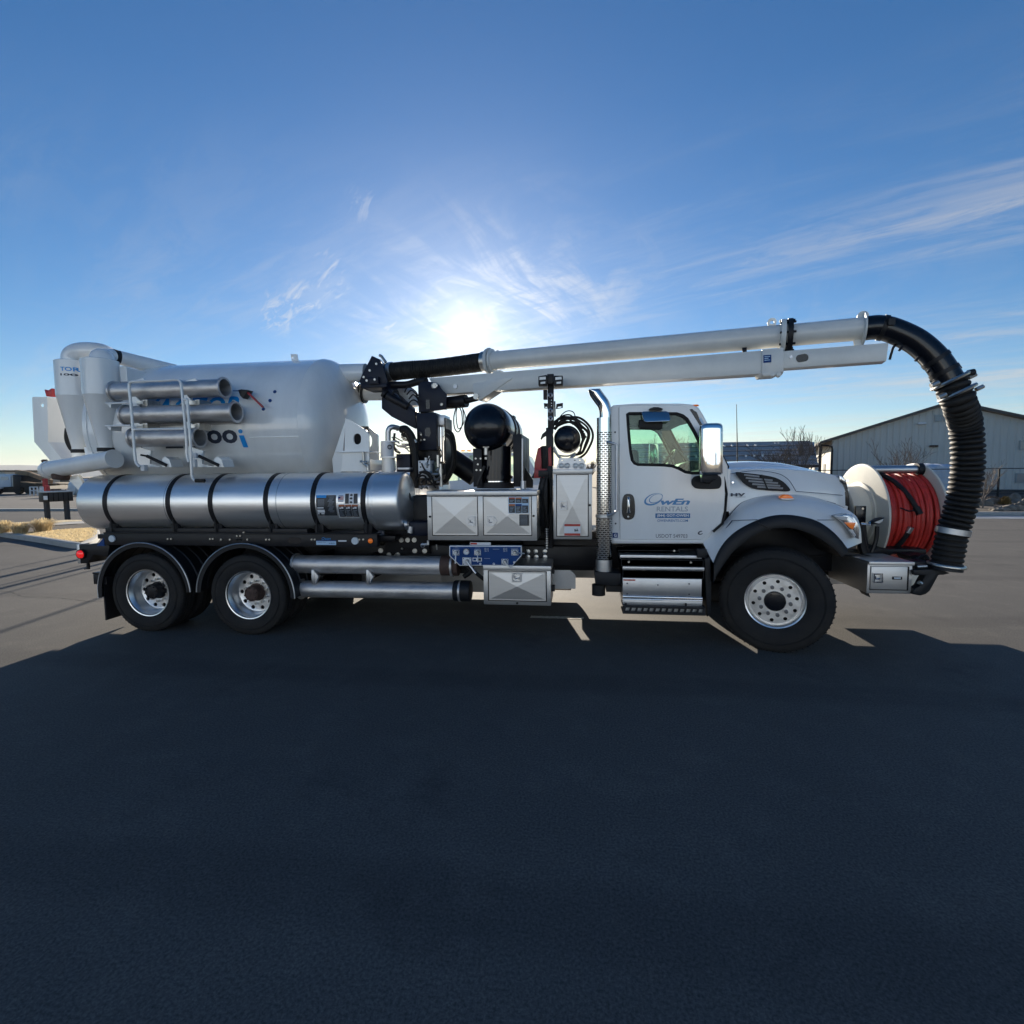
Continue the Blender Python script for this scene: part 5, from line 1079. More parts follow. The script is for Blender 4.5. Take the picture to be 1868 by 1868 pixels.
# lettering
YD_ = Y0-.0235
m = MB(); n_ = 48
def ell(cx_, cz_, a, b, rot, t): x, z = a*math.cos(t), b*math.sin(t); c, s = math.cos(rot), math.sin(rot); return (cx_+x*c-z*s, cz_+x*s+z*c)
c_ = Q(1192, 911, YD_); sx_ = Q(1193, 911, YD_).x-c_.x
o1 = [ell(c_.x, c_.z, 17.8*sx_, 10.2*sx_, .38, 2*PI*i/n_) for i in range(n_)]; i1 = [ell(c_.x+1.8*sx_, c_.z+1.3*sx_, 16.2*sx_, 8.4*sx_, .38, 2*PI*i/n_) for i in range(n_)]
o2 = [ell(c_.x+4.2*sx_, c_.z+1.7*sx_, 13.2*sx_, 7.6*sx_, .45, 2*PI*i/n_) for i in range(n_)]; i2 = [ell(c_.x+4.6*sx_, c_.z+2.*sx_, 12.0*sx_, 6.6*sx_, .45, 2*PI*i/n_) for i in range(n_)]
def ring(mb, o, i_, y): k = len(o); mb.add([(x, y, z) for x, z in o]+[(x, y, z) for x, z in i_], [(j, (j+1) % k, k+(j+1) % k, k+j) for j in range(k)])
ring(m, o1, i1, YD_); ring(m, o2, i2, YD_)
text(m, 'wEn', 1205, 909.5, 1259, 921, YD_, shear=.28, bold=.035, space=.95); obj('door_logo', m, 'owenblue2', dr, smooth=0)
m = MB(); text(m, 'RENTALS', 1198, 924, 1255, 933, YD_, bold=.012); obj('rentals_lettering', m, 'greytext', dr, smooth=0)
m = MB(); rect(m, 1195.5, 936.5, 1259, 945, YD_); obj('phone_strip', m, 'owenblue', dr, smooth=0)
m = MB(); text(m, '(844) GOT-OWEN', 1198.5, 938, 1256.5, 944, YD_-.002, bold=.03); obj('phone_lettering', m, 'whiteprint', dr, smooth=0)
m = MB(); text(m, 'OWENRENTS.COM', 1199, 947.5, 1255, 952, YD_, bold=.012); obj('web_lettering', m, 'owenblue', dr, smooth=0)
m = MB(); text(m, 'USDOT 549703', 1196.5, 974.5, 1254, 981, YD_, bold=-.002); obj('number_lettering', m, 'darktext', dr, smooth=0)
m = MB(); cq = Q(1278, 972, YD_); 
ring_o = [ell(cq.x, cq.z, 5.2*sx_, 3.6*sx_, .35, .75+(2*PI-1.6)*i/20) for i in range(21)]; ring_i = [ell(cq.x+.7*sx_, cq.z, 3.0*sx_, 1.8*sx_, .35, .75+(2*PI-1.6)*i/20) for i in range(21)]
m.add([(x, YD_, z) for x, z in ring_o]+[(x, YD_, z) for x, z in ring_i], [(j, j+1, 21+j+1, 21+j) for j in range(20)]); obj('engine_badge', m, 'darktext', dr, smooth=0)
m = MB(); m.cur = 0; rect(m, 1117.5, 972, 1127, 981, Y0-.004); m.cur = 1; text(m, 'G', 1120, 973.5, 1125, 979.5, Y0-.006, bold=.03); obj('blue_sticker', m, ['blue', 'whiteprint'], cabp, smooth=0)
m = MB()
for px, py in ((1122, 788.5), (1123, 955)): q = Q(px, py, Y0); m.cyl((q.x, Y0-.01, q.z), (q.x, Y0, q.z), .010, n=10)
pieces('cab_screw', m, 'darktext', cabp)
m = MB(); m.pbox(1119, 985, 1284, 989.5, Y0-.014, Y0+.02); obj('door_sill', m, 'white', cabp, .003)
# look-down mirror over the window
lk = empty('look_down_mirror', T)
m = MB(); fr_ = [Q(x, y, Y0-.14) for x, y in [(1174, 749), (1217, 748.5), (1222, 751), (1223.5, 765), (1221, 768), (1180, 769.5), (1175, 768), (1171.5, 752)]]; zl = min(p.z for p in fr_)
fr_ = [p+Vector((0, (p.z-zl)*.5, 0)) for p in fr_]; bk_ = [p+Vector((0, .06, -.01)) for p in fr_]; m.add(fr_+bk_, [tuple(range(8)), tuple(range(8, 16))[::-1]]+[(i, 8+i, 8+(i+1) % 8, (i+1) % 8) for i in range(8)]); obj('mirror_shell', m, 'mirrorblue', lk, .006)
m = MB(); m.pprism([(1185, 745), (1193, 742.5), (1201, 742.5), (1209, 745), (1209, 748), (1185, 748)], Y0-.09, Y0-.01); m.pprism([(1166, 766), (1210, 768), (1208, 782), (1202, 784), (1168, 782), (1165, 779)], Y0-.035, Y0-.02); obj('mirror_mount', m, 'plastic', lk, .004)
# wing mirror
def wing_mirror(flip):
    w = empty('wing_mirror', T)
    def pr(x, y, Y): q = Q(x, y, Y); return q
    m = MB(); q0, q1 = Q(1297, 866, -.05), Q(1297, 772.5, -.05); w_ = .115; d_ = .14
    prof = []
    sec = []
    for k in range(28):
        a = 2*PI*k/28; ca, sa = math.cos(a), math.sin(a); sec.append((w_*math.copysign(abs(ca)**.55, ca), d_*.5*math.copysign(abs(sa)**.7, sa)))
    zs = [(q0.z, .86), (q0.z+.012, .97), (q0.z+.03, 1), (q1.z-.06, 1), (q1.z-.025, .96), (q1.z-.006, .82), (q1.z, .6)]
    vs = []
    for z, s in zs:
        t = (z-q0.z)/(q1.z-q0.z); vs.append([Vector((q0.x+(q1.x-q0.x)*t+x*s, -.05+y*s, z)) for x, y in sec])
    n = 28; V = [p for r_ in vs for p in r_]; m.add(V, [(j*n+i, j*n+(i+1) % n, (j+1)*n+(i+1) % n, (j+1)*n+i) for j in range(len(zs)-1) for i in range(n)]+[tuple(range(n))[::-1], tuple(range((len(zs)-1)*n, len(zs)*n))])
    obj('mirror_shell', m, 'chrome', w, smooth=50)
    m = MB(); g_ = [Vector((q0.x-w_*1.0, -.05+y, z)) for y, z in ((-.04, q0.z+.04), (.04, q0.z+.04), (.04, q1.z-.05), (-.04, q1.z-.05))]
    m.add(g_, [(0, 1, 2, 3)]); obj('mirror_glass', m, 'mirrorblue', w, smooth=0)
    m = MB(); m.pprism([(1281, 866), (1311, 866), (1312, 872), (1303, 877), (1281, 880)], -.09, .02); m.bar(Q(1296, 872, -.04), Q(1290, 879, Y0), .07, .05); obj('mirror_neck', m, 'plastic', w, .012)
    m = MB(); plate(m, smoothpoly(pxz([(1268, 871), (1282, 868.5), (1300, 868), (1312, 870), (1315, 878), (1313, 888), (1304, 890.5), (1275, 890), (1266, 886), (1263.5, 878)], Y0-.05), 40), [], Y0-.05, Y0-.02, .01); obj('mirror_base', m, 'plastic', w)
    return w
wing_mirror(False)
m = MB(); q = Q(1191, 830, 2.6); m.box(q.x-.065, q.x+.075, 2.5, 2.6, q.z-.16, q.z+.17); m.bar((q.x, 2.5, q.z-.25), (q.x+.1, 2.3, q.z-.35), .05, .05); obj('far_wing_mirror', m, 'mirrorblue', T, .02)
# cab inside
it = empty('cab_interior', T)
m = MB(); m.box(xr+.95, xw+.02, Y0+.1, Y1-.1, zb+.35, zw-.1); m.pprism([(1238, 880), (1243, 858), (1252, 846), (1262, 840), (1300, 845), (1318, 853), (1320, 880)], 1.35, 2.1); m.pprism([(1246, 880), (1258, 864), (1300, 856), (1320, 855), (1320, 880)], .4, 1.35); obj('dashboard', m, 'interior', it, .02)
m = MB(); m.box(xr+.93, xr+.96, .8, 1.3, zw-.28, zw-.08)
for k in range(8): m.cyl((xr+.925, .85+.06*k, zw-.13), (xr+.94, .85+.06*k, zw-.13), .018, n=10)
obj('dash_controls', m, 'zinc', it)
m = MB(); cw = Vector((xr+.86, 1.82, zw+.06)); axw = Vector((-.85, 0, .52)).normalized(); x_, y_ = frame(axw); m.tube([cw+(x_*math.cos(2*PI*i/36)+y_*math.sin(2*PI*i/36))*.215 for i in range(36)], .017, 8, closed=True)
for a in (.5, 2.6, 4.7): m.bar(cw-axw*.02, cw+(x_*math.cos(a)+y_*math.sin(a))*.21, .03, .015, axw)
m.cyl(cw-axw*.04, cw, .06); m.cyl(cw-axw*.3, cw, .03); obj('steering_wheel', m, 'interior2', it)
def seat(y):
    s = empty('seat', T)
    m = MB(); m.box(xr+.1, xr+.6, y-.25, y+.25, zw-.55, zw-.38); obj('cushion', m, 'interior', s, .05)
    m = MB(); m.bar((xr+.17, y, zw-.42), (xr+.11, y, zw+.2), .48, .14, (0, 1, 0)); obj('backrest', m, 'interior', s, .05)
    m = MB(); m.bar((xr+.12, y, zw+.2), (xr+.11, y, zw+.36), .3, .1, (0, 1, 0)); obj('headrest', m, 'interior', s, .04)
    return s
seat(.75); seat(1.78)
m = MB(); m.bar(Q(1271, 806, 2.1), Q(1290, 846, 2.15), .03, .06, (0, 1, 0)); m.tube(catmull([Vector((xr+1.0, Y1-.14, zt-.35)), Vector((xr+1.03, Y1-.19, zt-.4)), Vector((xr+1.2, Y1-.19, zw+.1)), Vector((xr+1.2, Y1-.14, zw+.05))], 14), .02, 8); obj('grab_rail', m, 'interior2', it)
m = MB(); m.box(xr+.75, xr+.92, .5, 2.0, zt-.16, zt-.06); obj('sun_visor', m, 'interior', it, .02)

# ---- bonnet
bn = empty('bonnet', T)
crease = [(1330, 940), (1336, 933), (1352, 917), (1376, 908), (1402, 903.5), (1430, 902), (1463, 903), (1484, 907), (1504, 913), (1527, 920), (1542, 927)]
should = [(1325, 857), (1345, 856.4), (1370, 855.5), (1395, 855), (1420, 855), (1445, 856), (1470, 858), (1495, 861), (1516, 865), (1530, 871), (1538, 880)]
NB = 36
def pl3(pts, Yf): 
    n = len(pts); return [Q(x, y, Yf(i/(n-1))) for i, (x, y) in enumerate(pts)]
ysh = lambda t: .47+.12*t**1.5; ycr = lambda t: .40+.12*t**2
Lc = catmull(pl3(crease, ycr), NB); Ls = catmull(pl3(should, ysh), NB)
lines = [Lc, [a.lerp(b, .5)+Vector((0, -.02, 0)) for a, b in zip(Lc, Ls)], [a.lerp(b, .93)+Vector((0, -.012, 0)) for a, b in zip(Lc, Ls)], Ls]
ridge = [.045, .055, .06, .06, .055, .05, .035, .02, .005, -.005, -.01]
def prof(y_t, hfac, base):   # across the bonnet
    out = []
    for i, p in enumerate(base):
        t = i/(NB-1); r_ = ridge[min(10, int(t*10))]*(1-(t*10-int(t*10)))+ridge[min(10, int(t*10)+1)]*(t*10-int(t*10)); out.append(Vector((p.x+.05*y_t*(t**6), p.y+(1.25-p.y)*y_t, p.z+r_*hfac+.02*min(1, y_t*2))))
    return out
for yt, hf in ((.05, -.02), (.18, .05), (.27, .45), (.36, .95), (.5, 1.15), (.75, 1.3), (1., 1.35)): lines.append(prof(yt, hf, Ls))
half = lines
mir = [[Vector((p.x, 2.5-p.y, p.z)) for p in l] for l in half[:-1]][::-1]
m = MB(); m.loft(half+mir); obj('bonnet_shell', m, 'white', bn, smooth=50)
# bonnet nose and grille surround
m = MB(); m.pprism([(1530, 868), (1540, 872), (1546, 884), (1550, 905), (1551, 930), (1549, 946), (1542, 940), (1536, 905), (1532, 885)], .56, 1.94); obj('grille_surround', m, 'gloss', bn, .012)
m = MB(); m.pprism([(1531, 866.5), (1540, 871), (1545, 882), (1536, 882), (1532, 878)], .54, 1.96); obj('nose_cap', m, 'mirrorblue', bn, .006)
m = MB(); m.pprism([(1537, 894), (1541, 893), (1542, 897), (1538, 898)], .545, .56); m.pprism([(1541, 922), (1547, 924), (1545, 932), (1541, 930)], .545, .56); pieces('grille_clip', m, 'whiteprint', bn)
m = MB(); xg = Q(1546, 905, .8).x-.09
for k in range(10): m.box(xg-.02, xg+.01, .62, 1.88, 1.32+k*.055, 1.34+k*.055)
pieces('grille_bar', m, 'chrome', bn)
m = MB(); m.box(-.45, .75, .6, 1.9, .95, 1.55); obj('engine_block', m, 'black', bn, .03)
m = MB(); m.tube(catmull([Q(1452, 896.3, .395), Q(1480, 898.5, .405), Q(1510, 901, .42), Q(1537, 903.5, .455)], 20), .0035, 6); m.tube(catmull([Q(1406, 861, .415), Q(1425, 866, .41), Q(1440, 877, .40), Q(1452, 896.3, .395)], 20), .0035, 6); m.tube(catmull([Q(1325, 866, .425), Q(1360, 860, .42), Q(1385, 858.7, .42), Q(1406, 861, .415)], 16), .003, 6); pieces('panel_seam', m, 'darktext', bn)
# side vent
YV = .405
vt = empty('side_vent', T)
vo = [(1343, 862.5), (1356, 863.2), (1375, 865), (1397, 868), (1414, 872), (1426, 878), (1434, 885), (1440, 895), (1420, 895), (1395, 893.5), (1375, 890.5), (1363, 885), (1353, 876)]
m = MB(); plate(m, smoothpoly(pxz(vo, YV), 56), [], YV-.012, YV+.02, .004); obj('vent_frame', m, 'plastic', vt)
m = MB()
for (x0, y0, x1, y1) in ((1357, 866.3, 1385, 869.5), (1360, 871.8, 1409, 876.5), (1365, 877.5, 1419, 881.5), (1372, 883, 1423, 886.5), (1381, 888, 1428, 891)):
    m.bar(Q(x0, y0, YV-.008), Q(x1, y1, YV-.008), .022, .022, (0, 1, 0))
pieces('vent_louvre', m, mat('grey_vent_slats', (.24, .25, .265), .4, .3), vt, .004)
m = MB(); m.bar(Q(1389, 866, YV-.02), Q(1400, 892, YV-.02), .012, .02, (0, 1, 0)); obj('vent_rib', m, 'plastic', vt)
m = MB(); text(m, 'HV', 1333, 899.5, 1359.5, 905.5, .385, bold=.05, space=1.15); rect(m, 1342, 906.3, 1360, 906.9, .385); obj('model_badge', m, 'darktext', bn, smooth=0)
m = MB(); q = Q(1336, 880, .42); m.cyl((q.x, q.y-.02, q.z), (q.x, q.y, q.z), .012, n=12); obj('bonnet_stud', m, 'chrome', bn)
# antenna on the far wing
m = MB(); a, b = Q(1345.5, 846, 2.1), Q(1343.5, 737.5, 2.1); m.tube([a, b], [.009, .004], 6); obj('radio_antenna', m, 'black', T)
m = MB(); m.tube([Q(1318, 860, Y0+.02), Q(1322, 880, Y0-.0), Q(1325.5, 900, Y0-.005), Q(1323, 932, Y0-.0), Q(1318, 955, Y0-.01), Q(1301, 970, Y0-.01)], .014, 8); obj('cowl_rubber', m, 'rubber', cabp)
m = MB(); m.box(xw-.12, xw+.06, .3, 2.2, zw-.5, zw-.03); m.loft([[Vector((xw-.02, .30, zw-.02)), Vector((xw-.02, 2.2, zw-.02))], [Vector((xw+.12, .48, zw-.01)), Vector((xw+.12, 2.02, zw-.01))]]); obj('cowl', m, 'white', bn)
# ---- front wing (fender) with black arch flare
fd = empty('front_fender', T)
upper = [(1282, 990), (1300, 972), (1320, 953), (1333, 938), (1352, 918), (1376, 908.5), (1402, 903.5), (1430, 902), (1463, 903), (1486, 907), (1506, 913), (1530, 922), (1551, 933), (1564, 945), (1570, 965), (1572, 990)]
lip = [(1301, 1027), (1310, 1006), (1322, 988), (1335, 975), (1347, 966), (1363, 957), (1382, 948.5), (1402, 942), (1423, 939), (1445, 939.5), (1466, 943), (1484, 948), (1500, 956), (1516, 968), (1531, 983), (1545, 1001)]
NF = 60
yu = lambda t: .22+.18*min(1, t/.28) if t < .28 else .40-.10*max(0, (t-.7)/.3)
Lu = catmull(pl3(upper, yu), NF); Ll = catmull(pl3(lip, lambda t: .07), NF)
def bulge(s, out, up): return [a.lerp(b, s)+Vector((0, -out, up)) for a, b in zip(Lu, Ll)]
def bul2(s, out, up):
    r_ = []
    for i, (a, b) in enumerate(zip(Lu, Ll)):
        k = math.sin(PI*min(1, max(0, (i/(NF-1)-.05)/.9))); r_.append(a.lerp(b, s)+Vector((0, -out*k, up*k)))
    return r_
m = MB(); m.loft([Lu, bul2(.16, .06, .002), bul2(.38, .075, .006), bul2(.62, .06, .006), bul2(.85, .025, .002), Ll]); obj('fender_shell', m, 'white', fd, smooth=60)
inner = [(1300, 1062), (1308, 1046), (1318, 1030), (1334, 1008), (1351, 993), (1367, 981), (1384, 971), (1403, 965), (1423, 962.5), (1444, 963.5), (1464, 968.5), (1480, 975), (1495, 983), (1509, 993), (1522, 1003), (1534, 1016)]
Li = catmull(pl3(inner, lambda t: .045), NF)
fl = lambda s, o: [a.lerp(b, s)+Vector((0, -o, 0)) for a, b in zip(Ll, Li)]
m = MB(); m.loft([[p+Vector((0, .03, 0)) for p in Ll], fl(.0, .022), fl(.12, .04), fl(.8, .042), fl(1., .03), [p+Vector((0, .03, 0)) for p in Li]]); obj('arch_flare', m, 'plastic', fd, smooth=50)
m = MB(); m.bar(Q(1379, 951, .0), Q(1406, 966, .0), .006, .01, (0, 1, 0)); obj('flare_joint', m, 'gloss', fd)
m = MB(); m.loft([[p+Vector((0, .02, 0)) for p in Li], [p+Vector((0, .55, -.0)) for p in Li]]); obj('wheel_arch_liner', m, 'black', fd)
m = MB(); m.tube(catmull([Q(1337, 949.6, .19), Q(1350, 949, .14), Q(1366, 948.6, .09), Q(1382, 948, .07)], 12), .0035, 6); m.tube([Q(1491, 948.6, .055), Q(1508, 948.6, .075), Q(1522, 948.6, .12)], .0035, 6); m.tube(catmull([Q(1336, 949, .2), Q(1326, 962, .2), Q(1313, 978, .2)], 10), .006, 6); m.tube(catmull([Q(1503, 913.5, .31)+Vector((0, -.06, 0)), Q(1520, 918, .28)+Vector((0, -.06, 0))], 3), .002, 4); pieces('fender_seam', m, 'darktext', fd)
m = MB(); m.pprism([(1424, 910), (1427, 905), (1432, 902.5), (1438, 902.3), (1444, 904.5), (1449, 909.5)], .235, .34); obj('side_indicator', m, 'amber', fd, .008)
m = MB(); m.pprism([(1423.5, 909.5), (1450, 909), (1449, 912), (1437, 913), (1427, 912)], .228, .34); obj('indicator_base', m, 'satin', fd, .004)
# headlamp
hl = empty('headlamp', T)
m = MB(); P1 = [(1522, 941), (1535, 939.5), (1552, 938), (1560, 944), (1565.5, 953), (1568, 966), (1567.5, 984), (1561, 981), (1551, 968), (1538, 953)]
m.pprism(P1, .085, .40); obj('lamp_housing', m, mat('lamp_bowl', (.62, .63, .65), .16, .9), hl, .01)
m = MB(); m.pprism([(1523.5, 942), (1536, 941), (1548, 944), (1543, 949), (1536, 949)], .078, .1); m.pprism([(1549, 966), (1556, 966), (1562, 976), (1560, 979)], .078, .1); pieces('lamp_reflector', m, 'whiteprint', hl, .004)
m = MB(); m.pprism([(1541, 953), (1561, 953.5), (1560, 958), (1556, 966), (1551, 963)], .074, .1); obj('turn_lens', m, 'amber', hl, .004)
m = MB(); plate(m, pxz([(x, y) for x, y in P1], .07), [], .068, .071); obj('lamp_cover', m, glass_mat('clear_lamp_cover', (.96, .96, .96)), hl)
# ---- cab steps
st = empty('cab_steps', T)
YS_ = -.0
m = MB(); m.pbox(1131, 1013, 1280, 1020.5, YS_+.12, .5); m.pbox(1136, 1034.5, 1285, 1040.5, YS_, .05); m.pbox(1136, 1055.5, 1280, 1087, YS_+.0, .5); m.pbox(1136, 1095, 1281, 1105, YS_-.01, .45); pieces('step_panel', m, 'satin', st, .003)
m = MB(); m.cyl(Q(1136, 1088, YS_), Q(1281, 1091.5, YS_), .016, n=12); m.cyl(Q(1136, 1093, YS_), Q(1281, 1096, YS_), .012, n=12); pieces('step_tube', m, 'chrome', st)
m = MB(); m.pbox(1133, 1021, 1283, 1033.5, YS_+.02, .5); m.pbox(1136, 1041, 1284, 1055, YS_+.03, .45); m.pbox(1128, 1004, 1240, 1013, .3, .6); pieces('step_riser', m, 'plastic', st, .006)
xa_, xb_ = Q(1136, 1112, -.06).x, Q(1287, 1114, -.06).x; zt_, zb_ = Q(1210, 1106, -.06).z, Q(1210, 1121, -.06).z
hs = []
nh = 13
for k in range(nh):
    x = xa_+.05+(xb_-xa_-.1)*k/(nh-1); hs.append([(x-.026, zb_+.03), (x+.016, zb_+.03), (x+.026, zt_-.022), (x-.016, zt_-.022)])
plate(m, [(xa_, zb_), (xb_, zb_), (xb_, zt_), (xa_, zt_)], hs, -.07, -.055); m.box(xa_, xb_, -.055, .2, zt_-.012, zt_); m.box(xa_, xb_, -.055, .2, zb_, zb_+.012)
m.pbox(1140, 1100, 1143.5, 1106, -.03, .0); m.pbox(1250, 1101, 1253, 1107, -.03, .0); obj('lower_step', m, 'plastic', st)
m = MB(); m.box(xa_+.02, xb_-.02, -.02, -.01, zb_+.02, zt_-.015); obj('step_backing', m, 'satin', st)
m = MB()
for px, py in ((1144, 1064), (1200, 1067), (1257, 1065), (1144, 1083), (1257, 1084)): q = Q(px, py, YS_); m.cyl((q.x, YS_-.006, q.z), (q.x, YS_+.01, q.z), .008, n=8)
pieces('step_screw', m, 'darktext', st)
m = MB(); rect(m, 1137, 1057, 1159, 1059.3, YS_-.003); obj('step_label', m, 'redprint', st, smooth=0)
m = MB()
for px, py in ((1147, 1025), (1260, 1026), (1230, 1005)): q = Q(px, py, .01); m.cyl((q.x, .0, q.z), (q.x, .03, q.z), .012, n=8)
pieces('step_bolt', m, 'zinc', st)
m = MB(); m.pbox(1286, 1006, 1299, 1016, .15, .4); m.pprism([(1285, 1020), (1296, 1016), (1298, 1060), (1297, 1120), (1290, 1126), (1288, 1090)], .1, .55); m.pbox(1272, 1002, 1290, 1018, .1, .2); obj('fender_bracket', m, 'plastic', T, .01)
m = MB(); m.pbox(1137, 1000, 1284, 1100, .5, .75); obj('fuel_tank', m, 'black', T, .02)

# ---- front bumper, side box
fb = empty('front_bumper', T)
bx = .06
m = MB(); a, b = Q(1582, 1050, bx), Q(1664, 1050, bx); zt_, zb_ = Q(1620, 1029, bx).z, Q(1620, 1083, bx).z
m.box(.95, b.x+.02, .35, 2.15, zb_-.0, zt_+.02); m.box(.9, 1.8, .6, 1.9, zt_+.02, zt_+.08); m.pprism([(1515, 1004), (1560, 1010), (1640, 1022), (1640, 1026), (1530, 1012)], .4, .5); obj('bumper_beam', m, 'black', fb, .01)
m = MB(); m.box(a.x, b.x, bx, .9, zb_, zt_); bb = obj('bumper_box', m, 'steel', fb, .006)
m = MB(); l2 = Q(1586, 1023, bx-.015), Q(1669, 1031, bx-.015); m.box(l2[0].x, l2[1].x, bx-.015, .92, zt_-.012, Q(1628, 1025, bx-.015).z); obj('box_lid', m, 'steel', fb, .004)
m = MB(); m.pbox(1587, 1033, 1658, 1077, bx-.003, bx+.01); obj('door_seal', m, 'rubber', fb)
m = MB(); m.pbox(1589, 1034, 1655, 1075.5, bx-.02, bx-.002); obj('box_door', m, 'steel', fb, .003)
m = MB(); latch(m, 1600.5, 1054, 17, 17, bx-.026, 0); handle(m, 1600.5, 1054, 16, 17, bx-.026); pieces('latch', m, 'chrome', fb)
m = MB(); m.pbox(1628, 1052, 1646, 1057.5, bx-.028, bx-.02); obj('side_lamp', m, 'gloss', fb, .002)
m = MB(); m.pbox(1631, 1053.3, 1643, 1056, bx-.031, bx-.027); obj('lamp_lens', m, 'reflector', fb)
m = MB(); m.pprism([(1575, 1078), (1583, 1078), (1588, 1090), (1580, 1086)], .3, .4); obj('tow_hook', m, 'black', fb)
# boom rest (hook) on the bumper corner
m = MB(); m.pprism([(1666, 1040), (1712, 1038), (1735, 1046), (1722, 1049), (1713, 1049), (1697, 1078), (1690, 1084), (1680, 1087), (1664, 1084), (1669, 1074), (1677, 1070), (1688, 1050), (1668, 1050)], .02, .12)
m.pbox(1664, 1025, 1700, 1045, .1, .3); obj('boom_rest', m, 'plastic', fb, .012)
m = MB(); m.cyl(Q(1672, 1034, .06), Q(1690, 1033, .06), .02, n=10); m.cyl(Q(1676, 1062, .0), Q(1681, 1065, .0), .02, n=8); pieces('rest_fitting', m, 'zinc', fb)
m = MB(); m.tube(catmull([Q(1668, 1024, .3), Q(1676, 1018, .3), Q(1688, 1014, .3), Q(1692, 1022, .3), Q(1686, 1030, .3)], 14), .02, 8); m.pprism([(1660, 1014), (1690, 1012), (1695, 1020), (1690, 1026), (1665, 1024)], .35, .6); obj('chain_hook', m, 'black', fb)

# ---- front hose reel (axle along the truck)
hr2 = empty('front_hose_reel', T)
RC = Vector((0, 1.25, 0)); zc = QX(1668, 931, 2.02).z
xa, xb = 1.40, 2.0; RFL = .635
zc = 1.372
def flange(x, s):
    m = MB(); m.lathe([(0, 0), (RFL-.02, 0), (RFL+.006, .005*s), (RFL+.012, .02*s), (RFL+.002, .03*s), (RFL-.02, .02*s), (0, .02*s)], (x, 1.25, zc), (1, 0, 0), 80); return obj('reel_flange', m, 'cream', hr2)
flange(xa, 1); flange(xb, 1)
m = MB()
for k in range(12):
    x = xa+.045+k*(xb-xa-.075)/11; rr0 = .515+.012*math.sin(k*1.9); m.lathe([(rr0+.022*math.cos(t), .024*math.sin(t)) for t in [PI*j/8-PI*.5 for j in range(9)]], (x, 1.25, zc), (1, .03*math.sin(k*2.3), .02*math.cos(k)), 96)
m.cyl((xa+.02, 1.25, zc), (xb-.01, 1.25, zc), .5, n=64, cap=False)
obj('red_hose', m, 'redhose', hr2)
m = MB(); pts = []
for i in range(24): a = PI*.56+i/23*1.12; pts.append(Vector((xa+.10+.24*i/23, 1.25+.548*math.cos(a)*1.0, zc+.548*math.sin(a))))
m.tube(pts, .026, 10); ho = obj('hose_leader', m, 'plastic', hr2)
m = MB(); d = (pts[-1]-pts[-2]).normalized(); m.cyl(pts[-1], pts[-1]+d*.09, .034, n=14); m.tube([pts[-1]+d*.04, pts[-1]+d*.04+Vector((-.1, -.01, -.01)), pts[-1]+d*.03+Vector((-.18, .0, .02))], .008, 6); obj('hose_coupling', m, 'plastic', hr2)
m = MB(); pts = []
for i in range(16): a = PI+.28+i/15*.75; pts.append(Vector((xa+.27-.12*i/15, 1.25+.55*math.cos(a), zc+.55*math.sin(a))))
m.tube(pts, .028, 10); obj('hose_leader', m, 'plastic', hr2)
m = MB(); m.cyl(pts[0], pts[0]+(pts[0]-pts[1]).normalized()*.07, .03, n=12); obj('hose_nozzle', m, 'satin', hr2)
m = MB(); m.cyl((xa+.02, 1.25-.16, zc+.57), (xb-.04, 1.25-.16, zc+.57), .05, n=24); obj('level_wind_bar', m, 'satin', hr2)
m = MB(); m.cyl((xb-.06, 1.25-.16, zc+.57), (xb, 1.25-.16, zc+.57), .075, n=24); obj('bar_end', m, 'plastic', hr2)
# motor housing on the near face of the rear flange
m = MB(); m.lathe([(0, -.24), (.32, -.24), (.35, -.22), (.355, -.03), (.40, -.02), (.40, 0)], (xa, 1.25, zc+.02), (1, 0, 0), 64); obj('motor_housing', m, 'cream', hr2, smooth=40)
m = MB(); m.box(xa-.3, xa-.15, .95, 1.55, zc-.75, zc-.05); m.box(xa-.2, xa+.55, .85, 1.65, zc-.8, zc-.62); obj('reel_pedestal', m, 'cream', hr2, .01)
m = MB(); m.pbox(1561, 923, 1580, 956, .62, .66); obj('reel_controls', m, 'gloss', hr2, .004)
m = MB(); q = Q(1574, 928, .61); m.cyl(q, q+Vector((0, .01, 0)), .014, n=10); m.cyl(Q(1570, 955, .5), Q(1590, 957, .5), .012, n=8); m.cyl(Q(1586, 955, .48), Q(1592, 950, .48), .018, n=8); obj('control_knob', m, 'chrome', hr2)
m = MB(); m.pprism([(1592, 952), (1602, 946), (1614, 944), (1613, 950), (1606, 956), (1592, 957)], .42, .5); obj('work_lamp', m, 'plastic', hr2, .01)
m = MB(); m.pprism([(1595, 953), (1612, 946.5), (1610, 951), (1604, 955)], .415, .42); obj('lamp_lens', m, 'lens', hr2)
m = MB(); m.tube(catmull([Q(1565, 960, .5), Q(1570, 985, .5), Q(1576, 1008, .5)], 12), .05, 10); m.tube(catmull([Q(1600, 960, .46), Q(1598, 985, .46), Q(1590, 1008, .46)], 12), .022, 8); m.pprism([(1562, 955), (1580, 958), (1586, 1008), (1570, 1008)], .52, .6); obj('reel_arm', m, 'black', hr2)

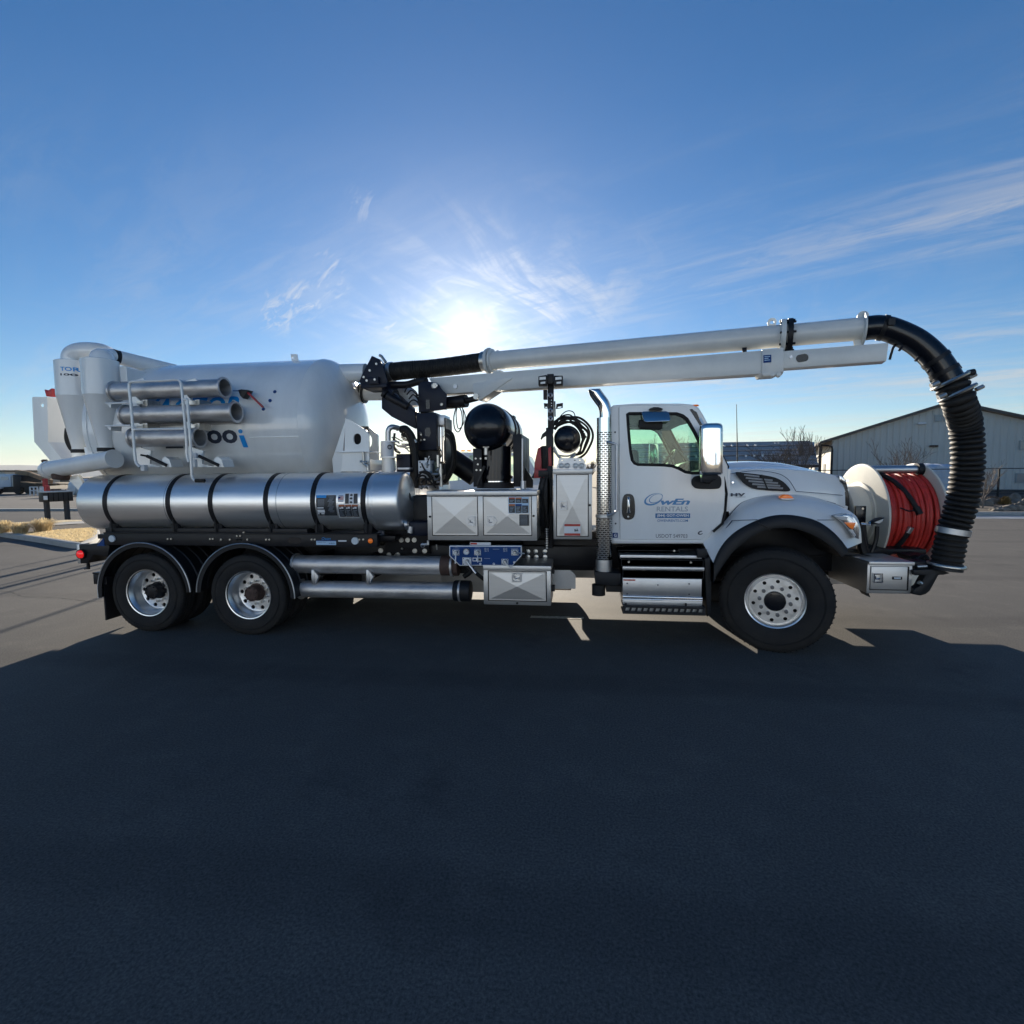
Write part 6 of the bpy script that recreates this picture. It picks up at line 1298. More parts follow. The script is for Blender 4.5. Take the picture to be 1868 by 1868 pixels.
# ---- far side of the truck: unseen boxes added to block sunlight passing beneath
fs = empty('far_side_light_stops', T)
for x0, x1, z0, z1 in ((-5.55, -4.2, .12, 1.0), (-4.2, -2.98, .12, 1.05), (-2.98, -2.52, .375, 1.05), (-2.52, -2.33, .61, 1.0), (-2.33, -.72, .37, 1.0)):
    m = MB(); m.box(x0, x1, 1.98, 2.44, z0, z1); obj('light_stop_box', m, 'steel', fs, .006)
m = MB(); m.cyl((-2.98, 2.3, .22), (-2.2, 2.3, .22), .115, n=24); obj('light_stop_tube', m, 'tubesteel', fs)
m = MB(); m.box(-7.05, -6.5, 1.68, 2.3, .12, 1.0); m.box(-5.75, -5.5, 1.66, 2.3, .2, 1.0); m.box(.2, .95, 1.58, 1.7, .38, 1.0); pieces('light_stop_block', m, 'black', fs)
m = MB(); m.box(-8.1, -8.05, 1.85, 2.5, .13, 1.0); obj('far_mud_flap', m, 'plastic', fs)
m = MB(); m.box(.85, 1.62, 1.7, 2.44, .40, .93); m.box(1.62, 2.15, 1.8, 2.44, .53, .9); pieces('far_bumper_box', m, 'steel', fs, .006)

# ================================================================== THE PLACE
def asphalt_mat():
    m = bpy.data.materials.new('asphalt'); m.use_nodes = True; t = m.node_tree; n = t.nodes; L = t.links; p = n['Principled BSDF']
    co = n.new('ShaderNodeTexCoord')
    def noise(s, d=4, r=.6):
        k = n.new('ShaderNodeTexNoise'); k.inputs['Scale'].default_value = s; k.inputs['Detail'].default_value = d; k.inputs['Roughness'].default_value = r; L.new(co.outputs['Object'], k.inputs['Vector']); return k.outputs['Fac']
    def ramp(f, a, b, ca, cb):
        r = n.new('ShaderNodeValToRGB'); r.color_ramp.elements[0].position = a; r.color_ramp.elements[1].position = b; r.color_ramp.elements[0].color = (*ca, 1); r.color_ramp.elements[1].color = (*cb, 1); L.new(f, r.inputs[0]); return r.outputs[0]
    def mix(f, a, b, mode='MIX'):
        x = n.new('ShaderNodeMix'); x.data_type = 'RGBA'; x.blend_type = mode
        if isinstance(f, float): x.inputs[0].default_value = f
        else: L.new(f, x.inputs[0])
        for i, s in ((6, a), (7, b)):
            if isinstance(s, tuple): x.inputs[i].default_value = (*s, 1)
            else: L.new(s, x.inputs[i])
        return x.outputs[2]
    base = ramp(noise(.22, 5), .3, .7, (.086, .083, .080), (.118, .113, .107))
    grain = ramp(noise(70., 4, .75), .36, .68, (.55, .55, .56), (1.5, 1.46, 1.4))
    c = mix(1.0, base, grain, 'MULTIPLY')
    spk = n.new('ShaderNodeTexVoronoi'); spk.inputs['Scale'].default_value = 42.; L.new(co.outputs['Object'], spk.inputs['Vector'])
    sp2 = n.new('ShaderNodeSeparateColor'); L.new(spk.outputs['Color'], sp2.inputs[0])
    a = n.new('ShaderNodeMath'); a.operation = 'GREATER_THAN'; a.inputs[1].default_value = .93; L.new(sp2.outputs[0], a.inputs[0])
    b = n.new('ShaderNodeMath'); b.operation = 'LESS_THAN'; b.inputs[1].default_value = .22; L.new(spk.outputs['Distance'], b.inputs[0])
    ab = n.new('ShaderNodeMath'); ab.operation = 'MULTIPLY'; L.new(a.outputs[0], ab.inputs[0]); L.new(b.outputs[0], ab.inputs[1])
    c = mix(ab.outputs[0], c, (.13, .125, .115))
    stain = ramp(noise(.9, 6, .7), .56, .74, (1, 1, 1), (.66, .66, .68)); c = mix(1.0, c, stain, 'MULTIPLY')
    worn = ramp(noise(2.6, 7, .75), .50, .70, (1, 1, 1), (1.25, 1.23, 1.2)); c = mix(1.0, c, worn, 'MULTIPLY')
    wv = n.new('ShaderNodeTexWave'); wv.wave_type = 'RINGS'; wv.inputs['Scale'].default_value = .12; wv.inputs['Distortion'].default_value = 1.5; wv.inputs['Detail'].default_value = 1; mp_ = n.new('ShaderNodeMapping'); mp_.inputs['Location'].default_value = (7, 5, 0); L.new(co.outputs['Object'], mp_.inputs[0]); L.new(mp_.outputs[0], wv.inputs['Vector'])
    scuff = ramp(wv.outputs['Fac'], .90, .985, (1, 1, 1), (.84, .84, .85)); c = mix(1.0, c, scuff, 'MULTIPLY')
    L.new(c, p.inputs['Base Color'])
    p.inputs['Roughness'].default_value = .8; p.inputs['Specular IOR Level'].default_value = .24
    bn_ = n.new('ShaderNodeBump'); bn_.inputs['Strength'].default_value = .35; bn_.inputs['Distance'].default_value = .006; L.new(noise(130., 4, .7), bn_.inputs['Height']); L.new(bn_.outputs[0], p.inputs['Normal'])
    return m
M['asphalt'] = asphalt_mat()
M['road'] = mat('worn_grey_asphalt', (.085, .083, .08), .8, var=.2, vscale=.5, bump=.3, bscale=60)
M['lot'] = mat('pale_worn_asphalt', (.13, .12, .108), .85, var=.25, vscale=.12, stretch=(.25, 1.5, 1))
M['dryland'] = mat('dry_open_land', (.30, .245, .165), .95, var=.3, vscale=.02)
M['concrete'] = mat('concrete_kerb', (.42, .41, .385), .8, var=.15, vscale=3, bump=.15, bscale=40)
M['wetgutter'] = mat('smooth_gutter_concrete', (.40, .41, .42), .32, var=.25, vscale=.8)
M['bark'] = mat('dark_bark_mulch', (.055, .042, .034), .95, var=.5, vscale=14, bump=.8, bscale=30)
M['lawn'] = mat('dry_winter_lawn', (.70, .57, .36), .95, var=.35, vscale=3, bump=.5, bscale=40, stretch=(1, 3, 1))
M['straw'] = mat('dry_ornamental_grass', (.74, .60, .36), .85, var=.3, vscale=8)
M['bare'] = mat('bare_twigs', (.15, .115, .09), .9, var=.3, vscale=8)
M['paletwig'] = mat('pale_bare_twigs', (.27, .22, .18), .9, var=.3, vscale=8)
M['rock'] = mat('landscape_rock', (.22, .19, .155), .9, var=.4, vscale=3, bump=.6, bscale=12)
M['siding'] = mat('grey_ribbed_steel_siding', (.60, .575, .52), .5, var=.06, vscale=.6, stretch=(4, 4, .2))
M['sidinglit'] = mat('pale_end_wall_siding', (.50, .47, .40), .6, var=.12, vscale=2, stretch=(.5, .5, 3))
M['roof'] = mat('dark_roof_steel', (.055, .052, .05), .5, var=.2, vscale=2)
M['shedroof'] = mat('brown_grey_shed_roof', (.50, .41, .37), .85, var=.3, vscale=1.2, stretch=(1, 1, 4))
M['vpaint'] = mat('white_van_paint', (.72, .74, .78), .3, var=.05, coat=.4)
M['wood'] = mat('tan_lumber', (.36, .24, .14), .8, var=.3, vscale=3)
M['boxbrown'] = mat('brown_mailbox_paint', (.028, .024, .024), .5, var=.2)
M['post'] = mat('weathered_post', (.05, .05, .055), .8, var=.25)
M['paleframe'] = mat('pale_window_frame', (.36, .38, .38), .5, var=.05)
M['pane'] = mat('dim_window_pane', (.22, .25, .27), .15, var=.05, coat=.4)
M['paint'] = mat('worn_white_line_paint', (.62, .60, .54), .7, var=.35, vscale=25, bump=.2)
M['hill'] = mat('far_hill_ground', (.16, .14, .11), .95, var=.2, vscale=.0006)
M['tarp'] = mat('pale_blue_tarpaulin', (.55, .62, .72), .5, var=.1, vscale=1)
M['shrub'] = mat('golden_shrub', (.26, .16, .04), .9, var=.4, vscale=6)
def translucent(m, amount):
    t = m.node_tree; n = t.nodes; p = n['Principled BSDF']; tr = n.new('ShaderNodeBsdfTranslucent'); src = p.inputs['Base Color'].links[0].from_socket; t.links.new(src, tr.inputs[0]); x = n.new('ShaderNodeMixShader'); x.inputs[0].default_value = amount; t.links.new(p.outputs[0], x.inputs[1]); t.links.new(tr.outputs[0], x.inputs[2]); t.links.new(x.outputs[0], n['Material Output'].inputs[0])
translucent(M['straw'], .5)
def sheet(name, pts, z, m, kind='structure'):
    b = MB(); b.add([(p[0], p[1], z) for p in pts], [tuple(range(len(pts)))]); o = obj(name, b, m, None, smooth=0); tag(o, kind=kind); return o
def gpts(px, z=0.): return [G(x, y, z)[:2] for x, y in px]
sheet('ground', [(-9000, -3000), (9000, -3000), (9000, 12000), (-9000, 12000)], -.05, 'dryland')
sheet('parking_lot', [(-34, -20), (45, -20), (45, 17.2), (15, 17.2), (-2, 62), (-34, 62)], 0., 'asphalt')
# left: island, road and lot beyond
road = sheet('road', [(-160, 8), (-24, 8), (-12, 13), (-12, 26), (-34, 20.5), (-160, 20.5)], -.02+.012, 'road')
sheet('far_parking_lot', [(-160, 20.5), (-34.0, 20.5), (-34, 62), (-34, 70), (-160, 70)], -.028, 'lot')
b = MB(); b.box(-160, -30, 20.2, 20.6, -.05, .12); tag(obj('far_kerb', b, 'concrete', None), kind='structure')
ZI = .13
isl = gpts([(-160, 945), (-60, 960), (0, 970.5), (64, 979.5), (120, 988.5), (142, 991), (160, 988.5), (174, 982), (181, 974), (180, 966), (166, 962), (150, 948.5), (120, 948.2), (90, 950), (0, 954.5), (-160, 958)], ZI)
fr = [G(x, y, .15) for x, y in [(-160, 944), (-60, 960.5), (0, 971), (64, 980), (120, 989), (142, 991.6), (160, 989), (174.5, 982.5), (182, 974), (181, 966), (167, 961.5), (151, 948)]]
fr2 = resample(catmull(fr[:-2], 40), 60); ins = []; mid_ = []
for i, p in enumerate(fr2):
    d = (fr2[min(i+1, 59)]-fr2[max(i-1, 0)]).normalized(); nn = Vector((-d.y, d.x, 0)); ins.append(p+nn*.17); mid_.append(p+nn*.10)
b = MB(); b.loft([[Vector((p.x, p.y, -.04)) for p in fr2], [p.copy()-Vector((0, 0, .015)) for p in fr2], [p+(q-p)*.12 for p, q in zip(fr2, ins)], ins, [Vector((p.x, p.y, .02)) for p in ins]]); tag(obj('kerb', b, 'concrete', None, smooth=40), kind='structure')
isl2 = [tuple(p[:2]) for p in mid_]+gpts([(120, 948.2), (90, 950), (0, 953.5)], ZI)+[(-60, 15.5), (-60, G(-160, 944, .15).y+.3)]
b = MB(); k = len(isl2); b.add([(x, y, ZI) for x, y in isl2]+[(x, y, -.04) for x, y in isl2], [tuple(range(k))]+[(i, (i+1) % k, k+(i+1) % k, k+i) for i in range(k)]); tag(obj('planting_bed', b, 'bark', None, smooth=0), kind='structure')
lawn_near = gpts([(34, 974.5), (64, 978), (120, 986.5), (142, 989), (158, 986.5), (172, 980.5), (178, 973), (177, 966.5), (165, 963.3), (120, 966.3), (70, 970)], ZI)
sheet('lawn', lawn_near, ZI+.012, 'lawn')
sheet('lawn', gpts([(-120, 957.5), (0, 955), (90, 950.5), (120, 948.8), (149, 948.8), (150, 951), (90, 954), (0, 959), (-120, 963)], ZI), ZI+.012, 'lawn')
sheet('footpath', gpts([(-120, 964), (0, 960), (90, 954.8), (151, 951.6), (155, 955.2), (90, 959.5), (0, 965.5), (-120, 972)], ZI), ZI+.02, 'concrete')
def inside(p, poly):
    c = False; n = len(poly)
    for i in range(n):
        (x1, y1), (x2, y2) = poly[i], poly[i-1]
        if (y1 > p[1]) != (y2 > p[1]) and p[0] < (x2-x1)*(p[1]-y1)/(y2-y1)+x1: c = not c
    return c
def blades(b, n, poly, h, w, z):
    xs = [p[0] for p in poly]; ys = [p[1] for p in poly]; k = 0
    while k < n:
        x, y = random.uniform(min(xs), max(xs)), random.uniform(min(ys), max(ys))
        if not inside((x, y), poly): continue
        a = random.uniform(0, 2*PI); hh = h*random.uniform(.5, 1.3); l = Vector((math.cos(a), math.sin(a), 0)); t = Vector((-l.y, l.x, 0))*w; p = Vector((x, y, z))
        b.add([p-t, p+t, p+l*hh*.5+Vector((0, 0, hh))], [(0, 1, 2)]); k += 1
random.seed(3)
b = MB(); blades(b, 7000, lawn_near, .03, .010, ZI+.01); tag(obj('dry_grass', b, 'straw', None, smooth=0), 'short straw coloured dry grass covering the kerbed island', 'grass', None, 'stuff')
def tuft(px, pyb, pyt, wpx, label):
    p = G(px, pyb, ZI); o = tag(empty('ornamental_grass', None, p), label, 'grass clump', 'dry grass clumps on the kerbed island')
    h = (pyb-pyt)/935*((p-CAM).dot(FW)); r = wpx/2/935*((p-CAM).dot(FW))*.78
    b = MB()
    for k in range(420):
        a = random.uniform(0, 2*PI); lean = random.random()**.7; d = Vector((math.cos(a), math.sin(a), 0)); t = Vector((-d.y, d.x, 0)); hh = h*random.uniform(.65, 1.05); R = r*lean*random.uniform(.7, 1.15)
        p0 = d*r*.6*random.random(); pts = [p0, p0+d*R*.35+Vector((0, 0, hh*.62)), p0+d*R*.8+Vector((0, 0, hh*(1-.25*lean))), p0+d*R*1.15+Vector((0, 0, hh*(1-.55*lean)))]; w = .010
        for i in range(3):
            wi, wj = w*(1-i*.25), w*(1-(i+1)*.3); b.add([pts[i]-t*wi, pts[i]+t*wi, pts[i+1]+t*wj, pts[i+1]-t*wj], [(0, 1, 2, 3)])
    g = obj('blades', b, 'straw', None, smooth=0); g.parent = o; return o
tuft(8, 972, 948, 40, 'straw coloured grass clump cut by the photo edge'); tuft(37, 973, 952, 44, 'lowest of the straw coloured grass clumps, behind the kerb'); tuft(79, 969, 944, 52, 'largest straw coloured grass clump, in front of the mailbox posts')
# mailbox bank
p1, p2 = G(87.5, 950, ZI), G(123.5, 947.5, ZI); mbx = tag(empty('mailbox_bank', None, (p1+p2)/2), 'dark brown mailbox bank on two posts beyond the grass island', 'mailbox')
o_ = mbx.location
dm = (p2-p1).normalized(); nm = Vector((-dm.y, dm.x, 0)); zt_ = CAM.z+(p1-CAM).dot(FW)*0
def zat(px, py, P): d = sight(px, py); t = (P-CAM).xy.length/d.xy.length; return CAM.z+d.z*t
za, zb_ = zat(86, 904, p1), zat(86, 921, p1)
for p in (p1, p2):
    b = MB(); b.box(p.x-o_.x-.07, p.x-o_.x+.07, p.y-o_.y-.07, p.y-o_.y+.07, -.1, zb_-o_.z+.12); q = obj('post', b, 'post', None); q.parent = mbx
L_ = (p2-p1).length
b = MB(); b.bar(p1-dm*L_*.25-o_+Vector((0, 0, (za+zb_)/2)), p2+dm*L_*.25-o_+Vector((0, 0, (za+zb_)/2)), .45, za-zb_); q = obj('mailbox_case', b, 'boxbrown', None, .01); q.parent = mbx
b = MB(); b.bar(p1-dm*L_*.27-o_+Vector((0, 0, za+.02)), p2+dm*L_*.27-o_+Vector((0, 0, za+.02)), .55, .05); q = obj('mailbox_roof', b, 'satin', None, .005); q.parent = mbx
b = MB(); c_ = p1-dm*L_*.25-o_+Vector((0, 0, (za+zb_)/2)); c_ = c_-nm*.232; b.box(c_.x+.04, c_.x+.2, c_.y-.03, c_.y-.0, c_.z-.1, c_.z+.06); q = obj('number_plate', b, 'whiteprint', None); q.parent = mbx
for k in range(1, 6):
    b = MB(); c_ = p1-dm*L_*.25+(p2-p1+dm*L_*.5)*k/6-o_-nm*.228+Vector((0, 0, zb_)); b.box(c_.x-.012, c_.x+.012, c_.y-.012, c_.y+.004, c_.z+.02, c_.z+(za-zb_)-.02); q = obj('door_divider', b, 'gloss', None); q.parent = mbx

# far yard on the left
FY = 46.
def fq(px, py): return Q(px, py, FY)
def thing_at(name, px, label, cat, Y=FY, group=None): p = Q(px, 880, Y); return tag(empty(name, None, (p.x, Y, 0)), label, cat, group)
def part(name, b, m, root, bev=0., sm=35):
    b.v = [(x-root.location.x, y-root.location.y, z-root.location.z) for x, y, z in b.v]; o = obj(name, b, m, None, bev, sm); o.parent = root; return o
ft = thing_at('flatbed_truck', 20, 'white cab flatbed truck far across the yard, dark headboard behind it', 'truck')
def fp(pts, y0, y1): b = MB(); b.prism([(Q(x, y, y0).x, max(0., Q(x, y, y0).z)) for x, y in pts], y0, y1); return b
part('cab', fp([(-14, 866), (-4, 865), (17, 865), (19, 867), (20, 888), (2, 889), (1, 892), (-14, 892)], FY, FY+2.2), 'vpaint', ft, .05)
part('cab_window', fp([(1, 869.5), (15, 869.5), (15.5, 875.5), (1, 876)], FY-.03, FY), 'lens', ft)
part('headboard', fp([(23, 866), (38, 868), (39, 893), (25, 897), (24, 892)], FY, FY+2.3), 'black', ft, .03)
part('exhaust_pipe', fp([(20, 867.5), (24, 867.5), (24.5, 887), (21, 887)], FY+.1, FY+.3), 'satin', ft)
part('deck', fp([(38, 882), (56, 880), (72, 883), (72, 886), (38, 889)], FY, FY+2.4), 'black', ft)
part('chassis', fp([(-14, 889), (36, 889), (36, 898), (-14, 899)], FY+.3, FY+1.9), 'black', ft)
for px in (-8, 30, 50):
    b = MB(); q = fq(px, 880); b.cyl((q.x, FY-.02, .5), (q.x, FY+.4, .5), .5, n=20); part('wheel', b, 'rubber', ft)
b = MB(); b.bar(fq(14, 861)+Vector((0, 1, 0)), fq(38, 864)+Vector((0, 1, 0)), .5, .5); b.bar(fq(36, 864)+Vector((0, 1, 0)), fq(78, 879)+Vector((0, 1, 0)), .4, .42); part('loader_boom', b, 'wood', ft, .03)
lum = thing_at('lumber_load', 65, 'pale boards stacked beyond the flatbed truck headboard', 'lumber')
b = MB()
for k in range(6): a_, c_ = fq(40+k*3, 879+.9*k), fq(66+k*8, 882+.4*k); b.bar(a_+Vector((0, .3*k, 0)), c_+Vector((0, .3*k, 0)), .3, .12)
part('boards', b, 'wood', lum)
rp_ = thing_at('red_hoist', 79, 'red upright hoist standing in the far yard', 'hoist')
part('hoist_column', fp([(77, 873), (80, 873), (81, 885), (84, 887), (85, 897), (78, 897)], FY-3, FY-2.6), 'red', rp_)
for x0, x1, lab in ((54.5, 68, 'white wire frame crate, left of the pair in the far yard'), (73, 78, 'narrow white wire frame leaning by the red hoist')):
    c = thing_at('wire_crate', x0, lab, 'crate', FY-4, 'wire frames in the far yard'); Yc = FY-4
    for k in range(3):
        x = x0+(x1-x0)*k/2; b = MB(); b.bar(Q(x, 888.5, Yc), Vector((Q(x+.8, 902, Yc).x, Yc, 0)), .1, .1, (0, 1, 0)); part('upright', b, 'whiteprint', c)
    for py in (888.5, 895): b = MB(); b.bar(Q(x0, py, Yc), Q(x1, py, Yc), .1, .1, (0, 1, 0)); part('rail', b, 'whiteprint', c)
pt = thing_at('storage_tank', 130, 'round white storage tank lying in the far yard beside the mailbox bank', 'tank', FY-6)
b = MB(); q = Q(130, 896.5, FY-6); b.lathe([(0, -.15), (.5, -.1), (.8, .1), (.85, .3), (.85, 2.2), (.6, 2.5), (0, 2.6)], (q.x, FY-6, .86), (.5, 1, 0), 28); part('tank_shell', b, 'whiteprint', pt)
random.seed(21)
for i, (px, w, h, m_, lab) in enumerate(((92, 10, 6, 'road', 'heap of grey sheeting beside the red hoist'), (108, 12, 7, 'satin', 'low grey metal bin left of the white storage tank'), (48, 7, 5, 'paint', 'cream sack on the ground under the flatbed truck'), (84, 8, 4, 'rust', 'brown heap of scrap below the red hoist'))):
    c = thing_at('yard_pile', px, lab, 'pile', FY-2+i); b = MB(); q = Q(px, 895, FY-2+i); s = 14.
    for k in range(5): x = q.x+random.uniform(-.5, .5)*w/s; b.box(x-.3*w/s, x+.3*w/s, FY-2+i+k*.2, FY-1.2+i+k*.2, 0, h/s*random.uniform(.5, 1)*1.6)
    part('pile_body', b, m_, c)
for px0, px1, py, d, lab, m_ in ((-30, 9, 858, 130, 'grey flat roofed building behind the far white cab', 'siding'), (33, 46, 863, 150, 'low pale building beyond the loader boom', 'sidinglit'), (66, 175, 872.5, 170, 'long low dark roofed building on the far side of the yard', 'roof')):
    p = Q(px0, 870, d); c = tag(empty('far_building', None, (p.x, d, 0)), lab, 'building', 'low buildings beyond the yard')
    b = MB(); b.box(Q(px0, 870, d).x, Q(px1, 870, d).x, d, d+12, 0, Q((px0+px1)/2, py+1, d).z-.3); part('wall', b, m_, c)
    b = MB(); b.box(Q(px0, 870, d).x-.5, Q(px1, 870, d).x+.5, d-.5, d+12.5, Q((px0+px1)/2, py+1, d).z-.3, Q((px0+px1)/2, py, d).z); part('roof', b, 'roof', c)
# hills all round the horizon
b = MB(); top = []; bot = []; back = []
for i in range(121):
    a = math.radians(-75+150*i/120); R = 8200; h = 165+34*math.sin(i*.31)+20*math.sin(i*.83+1)+10*math.sin(i*2.1); h *= (1 if i < 45 else max(.35, 1-(i-45)/40))
    p = Vector((R*math.sin(a), R*math.cos(a), 0)); top.append(p+Vector((0, 0, h))); bot.append(p*.93+Vector((0, 0, -2))); back.append(p*1.1)
b.loft([bot, [a.lerp(c, .55)+Vector((0, 0, 12*math.sin(i*.9))) for i, (a, c) in enumerate(zip(bot, top))], top, back]); tag(obj('hills', b, 'hill', None), kind='structure')

# painted line under the truck
b = MB(); a_, c_ = G(967, 1126.5), G(1064, 1128.5); random.seed(2); lo_, hi_ = [], []
for k in range(41):
    x0 = a_.x+(c_.x-a_.x)*k/40; lo_.append(Vector((x0, 1.07+random.uniform(-.006, .006), .004))); hi_.append(Vector((x0+.01, 1.17+random.uniform(-.008, .008), .004)))
b.loft([lo_, hi_]); tag(obj('parking_line', b, 'paint', None, smooth=0), kind='structure')
# fine cracks and a sealed joint in the asphalt
b = MB(); random.seed(77)
for (x, y, a, L_) in ((-14, 1.5, .2, 5), (9, 3, .3, 6), (4.5, 6, .9, 7), (-18, -1, .6, 6), (12, 9, .05, 12), (8, 7.5, .12, 9)):
    p = Vector((x, y, .003)); pts = []
    for k in range(int(L_/.09)):
        pts.append(p.copy()); a += random.uniform(-.22, .22); p = p+Vector((math.cos(a), math.sin(a), 0))*.09
    l, r_ = [], []
    for i, q in enumerate(pts):
        d = (pts[min(i+1, len(pts)-1)]-pts[max(i-1, 0)]).normalized(); nn = Vector((-d.y, d.x, 0))*random.uniform(.002, .007); l.append(q+nn); r_.append(q-nn)
    b.loft([l, r_])
M['crack'] = mat('dark_crack_filler', (.016, .016, .017), .9)
tag(obj('asphalt_cracks', b, 'crack', None, smooth=0), kind='stuff')
# ---- right side: kerb, planting, fence, buildings
KY = 17.2
b = MB(); b.box(4, 70, KY, KY+.16, -.04, .15); tag(obj('kerb', b, 'concrete', None, .02), kind='structure')
sheet('gutter', [(4, KY-1.3), (70, KY-1.6), (70, KY), (4, KY)], .004, 'wetgutter')
sheet('planting_bed', [(4, KY+.16), (70, KY+.16), (70, 60), (4, 60)], .09, 'bark')
def rock(px, pyb, w, h, Y, label):
    p = Q(px, pyb, Y); p.z = .06; s = (p-CAM).dot(FW)/935
    bm = bmesh.new(); bmesh.ops.create_icosphere(bm, subdivisions=3, radius=1)
    sd = random.random()*50
    for v in bm.verts:
        n_ = v.co.copy(); k = 1+.22*math.sin(n_.x*3+sd)+.18*math.sin(n_.y*4+sd*2+n_.z*2)+.08*math.sin(n_.x*9+n_.z*7+sd); v.co = Vector((n_.x*w/2*s*k, n_.y*w/2.4*s*k, max(-.2, n_.z)*h*s*k*.95))
    b = MB(); b.v = [tuple(v.co) for v in bm.verts]; b.f = [tuple(v.index for v in f.verts) for f in bm.faces]; b.m = [0]*len(b.f); bm.free()
    o = obj('boulder', b, 'rock', None, smooth=20); o.location = p; tag(o, label, 'rock', 'boulders in the bed along the kerb'); return o
random.seed(8)
rock(1822, 932, 26, 10, 18.6, 'flat pale slab of rock lowest in the bed by the kerb'); rock(1850, 931, 40, 13, 18.8, 'long low rock cut by the photo edge, above the gutter'); rock(1866, 922, 26, 14, 21, 'upright rock at the photo edge beside the golden shrub')
rock(1793, 922, 26, 14, 22, 'dark boulder just right of the hanging hose'); rock(1812, 920, 26, 14, 23, 'dark boulder left of the golden shrub'); rock(1846, 917, 30, 16, 24, 'rounded boulder behind the golden shrub')
rock(1776, 926, 16, 8, 20.5, 'small boulder half hidden by the hanging hose')
def bush(px, pyb, h, w, Y, m_, label, n=500, name='shrub', cat='shrub'):
    p = Q(px, pyb, Y); p.z = .08; s = (p-CAM).dot(FW)/935; o = tag(empty(name, None, p), label, cat); b = MB()
    for k in range(n):
        a = random.uniform(0, 2*PI); e = random.uniform(.05, 1.4); r = random.random()**.4; d = Vector((math.cos(a)*math.cos(e)*w/2*s, math.sin(a)*math.cos(e)*w/2*s, math.sin(e)*h*s)); q = d*r; t = Vector((random.uniform(-1, 1), random.uniform(-1, 1), random.uniform(0, 1)))*.09*1; u = Vector((random.uniform(-1, 1), random.uniform(-1, 1), random.uniform(-1, 1)))*.02; b.add([q-u, q+u, q+t], [(0, 1, 2)])
    g = obj('foliage', b, m_, None, smooth=0); g.parent = o
    b = MB(); 
    for k in range(5): b.tube([(0, 0, 0), (random.uniform(-.2, .2)*w*s, random.uniform(-.2, .2)*w*s, h*s*.7)], .012, 5)
    g = obj('stem', b, 'bare', None); g.parent = o; return o
bush(1833, 922, 15, 18, 22.6, 'shrub', 'golden brown shrub among the boulders', 900)
bush(1812, 912, 8, 26, 26, 'bare', 'low dry twiggy shrub against the fence bottom', 500); bush(1850, 910, 9, 30, 27, 'bare', 'wide dry shrub between fence and boulders', 600)
def tree(px, pyb, pyt, Y, label, m_='bare', spread=.5, levels=4, seed=1, trunk=.16, r0=.05, zbase=.08, twig=.006):
    rnd = random.Random(seed); p = Q(px, pyb, Y); base = Vector((p.x, Y, zbase)); H = Q(px, pyt, Y).z-zbase; o = tag(empty('bare_tree', None, base), label, 'tree', 'leafless young trees')
    tr_ = MB(); br = MB()
    def grow_(b, p0, d, L, r, lv):
        pts = [p0]; dd = d.copy(); n = 4
        for i in range(n): dd = (dd+Vector((rnd.uniform(-.16, .16), rnd.uniform(-.16, .16), rnd.uniform(-.02, .12)))).normalized(); pts.append(pts[-1]+dd*L/n)
        r1 = max(twig, r*.62); b.tube(pts, [r+(r1-r)*i/n for i in range(n+1)], 5 if lv > 1 else 4, cap=False)
        if lv <= 0: return
        k = rnd.choice((3, 4)) if lv > 1 else 3
        for j in range(k):
            t = rnd.uniform(.35, 1); q = pts[min(n, int(t*n))]; a = rnd.uniform(0, 2*PI); x, y = frame(dd); nd_ = (dd+(x*math.cos(a)+y*math.sin(a))*rnd.uniform(.4, .9)*spread*2+Vector((0, 0, .25))).normalized(); grow_(br, q, nd_, L*rnd.uniform(.55, .8), r1*rnd.uniform(.55, .8), lv-1)
    grow_(tr_, Vector((0, 0, 0)), Vector((0, 0, 1)), H*trunk/.4*.4, r0, 0)
    tp = Vector(tr_.v[-1])
    for j in range(5): a = 2*PI*j/5+rnd.random(); grow_(br, Vector((0, 0, H*trunk*(.55+.1*j))), Vector((math.cos(a)*spread, math.sin(a)*spread, 1)).normalized(), H*.42*rnd.uniform(.8, 1.15), r0*.7, levels-1)
    zmax = max(v[2] for v in br.v); s = H/zmax; br.v = [(x*s, y*s, z*s) for x, y, z in br.v]; tr_.v = [(x*s, y*s, z*s) for x, y, z in tr_.v]
    g = obj('trunk', tr_, m_, None); g.parent = o; g = obj('crown', br, m_, None); g.parent = o; return o
tree(1443, 905, 790, 30, 'bare reddish tree in front of the dark shed roof, above the bonnet', spread=.55, seed=4, twig=.010, levels=4, r0=.06)
tree(1466, 905, 775, 38, 'taller bare tree rising above the shed roof ridge', spread=.35, seed=9, twig=.012, r0=.08)
tree(1415, 905, 805, 31, 'small bare tree low against the shed roof', spread=.6, seed=14, twig=.010)
tree(1640, 905, 797, 31, 'bare tree before the warehouse wall, above the hose reel', 'paletwig', spread=.5, seed=5, twig=.010, levels=4)
tree(1793, 925, 838, 20.5, 'thin pale sapling just right of the hanging hose', 'paletwig', spread=.45, seed=12, twig=.006, r0=.04)
tree(1230, 905, 790, 45, 'bare tree seen through the cab window', spread=.45, seed=17, twig=.016, r0=.1)
tree(1072, 905, 835, 60, 'distant bare tree between the tall cabinet and exhaust', spread=.5, seed=19, twig=.02, r0=.1)
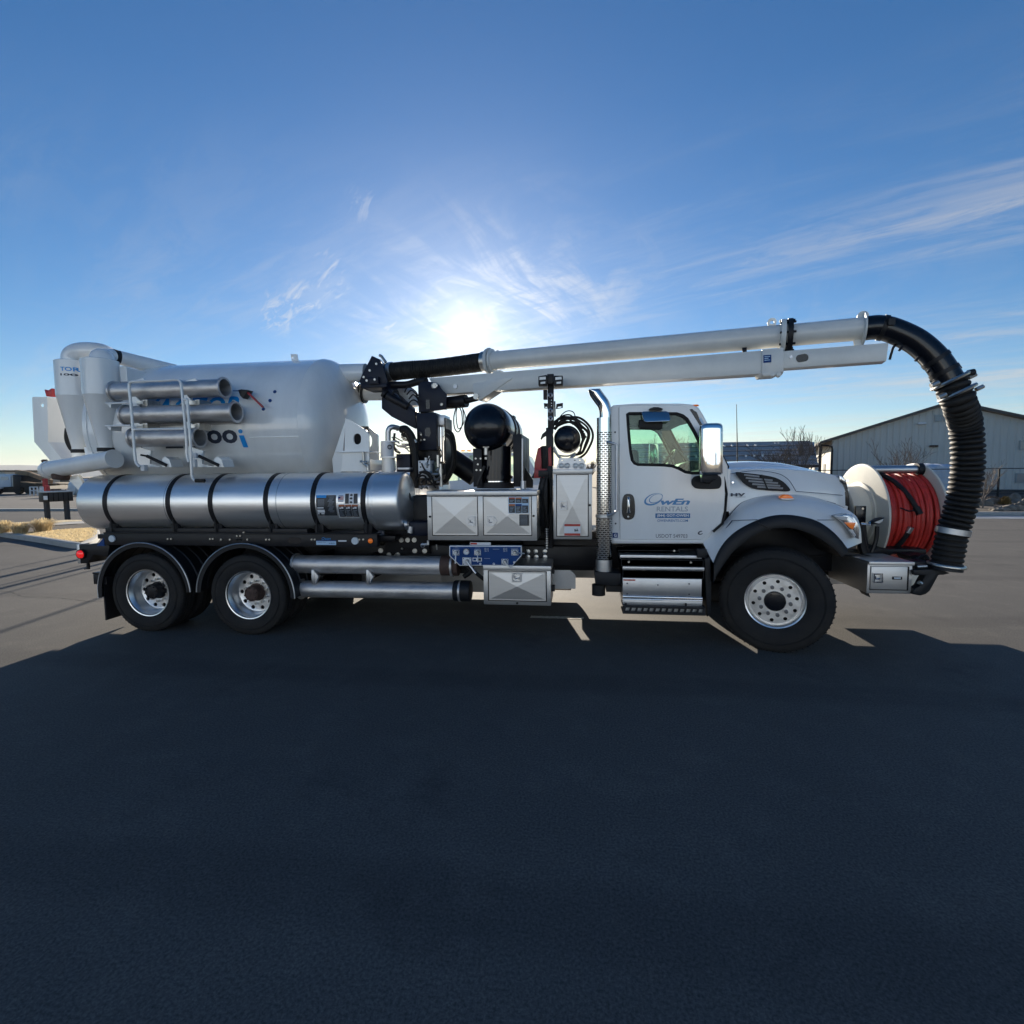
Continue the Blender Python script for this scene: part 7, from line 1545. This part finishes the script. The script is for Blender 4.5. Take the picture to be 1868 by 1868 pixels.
# fence
FYY = 29.
fc = tag(empty('steel_fence', None, (14, FYY, 0)), 'black steel rail fence in front of the grey warehouse', 'fence')
zt_ = Q(1800, 855, FYY).z; zb_ = Q(1800, 897, FYY).z
xs_ = [Q(1822, 870, FYY).x+2.62*k for k in range(-6, 5)]
for x in xs_: b = MB(); b.box(x-.04, x+.04, FYY-.04, FYY+.04, .0, zt_+.03); part('post', b, 'black', fc)
for x0, x1 in zip(xs_, xs_[1:]):
    for z in (zt_, zb_, zb_-.13): b = MB(); b.box(x0+.04, x1-.04, FYY-.02, FYY+.02, z-.025, z+.025); part('rail', b, 'black', fc)
# warehouse, turned so that its ridge runs away to the right
WY = 45.; xl = Q(1516, 850, WY).x; WA = math.radians(-18); WO = Vector((xl, WY, 0)); WU = Vector((math.cos(WA), math.sin(WA), 0)); WN = Vector((-WU.y, WU.x, 0))
whs = tag(empty('warehouse', None, WO), 'grey ribbed steel warehouse with a low gable roof', 'building', None); whs.rotation_euler = (0, 0, WA)
def wf(px, py, out=0.):            # place on the gable wall: (along the wall, height)
    d = sight(px, py); p = CAM+d*((WO-WN*out-CAM).dot(WN)/d.dot(WN)); return (p-WO).dot(WU), p.z
def wpart(name, b, m_, bev=0., sm=35): o = obj(name, b, m_, None, bev, sm); o.parent = whs; return o
ze = wf(1516, 803)[1]; up_, zp = wf(1733, 736); W2 = up_*2; SL = (zp-ze)/up_
b = MB(); pit = .45; n = int(W2/pit); fr_, tp_ = [], []
for k in range(n+1):
    for dx_, dy_ in ((0, 0), (.06, -.04), (.12, -.04), (.18, 0)):
        u = min(W2, k*pit+dx_); fr_.append(Vector((u, dy_, 0))); tp_.append(Vector((u, dy_, ze+SL*(up_-abs(u-up_))-.05)))
b.loft([fr_, tp_]); wpart('front_wall', b, 'siding', 0, 20)
b = MB(); b.box(-.02, .1, .05, 28, 0, ze-.05); wpart('side_wall', b, 'sidinglit')
b = MB(); e_ = 1.0
for s_, ua, ub in ((1, -e_, up_), (-1, up_, W2+e_)):
    z0, z1 = (ze-SL*e_, zp) if s_ > 0 else (zp, ze-SL*e_)
    b.add([(ua, -.6, z0), (ub, -.6, z1), (ub, 29, z1), (ua, 29, z0), (ua, -.6, z0+.22), (ub, -.6, z1+.22), (ub, 29, z1+.22), (ua, 29, z0+.22)], [(0, 1, 2, 3), (4, 7, 6, 5), (0, 4, 5, 1), (1, 5, 6, 2), (2, 6, 7, 3), (3, 7, 4, 0)])
pieces_ = [wpart('roof_slope', n_, 'roof') for n_ in islands(b)]
b = MB(); b.tube([(-.9, -.3, ze-.45), (-.3, -.2, ze-.5), (.0, -.12, ze-.62), (.05, -.1, ze-.9), (.05, -.1, 0)], .08, 8); wpart('downpipe', b, 'black')
b = MB(); b.box(-1.15, -.98, -.6, 29, ze-SL*1.0-.12, ze-SL*1.0+.12); wpart('gutter', b, 'roof')
b = MB(); b.box(-.9, -.65, 1.2, 1.45, 0, ze-.35); wpart('porch_post', b, 'post')
for yy in (4., 9., 14.): b = MB(); b.box(-.08, -.03, yy, yy+1.6, 1.2, 2.4); wpart('side_window', b, 'roof')
for px, py, w, h in ((1711, 763, 10, 12), (1726, 763, 9, 12), (1868, 812, 14, 18), (1864, 872, 18, 18)):
    u, z = wf(px, py); s_ = (WO+WU*u-CAM).dot(FW)/935; b = MB(); b.box(u-w/2*s_, u+w/2*s_, -.09, -.045, z-h/2*s_, z+h/2*s_); f_ = wpart('window', b, 'paleframe')
    b = MB(); b.box(u-w/2*s_+.07, u+w/2*s_-.07, -.105, -.088, z-h/2*s_+.07, z+h/2*s_-.07); g = obj('pane', b, 'pane', None); g.parent = f_
for px, py in ((1680, 773), (1702, 814)):
    u, z = wf(px, py); b = MB(); b.box(u-.28, u+.28, -.4, -.045, z-.08, z+.08); wpart('wall_lamp', b, 'whiteprint' if py < 800 else 'rust', .04)
# lower shed with dark roof
shd = tag(empty('shed', None, (12, 38, 0)), 'low shed with dark stepped metal roof beside the warehouse', 'building')
SY0, SY1 = 36., 42.
zr0, zr1 = Q(1480, 848, SY0).z, Q(1480, 804, SY1).z
xs0, xs1 = Q(1300, 840, SY0).x-8, Q(1492, 846, SY0).x; 
b = MB(); b.box(xs0+.3, xs1-.4, SY0+.5, SY1+5, 0, zr0); part('wall', b, 'siding', shd)
rows = 5
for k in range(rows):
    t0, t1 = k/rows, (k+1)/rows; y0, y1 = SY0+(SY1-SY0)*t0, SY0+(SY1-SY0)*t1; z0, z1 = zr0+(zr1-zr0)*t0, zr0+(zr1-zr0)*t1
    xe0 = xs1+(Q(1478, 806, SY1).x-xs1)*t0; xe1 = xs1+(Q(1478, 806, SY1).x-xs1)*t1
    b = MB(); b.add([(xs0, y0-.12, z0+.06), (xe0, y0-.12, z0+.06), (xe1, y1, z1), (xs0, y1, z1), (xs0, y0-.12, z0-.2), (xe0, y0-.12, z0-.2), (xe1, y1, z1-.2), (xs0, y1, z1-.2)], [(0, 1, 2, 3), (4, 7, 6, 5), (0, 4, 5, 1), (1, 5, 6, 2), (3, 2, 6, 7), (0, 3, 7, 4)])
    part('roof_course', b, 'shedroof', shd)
    b = MB(); b.box(xs0, xe0, y0-.22, y0-.125, z0-.16, z0-.02); part('course_shadow_bar', b, 'black', shd)  # black bar painted in for the shadow under each roof course
b = MB(); b.add([(xs0, SY1, zr1), (Q(1478, 806, SY1).x, SY1, zr1), (Q(1478, 806, SY1).x, SY1+6, zr0), (xs0, SY1+6, zr0)], [(0, 1, 2, 3)]); part('rear_roof', b, 'shedroof', shd)
random.seed(31)
b = MB()
for k in range(60):
    t = .78 if k % 2 else .34; x = xs0+4+k*.32; y = SY0+(SY1-SY0)*t; z = zr0+(zr1-zr0)*t; 
    if random.random() < .75 and x < xs1-2: b.box(x-.07, x+.07, y-.1, y+.1, z, z+.16)
small(part('snow_guards', b, 'satin', shd))
for px in (1414, 1421):
    q = Q(px, 815, SY1-.8); b = MB(); b.cyl((q.x, SY1-.8, q.z-.5), (q.x, SY1-.8, q.z+.35), .08, n=10); part('roof_vent', b, 'satin', shd)
b = MB(); b.add([(xs1-.2, SY0-.1, zr0-.2), (xs1+.0, SY0-.1, zr0-.2), (Q(1478, 806, SY1).x+.3, SY1, zr1-.1), (Q(1478, 806, SY1).x+.1, SY1, zr1-.1), (xs1-.2, SY0-.1, zr0-.45), (xs1, SY0-.1, zr0-.45), (Q(1478, 806, SY1).x+.3, SY1, zr1-.35), (Q(1478, 806, SY1).x+.1, SY1, zr1-.35)], [(0, 1, 2, 3), (4, 7, 6, 5), (0, 4, 5, 1), (1, 5, 6, 2), (2, 6, 7, 3), (3, 7, 4, 0)]); part('barge_board', b, 'whiteprint', shd)
tp = tag(empty('tarped_stack', None, (Q(1720, 870, 32).x, 32, 0)), 'pale blue tarpaulined stack behind the fence, left of the hanging hose', 'stack')
a_, c_ = Q(1692, 870, 32), Q(1745, 870, 32); zt_ = Q(1720, 849, 32).z
b = MB(); lines = []
for j, (y, dz_) in enumerate(((32, -zt_+.1), (32, -.05), (32.2, .03), (34, .1), (34.2, -zt_+.1))): lines.append([Vector((a_.x+(c_.x-a_.x)*i/16, y+.04*math.sin(i*1.7+j), zt_+dz_+(.05*math.sin(i*.9+j*2)+.03*math.sin(i*2.3) if dz_ > -.5 else 0))) for i in range(17)])
b.loft(lines); part('tarpaulin', b, 'tarp', tp, 0, 50)
for k in range(4): b = MB(); z = zt_*(.25+.18*k); b.bar((a_.x, 31.95, z), (c_.x, 31.95, z), .03, .02); part('strap', b, 'satin', tp)

# ---- crew-cab truck parked beyond, and an added hidden trailer casting the left shadow bands
VY = 17.
cc = tag(empty('crew_cab_truck', None, (Q(900, 880, VY).x, VY+1, 0)), 'white crew cab truck parked beyond the vacuum truck, amber roof lamps', 'truck')
def vp_(pts, y0, y1, nm, m_, bev=.0):
    b = MB(); b.prism([(Q(x, y, VY).x, max(.0, Q(x, y, VY).z)) for x, y in pts], y0, y1); return part(nm, b, m_, cc, bev)
for yy in (VY, VY+2.1):
    b = MB(); out = [(815, 831), (820, 826.5), (832, 825), (935, 826), (955, 828), (963, 832), (984, 872), (1010, 875), (1014, 882), (1015, 918), (815, 918)]
    plate(b, pxz(out, VY), [pxz([(856, 831), (900, 830), (900, 868), (853, 868)], VY), pxz([(909, 830), (945, 831), (956, 838), (968, 868), (909, 868)], VY), pxz([(819, 856), (835, 857), (842, 866), (841, 876), (819, 877)], VY)], yy, yy+.08); part('cab_side', b, 'vpaint', cc)
for ring_ in ([(856, 831), (900, 830), (900, 868), (853, 868)], [(909, 830), (945, 831), (956, 838), (968, 868), (909, 868)], [(819, 856), (835, 857), (842, 866), (841, 876), (819, 877)]):
    b = MB(); plate(b, pxz(ring_, VY), [], VY+.03, VY+.04); part('side_window', b, 'glass', cc)
vp_([(816, 831), (820, 826.6), (832, 825.2), (935, 826.2), (955, 828.2), (955, 829.4), (820, 828.4)], VY+.08, VY+2.1, 'cab_roof', 'vpaint')
b = MB(); b.loft([[Q(963, 832, VY)+Vector((0, .08, 0)), Q(963, 832, VY)+Vector((0, 2.05, 0))], [Q(984, 872, VY)+Vector((0, .08, 0)), Q(984, 872, VY)+Vector((0, 2.05, 0))]]); part('windscreen', b, 'glass', cc)
vp_([(984, 872.5), (1010, 875), (1014, 882), (1015, 918), (970, 918)], VY+.08, VY+2.1, 'bonnet', 'vpaint', .03); vp_([(970, 872), (975, 862), (978, 872)], VY-.25, VY-.05, 'wing_mirror', 'black')
vp_([(815, 884), (980, 884), (980, 918), (815, 918)], VY+.1, VY+2.0, 'cab_floor', 'interior')
for px in (842, 853, 866, 880, 893): q = Q(px, 825, VY); b = MB(); b.lathe([(0, .09), (.06, .08), (.1, 0)], q+Vector((0, .3, .05)), (0, 0, 1), 12); part('roof_lamp', b, 'amber', cc)
for px in (850, 992):
    b = MB(); q = Q(px, 900, VY); b.cyl((q.x, VY-.02, .42), (q.x, VY+.3, .42), .42, n=24); b.cyl((q.x, VY+1.9, .42), (q.x, VY+2.2, .42), .42, n=24); part('wheel', b, 'rubber', cc)
sx = SUN.x/SUN.y
stk = tag(empty('shadow_trailer', None, (-16.5, VY+1, 0)), 'dark trailer with tall stakes, added behind the truck to cast the left shadow bands', 'trailer')
b = MB(); b.box(-20, -10.2, VY, VY+2.3, .75, .95); part('deck', b, 'black', stk)
for (px, py, w) in ((0, 1040, .03), (0, 1053, .16), (0, 1068, .03), (0, 1074, .13), (0, 1084, .035), (0, 1153, .055)):
    g = G(px, py); y = VY+1; x = g.x+sx*(y-g.y); h = (y-g.y+3)*math.tan(EL)/math.cos(AZ); b = MB(); b.box(x-w/2, x+w/2, y-.05, y+.05, .95, h); part('shadow_stake', b, 'post', stk)
for x in (-18.5, -17.4): b = MB(); b.cyl((x, VY, .4), (x, VY+.25, .4), .4, n=20); b.cyl((x, VY+2.05, .4), (x, VY+2.3, .4), .4, n=20); part('wheel', b, 'rubber', stk)

# ---- added warehouse behind the camera, bouncing sunlight onto the truck and mirrored in its metal
M['palesiding'] = mat('blue_grey_siding', (.40, .53, .70), .6, var=.08, vscale=.4, stretch=(3, 3, .3))
ow = tag(empty('fill_warehouse', None, (-4, -30, 0)), 'unseen blue grey warehouse added behind the camera to bounce sunlight onto the truck', 'building')
b = MB(); n = 150; lo, hi = [], []
for k in range(n):
    x = 34-76*k/n
    for dx_, dy_ in ((0, 0), (-.1, .04), (-.2, .04), (-.3, 0)): lo.append(Vector((x+dx_, -27+dy_, 0))); hi.append(Vector((x+dx_, -27+dy_, 10)))
b.loft([lo, hi]); b.box(-42.4, 34.2, -54, -27.05, 0, 9.9); part('wall', b, 'palesiding', ow, 0, 20)
b = MB(); b.box(-42.8, 34.6, -54.4, -26.6, 10, 10.3); part('roof', b, 'roof', ow)
for k in range(6):
    x = -36+13*k; b = MB(); b.box(x, x+4.2, -26.95, -26.9, 0, 4.4); d_ = part('roller_door', b, 'whiteprint', ow)
    b = MB(); b.box(x+6, x+7.1, -26.95, -26.9, 0, 2.2); part('door', b, 'roof', ow); b = MB(); b.box(x+8.4, x+10.6, -26.95, -26.9, 1.4, 2.8); part('window', b, 'lens', ow)

# ---- the air: an even thin haze round everything
hm = bpy.data.materials.new('thin_haze'); hm.use_nodes = True; n = hm.node_tree.nodes; n.remove(n['Principled BSDF'])
v = n.new('ShaderNodeVolumePrincipled'); v.inputs['Color'].default_value = (.86, .92, 1., 1); v.inputs['Density'].default_value = 7e-5; v.inputs['Anisotropy'].default_value = .2
hm.node_tree.links.new(v.outputs[0], n['Material Output'].inputs['Volume'])
b = MB(); b.box(-9900, 9900, -3300, 12500, -3.1, 215); hz_ = obj('haze', b, hm, None, smooth=0); tag(hz_, kind='stuff')
